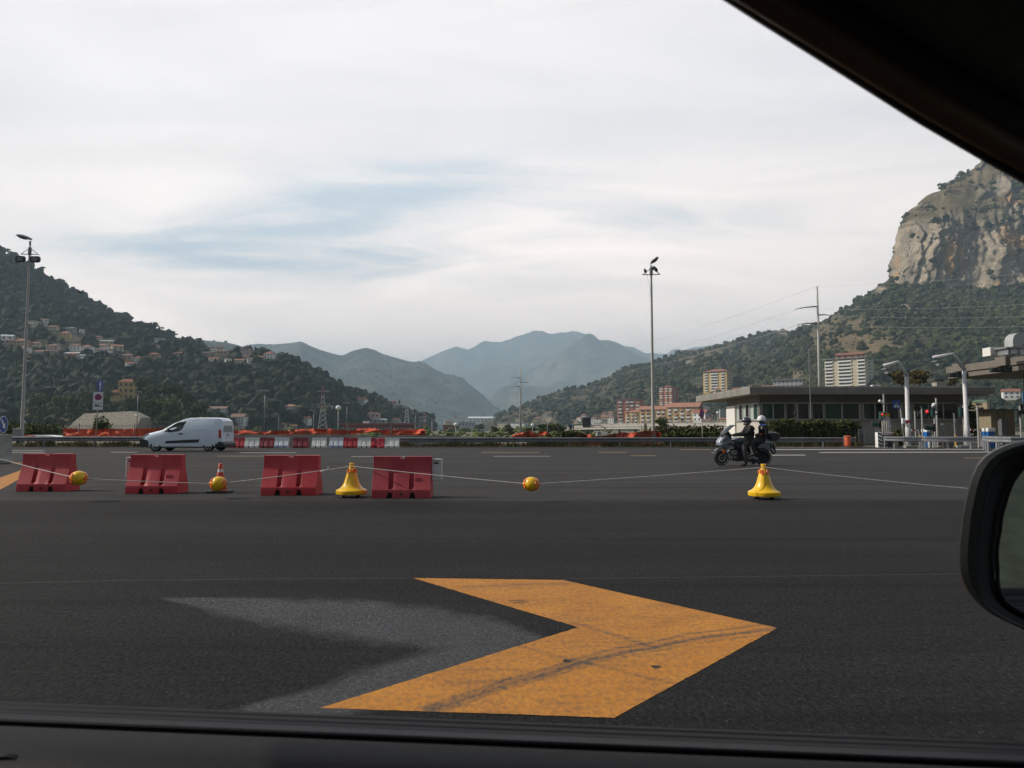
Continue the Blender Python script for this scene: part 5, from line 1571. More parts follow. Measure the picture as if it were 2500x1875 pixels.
# ------------------------------------------------------------------ low concrete walls
YW = 50.0
t = thing('concrete_wall', 'long low grey concrete wall behind the far row of water barriers, chipped along its top', 'concrete wall', (xat(548, YW), YW, 0))
b = MB()
xs = [548, 620, 694, 700, 712, 716, 800, 900, 904, 912, 920, 926, 1000, 1060, 1119]
tp = [.84, .84, .82, .74, .72, .84, .84, .83, .70, .66, .70, .80, .80, .78, .74]
x0 = xat(548, YW)
vs = []
for px, h in zip(xs, tp):
    x = xat(px, YW) - x0
    vs += [(x, -.12, 0), (x, -.10, h), (x, .10, h), (x, .12, 0)]
fs = []
for i in range(len(xs) - 1):
    for j in range(4): fs.append((i * 4 + j, i * 4 + (j + 1) % 4, (i + 1) * 4 + (j + 1) % 4, (i + 1) * 4 + j))
fs += [(0, 1, 2, 3), tuple(4 * (len(xs) - 1) + j for j in (3, 2, 1, 0))]
b.add(vs, fs); b.build('wall', CONCRETE_D, t)
b = MB(); b.box((xat(704, YW) - x0, -.13, .30), (.22, .06, .6)); b.build('broken_edge', mat('rusty_rebar', (.14, .06, .03), .9, .4, 20), t)
YB = 62.0
t = thing('concrete_wall', 'pale concrete wall with slanting shadow strips behind the guard rail, left of the wooden pole', 'concrete wall', (xat(1058, YB), YB, 0))
x1 = xat(1225, YB) - xat(1058, YB)
b = MB(); b.slab([(0, 0), (0, .50), (.15, .62), (x1 - 1.1, .58), (x1 - 1.1, 0)], -.15, .15); b.build('wall', CONCRETE, t)
for px in (1133, 1178):
    b = MB(); x = xat(px, YB) - xat(1058, YB); b.slab([(x, .60), (x + .18, .60), (x + .62, .22), (x + .50, .22)], -.34, -.155); b.build('slant_shadow', CONCRETE_D, t)  # darker slanting slabs built in place of shadows on the wall
for px in (1211, 1219):
    b = MB(); x = xat(px, YB) - xat(1058, YB); b.box((x, 0, .26), (.13, .3, .52)); b.build('pillar', CONCRETE_D, t)
b = MB(); b.box((x1 - .55, 0, .555), (1.25, .34, .07)); b.build('lintel', TRIM, t)

# ------------------------------------------------------------------ orange safety netting
NET = mat('orange_netting', (0.66, 0.075, 0.018), 0.75, 0.45, 2.0, alpha=(26, .34, .50, .5))
NET_D = mat('orange_netting_folds', (0.58, 0.06, 0.016), 0.75, 0.45, 2.0, alpha=(22, .30, .48, .45))


def net(label, outline, Y, posts, m=NET, wav=.10, post_h=1.5, folds=1):
    """outline: (px, py top, py bottom) along the run"""
    a = np.array(outline, float)
    n = max(24, int((a[-1, 0] - a[0, 0]) / 3))
    xs = np.linspace(a[0, 0], a[-1, 0], n)
    tp = np.interp(xs, a[:, 0], a[:, 1]); bt = np.interp(xs, a[:, 0], a[:, 2])
    o = Vector((xat(a[0, 0], Y), Y, 0))
    t = thing('safety_net', label, 'safety net', o, 0, 'orange safety nets along the works')
    rows = 7
    P_ = []
    for i, px in enumerate(xs):
        for j in range(rows):
            k = j / (rows - 1)
            wob = fbm(px * .035, k * 1.2, Y + 2, 4)
            py = bt[i] + (tp[i] - bt[i]) * k + (fbm(px * .06, 7.0, Y, 3) * 1.6 if j == rows - 1 else 0)
            p = at(px, py, Y)
            P_.append((p.x - o.x, wob * wav * 6, max(0.0, p.z)))
    f = [(i * rows + j, (i + 1) * rows + j, (i + 1) * rows + j + 1, i * rows + j + 1) for i in range(n - 1) for j in range(rows - 1)]
    ob = raw_mesh('net', np.array(P_), np.array(f), m, smooth=True); ob.parent = t
    for px, ptop in posts:
        p = at(px, ptop, Y)
        q = MB(); q.cyl((p.x - o.x, -.06, 0), (p.x - o.x, -.06, p.z), .035, n=7); q.build('post', STEEL_D, t)
    return t


net('orange safety net behind the guard rail left of the van, below the stone-faced slope', [(147, 1046.5, 1068), (170, 1045, 1068), (200, 1048, 1068), (250, 1048, 1068), (262, 1046, 1068), (290, 1047, 1068), (330, 1046, 1068), (400, 1044.5, 1068), (470, 1044, 1068)], 53.5, [(195, 1034), (330, 1034), (424, 1036)])
net('short scrap of orange net at the far left by the lamp post', [(46, 1063, 1068), (60, 1062, 1068), (82, 1063.5, 1068)], 55.0, [])
net('long orange safety net sagging on thin posts above the low concrete wall', [(545, 1050, 1063), (600, 1051, 1063), (640, 1054, 1063), (690, 1051, 1063), (745, 1047, 1063), (800, 1047, 1063), (850, 1050, 1063), (890, 1046, 1058), (905, 1045, 1056), (920, 1047, 1056), (932, 1050, 1058), (936, 1048, 1064), (1000, 1048, 1064), (1032, 1048, 1064), (1040, 1047, 1064)], 51.0,
    [(587, 1039), (637, 1040), (710, 1041), (749, 1040), (800, 1039), (850, 1039), (918, 1041), (955, 1038)])
net('bright bundled end of orange net at the right end of the low concrete wall', [(1027, 1054, 1064), (1031, 1047, 1064), (1036, 1046, 1064), (1040, 1051, 1064)], 50.8, [], m=NET_D, wav=.3)
net('heap of orange netting draped in two humps by the wooden pole', [(1250, 1064, 1072), (1258, 1059, 1072), (1275, 1057, 1072), (1293, 1050, 1072), (1302, 1057, 1072), (1311, 1061, 1072), (1314, 1054, 1072), (1330, 1053, 1072), (1340, 1056, 1072), (1347, 1066, 1072)], 52.0, [], m=NET_D, wav=.25)
net('long crumpled orange net lying behind the guard rail under the viaduct', [(1383, 1058, 1075), (1400, 1056, 1090), (1430, 1060, 1090), (1462, 1065, 1090), (1500, 1059, 1090), (1510, 1055, 1090), (1540, 1057, 1090), (1570, 1052, 1090), (1600, 1053, 1090), (1616, 1056, 1090), (1617, 1070, 1090)], 50.2, [(1476, 1042), (1566, 1041)], m=NET_D, wav=.22)


# ------------------------------------------------------------------ hedges and roadside weeds
def leaf_cloud(pts_nrm, size, rng, flat=0.6):
    """quads about each point; returns verts, faces"""
    n = len(pts_nrm)
    c = np.array(pts_nrm)
    a = rng.normal(size=(n, 3)); a /= np.linalg.norm(a, axis=1)[:, None]
    b = np.cross(a, rng.normal(size=(n, 3))); b /= np.linalg.norm(b, axis=1)[:, None]
    s = size * (0.6 + 0.8 * rng.random((n, 1)))
    v = np.stack([c - a * s - b * s * flat, c + a * s - b * s * flat, c + a * s + b * s * flat, c - a * s + b * s * flat], 1).reshape(-1, 3)
    return v, np.arange(4 * n).reshape(-1, 4)


def hedge(label, px0, px1, top, Y, depth, m, h_base=0.0, dens=150, size=.085):
    rng = np.random.default_rng(int(px0))
    x0, x1 = xat(px0, Y), xat(px1, Y)
    zt = at((px0 + px1) / 2, top, Y).z
    n = int(dens * (x1 - x0) * (zt + depth))
    pts = []
    for _ in range(n):
        x = rng.random() * (x1 - x0)
        u = rng.random()
        edge = min(1, min(x, x1 - x0 - x) / .5) ** .5
        hh = zt * (0.90 + .16 * fbm(x * .9, px0, 2, 3)) * (.75 + .25 * edge)
        if u < .62: p = (x, -depth / 2 * (1 + .12 * rng.normal()), rng.random() * hh)
        elif u < .9: p = (x, (rng.random() - .5) * depth, hh * (1 + .05 * rng.normal()))
        else: p = (x, depth / 2, rng.random() * hh)
        pts.append(p)
    v, f = leaf_cloud(pts, size, rng)
    t = thing('hedge', label, 'hedge', (x0, Y, h_base), 0, 'clipped hedges by the toll office')
    tint = np.repeat(rng.normal(.5, .25, len(f)), 4)
    o = raw_mesh('foliage', v, f, m, {'tint': tint}); o.parent = t
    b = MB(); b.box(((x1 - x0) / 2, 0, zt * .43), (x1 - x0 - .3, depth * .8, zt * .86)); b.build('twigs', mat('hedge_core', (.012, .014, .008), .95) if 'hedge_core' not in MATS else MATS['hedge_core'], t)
    return t


HEDGE_L = forest_mat('hedge_leaves', (0.022, 0.032, 0.010), (0.095, 0.105, 0.028))
hedge('tall clipped hedge in front of the toll office windows, behind the motorcycle riders', 1866, 2090, 1026, 53.0, 1.6, HEDGE_L)
hedge('low dark hedge behind the guard rail around the round no-parking sign', 1617, 1770, 1054, 51.5, 1.2, HEDGE_L)
hedge('small bright green shrub between the two bent lamp posts\' guard rail and the office wall', 2176, 2204, 1047, 50.5, 1.0, HEDGE_L)

OLE = forest_mat('oleander_leaves', (0.03, 0.040, 0.018), (0.10, 0.09, 0.035))


def shrub(name, label, cat, px, pyb, w, h, Y, m, flowers=None, n=700, group=None):
    rng = np.random.default_rng(int(px * 7))
    p = at(px, pyb, Y); p.z = max(0, p.z)
    t = thing(name, label, cat, p, 0, group)
    pts = []
    for _ in range(n):
        d = Vector(rng.normal(size=3)).normalized() * (rng.random() ** .4)
        k = .75 + .5 * fbm(d.x * 2 + px, d.y * 2, d.z * 2, 3)
        pts.append((d.x * w * k, d.y * w * k * .7, h * .5 + d.z * h * .5 * k))
    v, f = leaf_cloud(pts, .09, rng)
    o = raw_mesh('foliage', v, f, m, {'tint': np.repeat(rng.normal(.5, .3, len(f)), 4)}); o.parent = t
    if flowers:
        v, f = leaf_cloud(pts[:n // 8], .06, rng); o = raw_mesh('flowers', v, f, flowers); o.parent = t
    q = MB(); q.tube([(0, 0, 0), (.05, 0, h * .4)], .04, 6); q.build('stem', TRIM, t)
    return t


shrub('shrub', 'rounded green shrub behind the guard rail left of the crumpled orange net', 'shrub', 1386, 1092, 1.3, 1.35, 50.6, LEAF)
shrub('shrub', 'low dark shrub behind the rail below the humped orange netting', 'shrub', 1330, 1092, 1.2, .85, 49.6, LEAF)
for px, lab in ((1770, 'white flowering bush showing above the rail in front of the motorcycle'),):
    shrub('shrub', lab, 'shrub', px - 15, 1092, .9, .78, 49.4, LEAF, flowers=mat('white_petals', (.62, .62, .45), .6))
FLOW_R = mat('red_petals', (.28, .03, .04), .7)
for i, px in enumerate((1622, 1655, 1700, 1738)):
    shrub('oleander_bush', ('reddish oleander bush just right of the tall lamp pole', 'reddish oleander bush left of the round no-parking sign', 'reddish oleander bush right behind the round no-parking sign', 'reddish oleander bush beside the office corner')[i], 'bush', px, 1075, 1.5, 1.25, 54, OLE, flowers=FLOW_R, n=500, group='oleander bushes below the viaduct')
# bushes around the left lamp and behind the net
for i, (px, w, h, Y, lab) in enumerate([(25, 3.2, 2.4, 68, 'wide green bush at the far left beside the lamp control box'), (85, 2.0, 1.9, 64, 'round green bush just right of the left lamp post'), (125, 2.3, 2.0, 66, 'round green bush left of the orange net'), (245, 1.2, 2.6, 68, 'dark bush growing through the railing below the stone-faced slope')]):
    shrub('bush', lab, 'bush', px, 1080, w, h, Y, LEAF, n=900)

# weeds along the rail: uncountable
rng = np.random.default_rng(5)
V, F_, Tn = [], [], []
k = 0
for _ in range(15000):
    px = rng.random() * 2100
    if 548 < px < 972 and rng.random() < .93: continue
    Y = 48.35 + rng.random() * 1.3
    d = .5 + .9 * fbm(px * .012, 3.3, 1, 4)
    if rng.random() > d + .25: continue
    h = (.10 + .30 * rng.random() ** 1.5) * (.4 + d)
    x = xat(px, Y)
    lean = rng.normal(size=2) * .12
    w = .022 + .03 * rng.random()
    V += [(x - w, Y, 0), (x + w, Y, 0), (x + lean[0] + w * .3, Y + lean[1], h), (x + lean[0] - w * .3, Y + lean[1], h)]
    F_.append((k, k + 1, k + 2, k + 3)); k += 4
    tt = rng.normal(.45, .35); Tn += [tt] * 4
WEED = forest_mat('roadside_weeds', (0.035, 0.042, 0.016), (0.20, 0.16, 0.07))
tag(raw_mesh('weeds', np.array(V), np.array(F_), WEED, {'tint': Tn}), 'tufts of weeds and dry grass along the foot of the far guard rail', 'weeds', kind='stuff')

# ------------------------------------------------------------------ lamp masts, signs


def lamp_head(parent, c, d, s=1.0, m=None):
    """cobra head lamp: teardrop body pointing along d, lens below"""
    d = Vector(d).normalized(); up = Vector((0, 0, 1)); side = d.cross(up).normalized(); up = side.cross(d)
    Mx = Matrix((side, d, up)).transposed()
    q = MB(); q.sphere((0, 0, 0), (.19 * s, .44 * s, .12 * s), 18, 10)
    q.v = [tuple(Mx @ Vector((x * (1.0 if y > -.1 * s else 1 + (y + .1 * s) / (.5 * s)), y, max(z, -.035 * s))) + Vector(c)) for x, y, z in q.v]
    o = q.build('lamp_head', m or STEEL, parent, smooth=45)
    q = MB(); q.sphere((0, 0, 0), (.16 * s, .30 * s, .09 * s), 16, 8)
    q.v = [tuple(Mx @ Vector((x, y + .06 * s, min(z, 0) - .03 * s)) + Vector(c)) for x, y, z in q.v]
    q.build('lens', mat('lamp_lens', (.14, .13, .11), .25) if 'lamp_lens' not in MATS else MATS['lamp_lens'], o, smooth=True)
    return o


def mast(label, pxb, pyt, Y, head_dir, floods, rot, drop):
    p = Vector((xat(pxb, Y), Y, 0))
    H_ = at(pxb, pyt, Y).z
    t = thing('lamp_mast', label, 'lamp post', p, 0, 'tall lamp masts')
    q = MB(); q.tube([(0, 0, 0), (0, 0, 1.4), (0, 0, 1.5), (0, 0, H_ * .5), (0, 0, H_ - drop - .2), (0, 0, H_ - .25)], [.135, .13, .11, .095, .07, .055], 14); q.build('pole', POLE_G, t, smooth=True)
    q = MB(); q.cyl((0, 0, H_ - .45), (0, 0, H_ - .15), .075, n=10); q.build('spigot', STEEL, t)
    d = Vector(head_dir)
    lamp_head(t, Vector((0, 0, H_)) + d.normalized() * (.40 if floods else .33), d, 1.25 if floods else 1.0)
    zb = H_ - drop
    ca, sa = math.cos(rot), math.sin(rot)
    q = MB()
    q.tube([(-.62 * ca, -.62 * sa, zb), (.62 * ca, .62 * sa, zb)], .032, 6)
    q.tube([(-.62 * ca, -.62 * sa, zb), (-.06 * ca, -.06 * sa, zb + .42)], .026, 6)
    q.tube([(.62 * ca, .62 * sa, zb), (.06 * ca, .06 * sa, zb + .42)], .026, 6)
    q.cyl((0, 0, zb - .05), (0, 0, zb + .5), .12, n=10)
    q.build('cross_arm', STEEL_D, t, smooth=40)
    if floods:
        for s in (-1, 1):
            f = thing('flood_lamp', None, None); f.parent = t; f.location = (s * .52 * ca - .02, s * .52 * sa - .10, zb - .40)
            q = MB(); q.slab([(-.33, -.23), (.20, -.23), (.31, -.16), (.34, 0), (.31, .16), (.20, .23), (-.33, .23), (-.35, .1), (-.35, -.1)], -.12, .12, .1); q.build('housing', BLACK_PL, f, smooth=40)
            for dz in (-.075, .065):
                q = MB(); q.box((0, -.124, dz), (.42, .012, .075)); q.build('lens', mat('flood_lens', (.34, .38, .38), .15) if 'flood_lens' not in MATS else MATS['flood_lens'], f, bevel=.01)
            q = MB(); q.tube([(-.30, 0, .05), (-.30, 0, .36), (.30, 0, .36), (.30, 0, .05)], .012, 5); q.build('bracket', STEEL_D, f)
    return t, p, H_, zb, ca, sa


tl, pl_, Hl, zb, ca, sa = mast('tall grey lamp mast at the left with two black flood lamps under its cross arm', 56, 584, 52.0, (-1, -.45, .28), True, R(4), 1.12)
q = MB(); q.box((-.10, -.2, .95), (.62, .36, .62)); q.build('control_box', STEEL, tl, bevel=.02)
q = MB(); q.box((.1, -.1, .45), (.25, .2, .5)); q.build('box_stand', STEEL_D, tl)
tr_, pr_, Hr, zb, ca, sa = mast('tall pale lamp mast with three dark birds perched on its cross arm', 1594, 643, 50.0, (.5, -.75, .42), False, R(-8), .80)
q = MB(); q.tube([(-.3, 0, zb), (-.22, -.02, zb - .5), (-.1, -.05, zb - .9), (-.12, -.05, zb - 1.3), (-.25, -.05, zb - 1.45), (-.1, -.06, zb - 1.6)], .010, 4); q.build('loose_cable', STEEL_D, tr_, smooth=True)
BIRD = mat('black_feathers', (.012, .012, .014), .6)


def bird(label, x, z, lean, s=1.0, turn=0.0):
    t = thing('bird', label, 'bird', (pr_.x + x, pr_.y + x * math.tan(R(-8)), z), turn, 'birds on the lamp mast')
    J = {'tail': ((.10 * s, 0, -.10 * s), (.022, .012)), 'rump': ((.05 * s, 0, .03 * s), .045 * s), 'body': ((0, 0, .10 * s), .068 * s), 'breast': ((-.03 * s + lean, 0, .18 * s), .062 * s), 'neck': ((-.035 * s + lean, 0, .235 * s), .040 * s), 'head': ((-.055 * s + lean, 0, .275 * s), .040 * s), 'beak': ((-.13 * s + lean, 0, .268 * s), .010)}
    skinned('body', J, [('tail', 'rump'), ('rump', 'body'), ('body', 'breast'), ('breast', 'neck'), ('neck', 'head'), ('head', 'beak')], lambda c: 0, [BIRD], t, root=2, fat=1.35)
    for sy in (-1, 1):
        q = MB(); q.tube([(.0, sy * .03, .05), (.0, sy * .025, -.01), (-.03, sy * .025, -.012)], .009, 5); q.build('leg', BIRD, t)
    return t


zt = zb + .42
bird('leftmost dark bird, hunched on the left strut of the lamp mast', -.42, zb + .16, .02, 1.0, .2)
bird('dark bird perched right beside the pole of the lamp mast', .16, zt - .06, -.01, .95, math.pi)
bird('slim dark bird standing on the right strut of the lamp mast', .34, zb + .22, .0, 1.05, .1)


def round_plate(parent, r, m, z, y=-.03, rz=0, name='plate'):
    q = MB(); q.cyl((0, y - .012, z), (0, y + .012, z), r, n=36); return q.build(name, m, parent, smooth=30)


# the left sign post: blue arrow disc over a no-stopping board
YS = 50.2
t = thing('sign_post', 'tall sign post with a blue arrow disc above a white no-stopping board', 'road sign', (xat(235.5, YS), YS, 0), R(-14) * 0)
H_ = at(241, 927, YS).z
q = MB(); q.tube([(0, 0, 0), (.17, 0, H_)], .038, 10); q.build('post', POLE_G, t, smooth=True)
zc = at(241, 941, YS).z
d = thing('arrow_disc', None, None); d.parent = t; d.location = (.22, -.05, 0); d.rotation_euler = (0, 0, R(93))
q = MB(); q.cyl((0, -.012, zc), (0, .012, zc), .45, n=36); q.build('disc', BLUE_SG, d, smooth=30)
q = MB(); q.slab([(-.04, zc - .34), (.04, zc - .34), (.04, zc + .02), (.13, zc + .02), (0, zc + .34), (-.13, zc + .02), (-.04, zc + .02)], -.020, -.013); q.build('arrow', WHITE_SG, d)
z1, z0 = at(240, 957, YS).z, at(240, 1000.5, YS).z
bd = thing('no_stopping_board', None, None); bd.parent = t; bd.location = (.13, -.06, (z0 + z1) / 2); bd.rotation_euler = (0, 0, R(44))
hw, hh = .31, (z1 - z0) / 2
q = MB(); q.box((0, 0, 0), (hw * 2, .02, hh * 2)); q.build('board', WHITE_SG, bd, bevel=.01)
zc = hh * .42
Rx = Matrix.Rotation(R(90), 3, 'X')
q = MB(); q.lathe([(.165, 0), (.225, 0), (.225, .004), (.165, .004), (.165, 0)], 36, (0, -.0125, zc), Rx); q.build('red_ring', RED_SG, bd)
q = MB(); q.cyl((0, -.0105, zc), (0, -.0145, zc), .166, n=36); q.build('blue_field', BLUE_SG, bd)
q = MB()
for s in (-1, 1):
    q.add([(p[0], -.0155 if True else 0, zc + p[1]) for p in [(-.12 - .018, -s * (.12 - .018)), (-.12 + .018, -s * (.12 + .018)), (.12 + .018, s * (.12 - .018)), (.12 - .018, s * (.12 + .018))]], [(0, 1, 2, 3)])
q.build('red_cross', RED_SG, bd)


def text(body, size, m, parent, loc, rot=(R(90), 0, 0), name='lettering', align='CENTER', ext=.002):
    c = bpy.data.curves.new(name, 'FONT'); c.body = body; c.size = size; c.align_x = align; c.align_y = 'CENTER'; c.extrude = ext
    o = bpy.data.objects.new(name, c); COL.objects.link(o)
    dg = bpy.context.evaluated_depsgraph_get()
    me = bpy.data.meshes.new_from_object(o.evaluated_get(dg)); bpy.data.objects.remove(o)
    me.materials.clear(); me.materials.append(m)
    o = bpy.data.objects.new(name, me); COL.objects.link(o); o.parent = parent; o.location = loc; o.rotation_euler = rot
    return o


text('rimozione', .115, BLACK_SG, bd, (0, -.014, -hh * .24))
q = MB()
y0, y1 = -.0165, -.0115
q.slab([(-.24, -.53 * hh * 1.0 - .06), (-.22, -.53 * hh), (-.15, -.53 * hh + .02), (-.19, -.53 * hh + .13), (-.165, -.53 * hh + .14), (-.11, -.53 * hh + .04), (-.02, -.53 * hh + .04), (.02, -.53 * hh + .13), (.045, -.53 * hh + .12), (.03, -.53 * hh), (.06, -.53 * hh - .03), (.20, -.53 * hh - .02), (.24, -.53 * hh + .02), (.245, -.53 * hh - .07), (.05, -.53 * hh - .075)], y0, y1)
q.build('tow_truck_symbol', BLACK_SG, bd)

YN = 50.6
t = thing('no_parking_sign', 'round red and blue no-parking sign on a thin post above the low hedge', 'road sign', (xat(1714, YN), YN, 0))
zc = at(1711, 1010.5, YN).z
q = MB(); q.tube([(0, 0, 0), (-.02, 0, zc + .3)], .036, 10); q.build('post', POLE_G, t, smooth=True)
d = thing('disc', None, None); d.parent = t; d.location = (-.04, -.05, zc); d.rotation_euler = (0, R(4), R(50))
q = MB(); q.cyl((0, -.01, 0), (0, .012, 0), .37, n=36); q.build('plate', RED_SG, d, smooth=30)
q = MB(); q.cyl((0, -.015, 0), (0, -.009, 0), .265, n=36); q.build('blue_field', BLUE_SG, d)
q = MB(); q.add([(-.20, -.0165, .17), (-.17, -.0165, .20), (.20, -.0165, -.17), (.17, -.0165, -.20)], [(0, 1, 2, 3)]); q.build('red_bar', RED_SG, d)
q = MB(); q.box((0, .03, zc - .47), (.14, .05, .16)); q.build('bracket', STEEL, t)

# ------------------------------------------------------------------ toll office
OFF_C = mat('office_concrete', (0.29, 0.275, 0.25), 0.9, 0.25, 0.8, bump=.2, bscale=10)
OFF_W = mat('office_wall', (0.36, 0.34, 0.31), 0.85, 0.12, 1.0)
OFF_WHITE = mat('office_white_wall', (0.72, 0.70, 0.66), 0.7, 0.08, 1.0)
OFF_BR = mat('office_upper_panel', (0.16, 0.14, 0.12), 0.85, 0.2, 1.5)
ALUF = mat('aluminium_frame', (0.52, 0.52, 0.52), 0.4, metal=.3)
GLASS_G = mat('greenish_glass', (0.014, 0.024, 0.020), 0.05, spec=.7)
GLASS_V = [GLASS_G, mat('green_glass', (0.016, 0.050, 0.034), 0.06, spec=.7), mat('purplish_glass', (0.030, 0.016, 0.024), 0.05, spec=.7), mat('deep_glass', (0.008, 0.011, 0.011), 0.05, spec=.8)]
BLIND = mat('window_blind', (0.40, 0.47, 0.43), 0.3)


def wall_window(parent, M, x, z, w, h, panes, glass=None, blind=False):
    """window in a wall; M maps (along, out, up) to parent space"""
    fr = MB()
    t = .07
    for (cx, cz, sx, sz) in ((x, z - h / 2, w, t), (x, z + h / 2, w, t)) + tuple((x - w / 2 + w * k / panes, z, t, h) for k in range(panes + 1)):
        fr.box(M((cx, -.03, cz)), (1, 1, 1)); 
        # size expressed in the wall's frame
        ax, ay, az = M((1, 0, 0)) - M((0, 0, 0)), M((0, 1, 0)) - M((0, 0, 0)), M((0, 0, 1)) - M((0, 0, 0))
        base = M((cx, -.03, cz)); vs = fr.v[-8:]
        for i, v in enumerate(vs):
            q = Vector(v) - base
            fr.v[-8 + i] = tuple(base + ax * (q.x * sx) + ay * (q.y * .10) + az * (q.z * sz))
    o = fr.build('window', ALUF, parent)
    for k in range(panes):
        g = MB(); x0 = x - w / 2 + w * k / panes + t / 2; x1 = x - w / 2 + w * (k + 1) / panes - t / 2
        g.poly([M((x0, -.012, z - h / 2 + t / 2)), M((x1, -.012, z - h / 2 + t / 2)), M((x1, -.012, z + h / 2 - t / 2)), M((x0, -.012, z + h / 2 - t / 2))])
        g.build('pane', (BLIND if blind and k % 2 == 0 else (glass or GLASS_V[(k * 3 + int(abs(x) * 7)) % 4])), o)
    return o


def build_office():
    ox, oy = 19.25, 58.0
    t = thing('toll_office', 'long low flat-roofed concrete toll office with dark strip windows', 'building', (ox, oy, 0))
    zt, zb = 4.66, 4.06
    q = MB(); q.box((9.95, 8.5, (zt + zb) / 2), (19.9, 17, zt - zb)); ro = q.build('roof', OFF_C, t, bevel=.03)
    q = MB()
    for i in range(1, 5): q.box((9.95, -.012, zb + .12 * i), (19.8, .02, .012)); q.box((-.012, 8.5, zb + .12 * i), (.02, 16.9, .012))
    q.box((9.95, 8.5, zt + .03), (19.4, 16.5, .06)); q.build('roof_joints', mat('dark_joint', (.12, .115, .105), .9), ro)
    wx, wy, ww, wd = 1.40, 1.7, 17.2, 9.0
    q = MB(); q.box((wx + ww / 2, wy + wd / 2, .95), (ww, wd, 1.9)); q.build('wall', OFF_W, t)
    q = MB(); q.box((wx + ww / 2, wy + wd / 2 + .03, 2.65), (ww - .02, wd - .06, 1.5)); q.build('window_band', OFF_W, t)
    q = MB(); q.box((wx + ww / 2 + .03, wy + wd / 2 + .04, 3.73), (ww + .1, wd + .1, .66)); q.build('upper_panel', OFF_BR, t)
    q = MB(); q.box((wx + ww / 2, wy - .06, 1.93), (ww + .1, .16, .07)); q.box((wx - .06, wy + 3.2, 1.93), (.16, 6.5, .07)); q.build('sill', OFF_C, t)
    q = MB(); q.box((wx - .06, wy + 7.6, 1.70), (.20, 2.6, 3.38)); q.build('white_pier', OFF_WHITE, t)
    q = MB(); q.box((wx - .02, wy + 3.1, .93), (.06, 6.2, 1.86)); q.build('end_wall', mat('office_end_wall', (.50, .46, .41), .8, .08, 1), t)

    def MF(p): return Vector((p[0], wy + p[1], p[2]))
    Yw = oy + wy

    def wpx(px): return xat(px, Yw) - ox
    for a, b, n in ((1859, 1915, 2), (1918, 1974, 2), (1981, 2009, 1), (2013, 2097, 2), (2107, 2192, 3), (2203, 2222, 1), (2229, 2338, 3)):
        wall_window(t, MF, (wpx(a) + wpx(b)) / 2, 2.72, wpx(b) - wpx(a), 1.36, n)
    q = MB()
    for px in (1855, 1916.5, 1978, 2011, 2102, 2198, 2226, 2342):
        q = MB(); q.box((wpx(px), wy - .05, 2.7), (.16 if px not in (2102, 2198) else .28, .12, 1.5)); q.build('mullion', OFF_C, t)

    def ME(p): return Vector((wx - .03 + p[1], wy + 6.2 - p[0], p[2]))
    wall_window(t, ME, 1.0, 2.72, 1.7, 1.36, 2, blind=True)
    wall_window(t, ME, 2.8, 2.72, 1.7, 1.36, 2, blind=True)
    wall_window(t, ME, 4.9, 2.72, 2.0, 1.36, 2, blind=True)
    return t, ox, oy, zt


office, OX, OY, OZ = build_office()
t = thing('chimney', 'squat beige chimney block with a thin slab cap on the office roof', 'chimney', (xat(2295, 62), 62, OZ + .06))
q = MB(); q.box((0, 0, .32), (.85, .7, .64)); q.build('stack', OFF_W, t)
q = MB(); q.box((-.1, 0, .78), (1.25, 1.0, .06)); [q.box((s * .3, 0, .69), (.06, .3, .14)) for s in (-1, 1)]; q.build('cap', OFF_BR, t)
t = thing('tv_antenna', 'slanting rooftop antenna on a thin mast above the office chimney', 'antenna', (xat(2285, 61.5), 61.5, OZ + .06))
q = MB(); q.cyl((0, 0, 0), (0, 0, 1.62), .02, n=6); q.build('mast', STEEL_D, t)
q = MB(); q.cyl((-.62, 0, 1.16), (.72, 0, 1.62), .015, n=5)
for k in range(7): f = k / 6; q.cyl((-.55 + 1.2 * f, -.25, 1.18 + .41 * f), (-.55 + 1.2 * f, .25, 1.18 + .41 * f), .010, n=4)
q.build('boom', STEEL_D, t)
t = thing('air_conditioner', 'small pale air conditioning unit on the office roof right of the white tower block', 'air conditioner', (xat(2139, 62), 62, OZ + .06))
q = MB(); q.box((0, 0, .17), (.72, .4, .30)); o = q.build('case', WHITE_PT, t, bevel=.02)
q = MB(); q.cyl((-.1, -.205, .17), (-.1, -.215, .17), .12, n=16); q.build('fan_grille', TRIM, t)

# ------------------------------------------------------------------ toll canopy
CAN = mat('canopy_cladding', (0.155, 0.135, 0.115), 0.75, 0.15, 1.2)
t = thing('toll_canopy', 'broad brown toll canopy at the right edge on a dark pillar', 'canopy', (33.4, 40, 0))
q = MB(); q.box((9, 7.5, 5.72), (18, 15, .52)); q.build('upper_fascia', CAN, t, bevel=.03)
q = MB(); q.box((9.06, 7.5, 5.25), (17.9, 14.9, .36)); q.build('lower_fascia', CAN, t, bevel=.03)
q = MB(); q.box((9.2, 7.5, 5.45), (17.7, 14.7, .06)); q.build('shadow_gap', TRIM, t)
for y in (13.2, 8.4):
    q = MB(); q.box((-.06, y, 5.80), (.5, 1.05, .62)); q.build('bracket_block', CAN, t, bevel=.02)
q = MB(); q.box((2.6, 9.0, 2.5), (1.0, 1.3, 5.1)); q.build('pillar', mat('dark_pillar', (.03, .03, .034), .6), t)
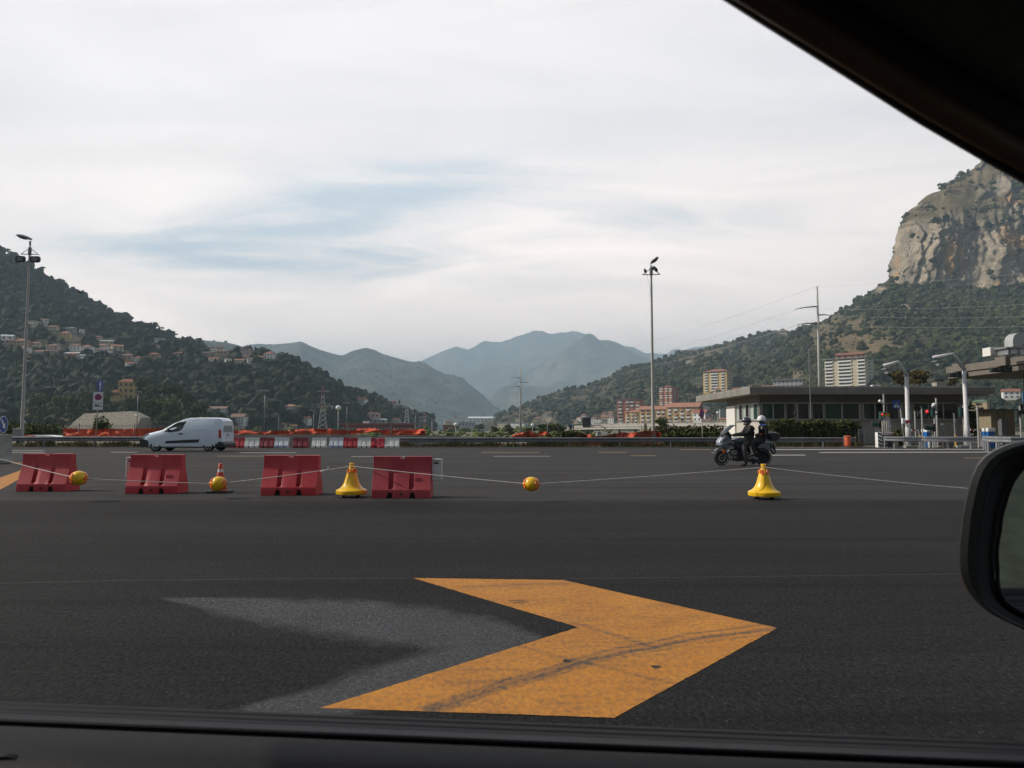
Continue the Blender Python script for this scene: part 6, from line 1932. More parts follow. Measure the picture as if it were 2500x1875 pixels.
for y, lab in ((12.6, 'horizontal dark signal heads hanging below the left end of the toll canopy'), (8.0, 'horizontal dark signal heads hanging below the canopy near the dark pillar')):
    s = thing('overhead_signal', lab, 'traffic light', (33.0, 40 + y, 5.18), 0, 'traffic lights of the toll lanes')
    q = MB(); q.slab([(-.9, -.16), (.55, -.16), (.6, 0), (.55, .16), (-.9, .16)], -.12, .12, .05); q.build('housing', mat('dark_green_housing', (.012, .03, .026), .45), s)
    for k in range(3):
        q = MB(); q.cyl((-.75 + k * .42, -.12, -.02), (-.86 + k * .42, -.34, -.05), .135, n=14); q.build('visor', BLACK_PL, s, smooth=35)
    q = MB(); q.cyl((.45, 0, .1), (.45, 0, .35), .03, n=6); q.build('hanger', STEEL_D, s)
YC = 47.0
t = thing('roof_box', 'white box unit standing on the toll canopy roof', 'roof unit', (xat(2432, YC), YC, 5.98))
q = MB(); q.box((0, 0, .30), (.98, .8, .56)); q.build('case', OFF_WHITE, t, bevel=.015)
q = MB(); q.box((-.35, -.405, .1), (.05, .02, .05)); q.build('latch', BLACK_PL, t)
t = thing('ventilation_unit', 'big curved metal ventilation hood on a platform on the canopy roof', 'roof unit', (xat(2486, 46), 46, 5.98))
q = MB(); q.box((.1, 0, .42), (2.2, 1.2, .08)); [q.box((x, 0, .19), (.08, 1.0, .40)) for x in (-.8, -.1, .7)]; q.build('platform', STEEL, t)
q = MB(); q.box((-.15, 0, .22), (.9, .8, .34)); q.build('base_unit', WHITE_PT, t)
q = MB(); q.slab([(-.45, .5), (-.45, .95), (-.36, 1.2), (-.15, 1.38), (.1, 1.42), (.45, 1.44), (.45, .8), (.3, .75), (.12, .5)], -.4, .4, .04); q.build('hood', mat('duct_metal', (.42, .43, .42), .4, .15, 2, metal=.4), t, smooth=40)

# ------------------------------------------------------------------ toll lane furniture
SIG = mat('signal_green_housing', (0.010, 0.050, 0.045), 0.45, .2, 8)
SIG_RED = mat('signal_red_light', (0.5, 0.01, 0.01), 0.3, emit=((1.0, 0.03, 0.03), 2.2))
SIG_OFF = mat('signal_lens_dark', (0.02, 0.05, 0.045), 0.15)
TOLL_Y = mat('yellow_post_paint', (0.62, 0.34, 0.02), 0.5, .15, 6)
BLUE_BOX = mat('blue_cabinet', (0.01, 0.13, 0.42), 0.4, .1, 3)


LAV_PT = mat('bent_lamp_paint', (0.56, 0.55, 0.56), .45, .1, 1.5)


def bent_lamp(label, pts, lamp_drop, Y):
    """pts: base, bend, elbow, tip in photo px at depth Y"""
    P_ = [at(px, py, Y) for px, py in pts]
    o = Vector((P_[0].x, Y, 0))
    t = thing('bent_lamp_post', label, 'lamp post', o, 0, 'bent white lamp posts of the toll station')
    L_ = [p - o for p in P_]; L_[0].z = 0
    q = MB(); q.tube([L_[0], L_[0].lerp(L_[1], .28), L_[0].lerp(L_[1], .29), L_[1]], [.17, .16, .135, .11], 14); q.build('pole', LAV_PT, t, smooth=True)
    q = MB(); q.cyl(L_[1] - Vector((0, 0, .06)), L_[1] + Vector((-.02, 0, .06)), .15, n=14); q.build('collar', STEEL, t, smooth=35)
    q = MB(); q.tube([L_[1], L_[2], L_[3]], [.12, .105, .09], 12); q.build('arm', LAV_PT, t, smooth=True)
    c = L_[3] + Vector((lamp_drop[0], -.1, lamp_drop[1]))
    l = thing('luminaire', None, None); l.parent = t; l.location = c
    q = MB(); q.slab([(-.38, .0), (-.30, .06), (.42, .10), (.45, .04), (.0, -.02)], -.3, .3, .1); q.build('reflector', STEEL, l, smooth=40)
    q = MB(); q.slab([(-.22, -.03), (.24, .02), (.12, -.22), (-.12, -.25)], -.18, .18, .1); q.build('lamp_bowl', mat('bowl_glass', (.45, .46, .45), .15), l, smooth=40)
    q = MB(); q.cyl((.05, .1, .05), -Vector((lamp_drop[0] - .05, -.1, lamp_drop[1])), .035, n=6); q.build('hanger', STEEL_D, l)
    return t, o


b1, o1 = bent_lamp('bent white lamp post nearer the office middle, with a meter box and red band', [(2218, 1093), (2213, 915), (2192, 883), (2158, 892)], (.22, -.28), 46.0)
q = MB(); q.box((-.32, -.1, 1.72), (.20, .16, .34)); q.build('meter_box', WHITE_PT, b1, bevel=.03)
q = MB(); q.cyl((-.02, 0, 1.62), (-.02, 0, 1.78), .182, n=14); q.build('red_band', RED_SG, b1, smooth=35)
q = MB(); q.box((0, 0, .08), (.62, .6, .16)); q.build('foot', CONCRETE_D, b1, bevel=.02)
b2, o2 = bent_lamp('bent white lamp post closest to the toll canopy', [(2363, 1094), (2353, 901), (2326, 864), (2278, 872)], (.32, -.30), 46.0)
q = MB(); q.box((-.1, 0, .09), (1.0, .7, .18)); q.build('foot', CONCRETE, b2, bevel=.03)


def lane_post(name, label, cat, px, py_top, Y, r=.045, m=None, group=None, lean=0.0, h0=0.0):
    p = Vector((xat(px, Y), Y, 0)); h = at(px, py_top, Y).z
    t = thing(name, label, cat, p, 0, group)
    q = MB(); q.cyl((0, 0, h0), (lean, 0, h), r, n=10); q.build('post', m or POLE_G, t, smooth=35)
    return t, h, p


def signal_head(t, x, z, n, lit=None, w=.28, face=(-.25, -1), m=None):
    h = thing('signal_head', None, None); h.parent = t; h.location = (x, -.06, z)
    h.rotation_euler = (0, 0, math.atan2(face[0], -face[1]) * -1)
    m = m or SIG
    q = MB(); q.slab([(-w / 2, -w * .55 * n), (w / 2, -w * .55 * n), (w / 2, w * .55 * n), (-w / 2, w * .55 * n)], -.07, .10, .06); q.build('housing', m, h, smooth=40)
    for k in range(n):
        zc = (k - (n - 1) / 2) * w * 1.08
        q = MB(); q.cyl((0, -.07, zc), (0, -.085, zc), w * .36, n=16); q.build('lens', SIG_RED if lit == k else SIG_OFF, h, smooth=35)
        q = MB()
        vs = []
        for e, rr in ((-.07, w * .42), (-.25, w * .40)):
            for a in range(9):
                an = math.pi * a / 8
                vs.append((math.cos(an) * rr, e, zc + math.sin(an) * rr))
        q.add(vs, [(i, i + 1, 9 + i + 1, 9 + i) for i in range(8)])
        v = q.build('visor', m, h, smooth=True); md = v.modifiers.new('t', 'SOLIDIFY'); md.thickness = .012
    return h


LG = 'traffic lights of the toll lanes'
SGN = lambda px, Y: xat(px, Y)
t, h, p = lane_post('traffic_light', 'small traffic light with a red light lit beside the yellow and white sign', 'traffic light', 2153, 1006, 47.0, group=LG)
signal_head(t, -.10, at(2150, 1015, 47).z, 2, lit=1, w=.24, face=(-.6, -1))
t, h, p = lane_post('traffic_light', 'traffic light with a bright red light in front of the office windows', 'traffic light', 2250, 998, 46.5, group=LG)
signal_head(t, .26, at(2259, 1009, 46.5).z, 2, lit=1, w=.24, face=(.2, -1), m=BLACK_PL)
q = MB(); q.cyl((0, 0, h), (0, 0, h + .18), .06, n=10); q.build('cap', SIG, t)
t, h, p = lane_post('traffic_light', 'green twin signal head seen edge-on just left of the tall camera pole', 'traffic light', 2280, 1000, 47.5, group=LG)
signal_head(t, -.10, at(2275, 1008, 47.5).z, 2, w=.25, face=(-1, -.15))
t, h, p = lane_post('traffic_light', 'green twin signal head seen edge-on beside the second bent lamp post', 'traffic light', 2351, 990, 47.5, group=LG)
signal_head(t, -.18, at(2342, 1006, 47.5).z, 2, w=.27, face=(-1, -.15))
t, h, p = lane_post('traffic_light', 'dark signal head turned away, on the post left of the beige booth', 'traffic light', 2386, 990, 47.0, r=.06, group=LG)
signal_head(t, .22, at(2394, 1001, 47).z, 1, w=.32, face=(1, .4), m=BLACK_PL)
t, h, p = lane_post('traffic_light', 'dark signal heads on the post in front of the canopy pillar', 'traffic light', 2490, 990, 45.0, r=.055, group=LG)
signal_head(t, -.16, at(2480, 1008, 45).z, 1, w=.30, face=(-1, -.3), m=BLACK_PL); signal_head(t, .22, at(2497, 998, 45).z, 2, w=.30, face=(1, -.5), m=BLACK_PL)
t, h, p = lane_post('traffic_light', 'single round dark lens on a short post left of the red traffic light', 'traffic light', 2233, 1003, 50.0, group=LG)
signal_head(t, .26, at(2241, 1010, 50).z, 1, w=.30, m=BLACK_PL)


def horn_signal(label, px, py, pyb, Y, m):
    p = Vector((xat(px, Y), Y, 0)); z = at(px, py, Y).z
    t = thing('horn_signal', label, 'traffic light', p, 0, LG)
    q = MB(); q.cyl((0, 0, 0), (0, 0, z), .05, n=10); q.build('post', POLE_G, t)
    q = MB(); q.lathe([(.19, 0), (.165, .25), (.14, .42), (.05, .46), (.02, .5)], 18, (-.52, -.08, z + .06), Matrix.Rotation(R(97), 3, 'Y')); q.build('visor', m, t, smooth=40)
    q = MB(); q.cyl((-.535, -.08, z + .062), (-.52, -.08, z + .06), .17, n=18); q.build('opening', HOLE_SHADE, t)
    q = MB(); q.box((.04, -.05, z + .02), (.14, .24, .5)); q.build('back_plate', BLACK_PL, t, bevel=.02)
    return t


horn_signal('dark green horn-shaped signal on a short post above the striped island nose', 2144, 1037, 1090, 46.6, SIG)
horn_signal('green horn-shaped signal on a short post above the guard rail by the blue cabinet', 2275, 1045, 1090, 46.2, SIG)
# camera poles
t, h, p = lane_post('camera_pole', 'pole with a white tilted camera left of the pedestrian sign', 'camera', 2158, 962, 48.5, r=.05)
q = MB(); z = at(2150, 982, 48.5).z; q.cyl((-.36, -.1, z + .10), (-.02, -.05, z - .07), .085, n=12); q.build('camera', WHITE_PT, t, smooth=35)
t, h, p = lane_post('camera_pole', 'taller pole with a white dome camera in front of the right office windows', 'camera', 2286, 972, 48.0, r=.06)
z = at(2278, 990, 48).z; q = MB(); q.sphere((-.22, -.12, z + .06), (.13, .13, .11), 14, 9); q.build('dome', WHITE_PT, t, smooth=True)
q = MB(); q.lathe([(.14, -.12), (.17, -.02), (.14, .05), (0, .06)], 14, (-.24, -.12, z - .02)); q.cyl((-.2, -.1, z - .12), (0, 0, z - .15), .03, n=6); q.build('bracket', STEEL, t, smooth=40)
# signs
t, h, p = lane_post('pedestrian_sign', 'square blue pedestrian crossing sign on a leaning post', 'road sign', 2206, 978, 48.0, r=.04, lean=-.26)
zc = at(2188, 988, 48).z; xc = xat(2188, 48) - p.x
s = thing('sign_plate', None, None); s.parent = t; s.location = (xc, -.06, zc); s.rotation_euler = (0, R(2), 0)
q = MB(); q.box((0, 0, 0), (.50, .02, .54)); q.build('plate', BLUE_SG, s)
q = MB(); q.add([(-.20, -.0135, -.18), (.20, -.0135, -.18), (0, -.0135, .18)], [(0, 1, 2)]); q.build('white_triangle', WHITE_SG, s)
q = MB(); q.slab([(-.015, .09), (.03, .09), (.04, .02), (.09, -.03), (.07, -.05), (.02, -.02), (.03, -.08), (.08, -.16), (.05, -.17), (0, -.09), (-.05, -.17), (-.08, -.16), (-.03, -.08), (-.035, -.01), (-.06, -.05), (-.08, -.03), (-.04, .05)], -.018, -.0145); q.sphere((.008, -.016, .115), (.025, .004, .025), 10, 6); q.build('walker_symbol', BLACK_SG, s)
t, h, p = lane_post('lane_sign', 'small orange-yellow sign over a pale one on a post near the striped island nose', 'sign', 2163, 1008, 47.2, r=.035)
q = MB(); q.box((-.03, -.05, at(2162, 1013, 47.2).z), (.44, .02, .24)); q.build('orange_plate', mat('orange_sign_face', (.42, .20, .02), .5), t)
q = MB(); q.box((-.03, -.05, at(2162, 1022.5, 47.2).z), (.44, .02, .23)); q.build('pale_plate', mat('pale_sign_face', (.42, .44, .45), .5), t)
q = MB(); [q.box((-.03, -.062, at(2162, 1022.5, 47.2).z + dz), (.34, .004, .03)) for dz in (-.05, .05)]; q.build('print', mat('grey_print', (.22, .24, .26), .6), t)
t, h, p = lane_post('edge_sign', 'light blue sign cut by the right edge on the dark canopy pillar', 'sign', 2508, 955, 44.0, r=.03)
q = MB(); q.box((-.12, -.06, at(2500, 970, 44).z), (.42, .02, .68)); q.build('plate', mat('light_blue_face', (.02, .22, .50), .4), t)
q = MB(); q.box((-.30, -.073, at(2500, 970, 44).z), (.025, .006, .62)); q.build('white_border', WHITE_SG, t)

# island nose, bars, cabinets, bins, posts
Y = 46.2
t = thing('island_nose', 'black and white striped toll island nose board with a pale rail on top', 'barrier board', (xat(2137, Y), Y, 0))
w = xat(2178, Y) - xat(2137, Y)
q = MB(); q.box((w * .14, 0, .52), (w * .26, .35, .95)); pn = q.build('panel', WHITE_PT, t)
for i in range(4):
    q = MB(); z = .1 + i * .24; q.slab([(0.02, z + .10), (w * .26, z - .05), (w * .26, z + .06), (.02, z + .21)], -.182, -.176); q.build('black_stripe', BLACK_SG, pn)
q = MB(); q.box((w * .52, .05, .95), (w * 1.0, .12, .13)); q.build('rail', WHITE_PT, t, bevel=.02)
for i in range(6):
    q = MB(); q.slab([(.05 + i * w / 6, .89), (.12 + i * w / 6, .89), (.16 + i * w / 6, 1.01), (.09 + i * w / 6, 1.01)], -.017, -.0115); q.build('rail_stripe', RED_SG, t)
q = MB(); q.box((w * .62, .1, .45), (w * .6, .3, .75)); q.build('grille', mat('dark_machine', (.03, .03, .032), .7, .4, 9), t)
for i in range(8):
    q = MB(); q.cyl((w * (.38 + .07 * (i % 4)), -.055, .28 + .3 * (i // 4)), (w * (.38 + .07 * (i % 4)), -.065, .28 + .3 * (i // 4)), .045, n=10); q.build('reflector', ALUF, t)


def bar(label, x0, x1, py, Y):
    p = Vector((xat(x0, Y), Y, 0)); z = at(x0, py, Y).z; w = xat(x1, Y) - p.x
    t = thing('barrier_bar', label, 'barrier bar', p, 0, 'red and white bars across toll lanes')
    q = MB(); q.box((w / 2, 0, z), (w, .05, .10)); b = q.build('bar', WHITE_PT, t)
    n = max(2, int(w / .22))
    for i in range(0, n, 2):
        q = MB(); q.box((w * (i + .5) / n, 0, z), (w / n * .9, .056, .106)); q.build('red_stripe', RED_SG, b)
    q = MB(); q.box((w + .1, .02, z / 2), (.2, .24, z)); q.build('drive_post', STEEL_D, t)


bar('short red and white barrier bar right of the first bent lamp post', 2224, 2242, 1050.5, 49.0)
bar('long red and white barrier bar right of the second bent lamp post', 2367, 2392, 1049, 49.0)
bar('stub of a red and white barrier bar left of the beige booth', 2394, 2402, 1049, 48.6)


def cabinet(label, x0, x1, yt, ym, yb, Y):
    p = Vector((xat((x0 + x1) / 2, Y), Y, 0)); w = xat(x1, Y) - xat(x0, Y); zt, zm = at(x0, yt, Y).z, at(x0, ym, Y).z
    t = thing('toll_cabinet', label, 'cabinet', p, R(8), 'blue and white toll machine cabinets')
    q = MB(); q.box((0, 0, zm / 2), (w * .95, .5, zm)); q.build('body', BLUE_BOX, t, bevel=.02)
    q = MB(); q.box((0, 0, (zm + zt) / 2), (w, .55, zt - zm)); q.build('top', WHITE_PT, t, bevel=.03)
    q = MB(); q.box((w * .1, -.255, zm * .72), (w * .5, .012, .12)); q.build('slot_panel', STEEL_D, t)


cabinet('narrow blue toll cabinet with white top behind the second guard rail', 2253, 2262, 1047, 1055, 1086, 47.2)
cabinet('wide blue toll cabinet with white top beside the beige booth', 2401, 2421, 1045, 1054, 1088, 47.0)
YBn = 47.4
t = thing('litter_bin', 'orange litter bin on a post at the end of the hedge', 'litter bin', (xat(2066, YBn), YBn, 0))
q = MB(); q.lathe([(.17, .08), (.20, .1), (.215, .66), (.21, .68), (.19, .68), (.17, .12)], 20, (.02, 0, 0)); q.build('bucket', mat('orange_bin', (.62, .10, .03), .55, .25, 6), t, smooth=40)
q = MB(); q.lathe([(.20, .66), (.225, .68), (.225, .74), (.15, .78), (0, .78)], 20, (.02, 0, 0)); q.build('lid', mat('orange_bin_lid', (.50, .10, .04), .55), t, smooth=40)
q = MB(); q.cyl((-.22, 0, 0), (-.22, 0, .8), .025, n=8); q.build('post', STEEL, t)
for i, (px, yt, Y, lab) in enumerate([(2086.5, 1052, 48.6, 'yellow post with dark top at the end of the guard rail by the litter bin'), (2244, 1046, 48.2, 'yellow post with a dark top beside the short barrier bar'), (2330, 1046, 48.6, 'yellow post with a blue-grey top behind the second guard rail')]):
    p = Vector((xat(px, Y), Y, 0)); h = at(px, yt, Y).z
    t = thing('marker_post', lab, 'post', p, 0, 'yellow marker posts')
    q = MB(); q.cyl((0, 0, 0), (0, 0, h * .66), .055 if i else .035, n=10); q.build('yellow_part', TOLL_Y, t)
    q = MB(); q.cyl((0, 0, h * .66), (0, 0, h), .05 if i else .034, n=10); q.build('dark_top', BLACK_PL if i < 2 else STEEL_D, t)
t = thing('railing_gate', 'grey barred gate between the hedge and the striped island nose', 'gate', (xat(2094, 52), 52, 0))
w = xat(2138, 52) - xat(2094, 52)
q = MB(); q.box((w / 2, 0, 1.14), (w, .05, .06)); q.box((w / 2, 0, .18), (w, .05, .06))
for i in range(15): q.box((w * (i + .5) / 15, 0, .65), (.03, .03, .95))
q.build('bars', STEEL, t)
for x in (0, w * .30, w): b = MB(); b.box((x, 0, .62), (.10, .1, 1.25)); b.build('gate_post', STEEL, t)
# grey bollards and stub posts under the toll guard rails
for i, (px, yb, hh, lab) in enumerate([(2188, 1091, .62, 'stub post below the left end of the first toll guard rail'), (2265, 1092, .45, 'pale bollard under the left end of the second toll guard rail'), (2299, 1090, .5, 'first of three dark bollards under the second toll guard rail'), (2309, 1090, .5, 'second of three dark bollards under the second toll guard rail'), (2319, 1090, .5, 'third of three dark bollards under the second toll guard rail')]):
    Y = 46.9; p = Vector((xat(px, Y), Y, 0))
    t = thing('bollard', lab, 'bollard', p, 0, 'bollards under the toll guard rails')
    q = MB(); q.cyl((0, 0, 0), (0, 0, hh), .10 if i else .05, n=12); q.build('shaft', (STEEL_D, WHITE_PT, CAN, CAN, CAN)[i], t, smooth=35)
    q = MB(); q.lathe([(.10 if i else .05, 0), (.08 if i else .04, .03), (0, .04)], 12, (0, 0, hh)); q.build('cap', STEEL, t, smooth=True)
# thin equipment posts in front of the office
for px, yt, yb, Y, lab in [(2168, 1020, 1090, 49, 'thick grey equipment post right of the small orange-yellow sign'), (2329, 1010, 1066, 50, 'brown square post in front of the right office windows'), (2300, 1036, 1066, 48, 'short post with a hooked white top behind the second guard rail'), (2172, 1025, 1066, 49.5, 'slim grey post just left of the small bright shrub')]:
    t, h, p = lane_post('equipment_post', lab, 'post', px, yt, Y, r=.06, m=STEEL_D, group='equipment posts of the toll lanes')
    q = MB(); q.box((.04, -.06, h * .8), (.12, .08, .22)); q.build('box', STEEL, t)
    q = MB(); q.box((0, 0, h + .02), (.16, .16, .04)); q.build('cap', WHITE_PT if px == 2300 else STEEL_D, t)
YBo = 56.0
x0, x1 = xat(2418, YBo), xat(2476, YBo)
t = thing('toll_booth', 'beige panelled toll booth with a thin roof, right of the blue cabinet', 'booth', (x0, YBo, 0))
BTH = mat('booth_panel', (.27, .225, .15), .7, .12, 1.2)
q = MB(); q.box(((x1 - x0) / 2, .8, 1.35), (x1 - x0, 1.6, 2.7)); q.build('wall', BTH, t, bevel=.02)
q = MB(); q.box(((x1 - x0) / 2 - .2, .8, 2.74), (x1 - x0 + .9, 1.9, .08)); q.build('roof', CAN, t)
for k in (.28, .55): q = MB(); q.box(((x1 - x0) * k, -.012, 1.35), (.04, .02, 2.6)); q.build('panel_joint', TRIM, t)
q = MB(); q.box((xat(2440, YBo) - x0, -.3, 1.0), (.5, .45, 2.0)); q.build('grey_cabinet', STEEL_D, t, bevel=.02)
shrub('dark_bush', 'tall dark bush between the office end and the beige booth', 'bush', 2372, 1075, 1.0, 3.4, 60, LEAF, n=1800)
# tall wooden-looking pole in front of the office and the lamp pole rising above its roof
t, h, p = lane_post('service_pole', 'thin service pole with a short side arm rising in front of the office fascia', 'pole', 1979, 855, 57.0, r=.045, m=STEEL_D)
q = MB(); q.cyl((0, 0, h - .05), (.62, 0, h - .05), .03, n=6); q.build('arm', STEEL_D, t)
q = MB(); q.sphere((0, 0, h), .09, 10, 6); q.build('lamp', STEEL, t)
# ------------------------------------------------------------------ houses and blocks
def wmat(n, c, v=.12): return mat('wall_' + n, c, 0.85, v, 0.6)


WALL = {'w': wmat('white', (.74, .73, .70)), 'c': wmat('cream', (.52, .45, .33)), 't': wmat('tan', (.38, .29, .20)), 'y': wmat('yellow', (.58, .41, .18)), 'p': wmat('pink', (.52, .39, .33)),
        'g': wmat('grey', (.33, .32, .31)), 'b': wmat('bluish', (.46, .50, .54)), 'o': wmat('orange', (.42, .20, .10)), 'r': wmat('brick_red', (.36, .12, .075)), 'd': wmat('dark', (.16, .14, .13))}
RF = {'r': mat('roof_tiles', (.28, .105, .065), .85, .3, 1.2), 'o': mat('orange_roof_tiles', (.37, .165, .10), .85, .25, 1.2), 'b': mat('brown_roof_tiles', (.22, .13, .10), .85, .3, 1.2),
      'g': mat('grey_roof', (.30, .29, .28), .8, .2, 1.0), 's': mat('pale_sheet_roof', (.52, .57, .60), .45, .12, .8), 'v': mat('green_roof', (.10, .19, .12), .7, .2, 1.0)}
WIN = mat('far_window', (.035, .038, .042), .2)
SHUT = mat('awning_orange', (.55, .26, .14), .7, .2, 2)
BALC = mat('balcony_white', (.72, .70, .66), .8, .12, 2)


def house(label, px0, px1, pt, pb, ter, wall, roof, yaw=0, floors=2, cols=3, rt='h', group=None, name='house', cat='house', dep=.75, rh=.30, chim=False, side=0):
    """pt/pb = top of roof and foot of wall in the photo; ter = a Terrain or a depth"""
    pc = (px0 + px1) / 2
    if not isinstance(ter, (int, float)): p = ter.surf(pc, pb); Y = p.y
    else: Y = ter; p = at(pc, pb, Y)
    HOUSES.append((px0, px1, pt, pb, Y))
    k = Y / FPX
    W, Ht = (px1 - px0) * k, (pb - pt) * k
    yw = R(yaw)
    w = W / (abs(math.cos(yw)) + dep * abs(math.sin(yw)))
    d = w * dep
    rhh = 0 if rt == 'f' else Ht * rh
    wh = Ht - rhh
    t = thing(name, label, cat, p, yw, group)
    dn = max(2.4, p.z + .2) if p.z < 14 else 5.0
    q = MB(); q.box((0, 0, (wh - dn) / 2), (w, d, wh + dn)); q.build('wall', WALL[wall], t)
    e = w * .05
    q = MB(); X, D = w / 2 + e, d / 2 + e
    if rt == 'g': q.add([(-X, -D, wh), (X, -D, wh), (X, D, wh), (-X, D, wh), (-X, 0, wh + rhh), (X, 0, wh + rhh)], [(0, 1, 5, 4), (2, 3, 4, 5), (0, 4, 3), (1, 2, 5), (3, 2, 1, 0)])
    elif rt == 'x': q.add([(-X, -D, wh), (X, -D, wh), (X, D, wh), (-X, D, wh), (0, -D, wh + rhh), (0, D, wh + rhh)], [(0, 4, 5, 3), (1, 2, 5, 4), (0, 1, 4), (2, 3, 5), (3, 2, 1, 0)])
    elif rt == 'h': q.add([(-X, -D, wh), (X, -D, wh), (X, D, wh), (-X, D, wh), (-X * .35, 0, wh + rhh), (X * .35, 0, wh + rhh)], [(0, 1, 5, 4), (2, 3, 4, 5), (0, 4, 3), (1, 2, 5), (3, 2, 1, 0)])
    else: q.box((0, 0, wh + .2), (w + e * 2, d + e * 2, .5))
    ro = q.build('roof', RF[roof], t)
    if chim:
        q = MB(); q.box((w * .2, d * .1, wh + rhh * .8), (w * .07, w * .07, rhh)); q.build('chimney', WALL[wall], ro)
    fh = wh / floors
    for f in range(floors):
        for c in range(cols):
            q = MB(); q.box((-w / 2 + w * (c + .5) / cols, -d / 2 - .02, fh * (f + .52)), (w / cols * .38, .10, fh * .46)); q.build('window', WIN, t)
        for c in range(side):
            q = MB(); q.box((-w / 2 - .02, -d / 2 + d * (c + .5) / side, fh * (f + .52)), (.10, d / side * .34, fh * .46)); q.build('window', WIN, t)
    return t, w, d, wh, fh


GL = 'houses scattered over the left hillside'
for a in [
    ('white gabled house highest on the left village slope, right of the lamp mast', 97, 119, 778, 793, 'w', 'b', 25, 2, 2, 'g'),
    ('long low house with an orange roof above the yellow villa on the left slope', 118, 142, 795, 805, 'c', 'o', 5, 1, 4, 'g'),
    ('yellow two-storey house with an orange hipped roof, middle of the left slope', 150, 173, 809, 824, 'y', 'o', 10, 2, 3, 'h'),
    ('grey-roofed house behind and right of the yellow two-storey house', 162, 183, 799, 809, 'g', 'g', 0, 1, 3, 'g'),
    ('small white gabled house alone below the left ridge wood', 193, 207, 804, 815, 'w', 'g', 35, 2, 2, 'g'),
    ('white barn-like house with a pale sheet roof at the far left edge', 4, 35, 817, 831, 'w', 's', 20, 1, 2, 'g'),
    ('low house with a long red roof at the left edge below the white barn', -8, 34, 830, 840, 't', 'r', 0, 1, 4, 'g'),
    ('big tan house with a red roof, half behind the left lamp mast', 38, 71, 827, 848, 't', 'r', -8, 2, 3, 'h'),
    ('small cream house with an orange roof right of the big tan house', 80, 101, 834, 845, 'c', 'o', 12, 1, 2, 'h'),
    ('white house with a bright red roof low behind the left lamp mast', 49, 76, 844, 858, 'w', 'r', -20, 2, 2, 'g'),
    ('pinkish house with a brown roof above the pale blue-white one', 117, 145, 840, 855, 'p', 'b', 8, 2, 3, 'h'),
    ('pale blue-white house under the pinkish brown-roofed house', 89, 117, 855, 867, 'b', 'o', 5, 1, 4, 'g'),
    ('long low brown-roofed house above the row of white villas', 161, 188, 831, 839, 't', 'b', 0, 1, 4, 'g'),
    ('white villa with a red roof and arches, left of a matching pair', 171, 199, 840, 855, 'w', 'r', 15, 2, 3, 'h'),
    ('white villa with a low red roof, right of a matching pair', 201, 228, 842, 858, 'w', 'r', -10, 2, 3, 'h'),
    ('white house with an orange hipped roof and arches above the greenhouses', 236, 266, 840, 851, 'w', 'o', 8, 1, 4, 'h'),
    ('low white annex under the orange-roofed house above the greenhouses', 235, 271, 851, 860, 'w', 'o', 5, 1, 5, 'g'),
    ('cream gabled house with an orange roof right of the greenhouses', 271, 301, 841, 856, 'c', 'o', 40, 2, 2, 'g'),
    ('house with a sunlit pale roof slope above the orange-roofed white house', 244, 279, 831, 840, 'c', 's', 20, 1, 3, 'g'),
    ('orange-walled house at the left end of the greenhouses', 164, 195, 861, 876, 'o', 'r', 5, 2, 3, 'h'),
    ('white house half hidden in the dark wood right of the lamp mast', 64, 83, 880, 895, 'w', 'b', -15, 2, 3, 'g'),
    ('tiny pink house alone below the ridge above the greenhouses', 236, 249, 820, 828, 'p', 'r', 0, 1, 2, 'h'),
    ('flat white house on the crest just under the left ridge', 379, 402, 827, 835, 'w', 'g', 8, 1, 4, 'f'),
    ('long red-roofed house below the flat white house under the ridge', 361, 386, 841, 848, 'c', 'r', 0, 1, 3, 'g'),
    ('tan house with a red hipped roof in the trees below the long red-roofed one', 365, 390, 861, 875, 't', 'r', 5, 2, 3, 'h'),
    ('tan flat-topped house left of the white house with the red hipped roof', 301, 323, 864, 878, 't', 'b', 10, 2, 2, 'g'),
    ('white two-storey house with a red hipped roof at the edge of the dark wood', 329, 352, 870, 885, 'w', 'r', 5, 2, 4, 'h'),
    ('white house with a sunlit orange gable at the edge of the dark wood', 305, 328, 883, 898, 'w', 'o', 45, 2, 1, 'g'),
    ('low house with a broad red roof alone in the middle of the left saddle', 426, 453, 859, 869, 't', 'r', 0, 1, 4, 'h'),
    ('cream tower-like villa on top of the hamlet at the saddle', 526, 546, 843, 857, 'c', 'b', 12, 2, 3, 'h'),
    ('small white house left under the tower-like villa', 514, 530, 851, 859, 'w', 'o', 25, 1, 2, 'g'),
    ('tan house right under the tower-like villa', 534, 557, 855, 865, 't', 'b', 0, 1, 3, 'g'),
    ('tan house with terraces right of the hamlet by a lone tree', 589, 613, 852, 868, 'p', 'b', -10, 2, 3, 'f'),
    ('white sunlit house with an orange roof at the lower left of the hamlet', 508, 533, 873, 885, 'w', 'o', 30, 2, 2, 'g'),
    ('small white gabled house in the middle of the lower hamlet row', 548, 566, 875, 886, 'w', 'g', 35, 1, 2, 'g'),
    ('cream house with a bright red roof at the upper right of the hamlet', 586, 606, 867, 878, 'c', 'r', 0, 1, 3, 'h'),
    ('pinkish terraced house below the bright red roof', 572, 596, 876, 889, 'p', 'o', 15, 2, 3, 'g'),
    ('white house below and right of the bright red roof', 603, 621, 873, 886, 'w', 'b', 25, 2, 2, 'g'),
    ('large white house with a red upper floor at the right end of the spur', 646, 673, 858, 878, 'w', 'r', -12, 2, 3, 'h'),
    ('long low tan house at the left end of the hamlet', 497, 517, 859, 867, 't', 'b', 0, 1, 3, 'g'),
    ('row of tan sheds left of the large white house with the red upper floor', 626, 646, 869, 877, 't', 'o', 5, 1, 4, 'g'),
]: house(a[0], *a[1:5], LEFT, a[5], a[6], a[7], a[8], a[9], a[10], GL)
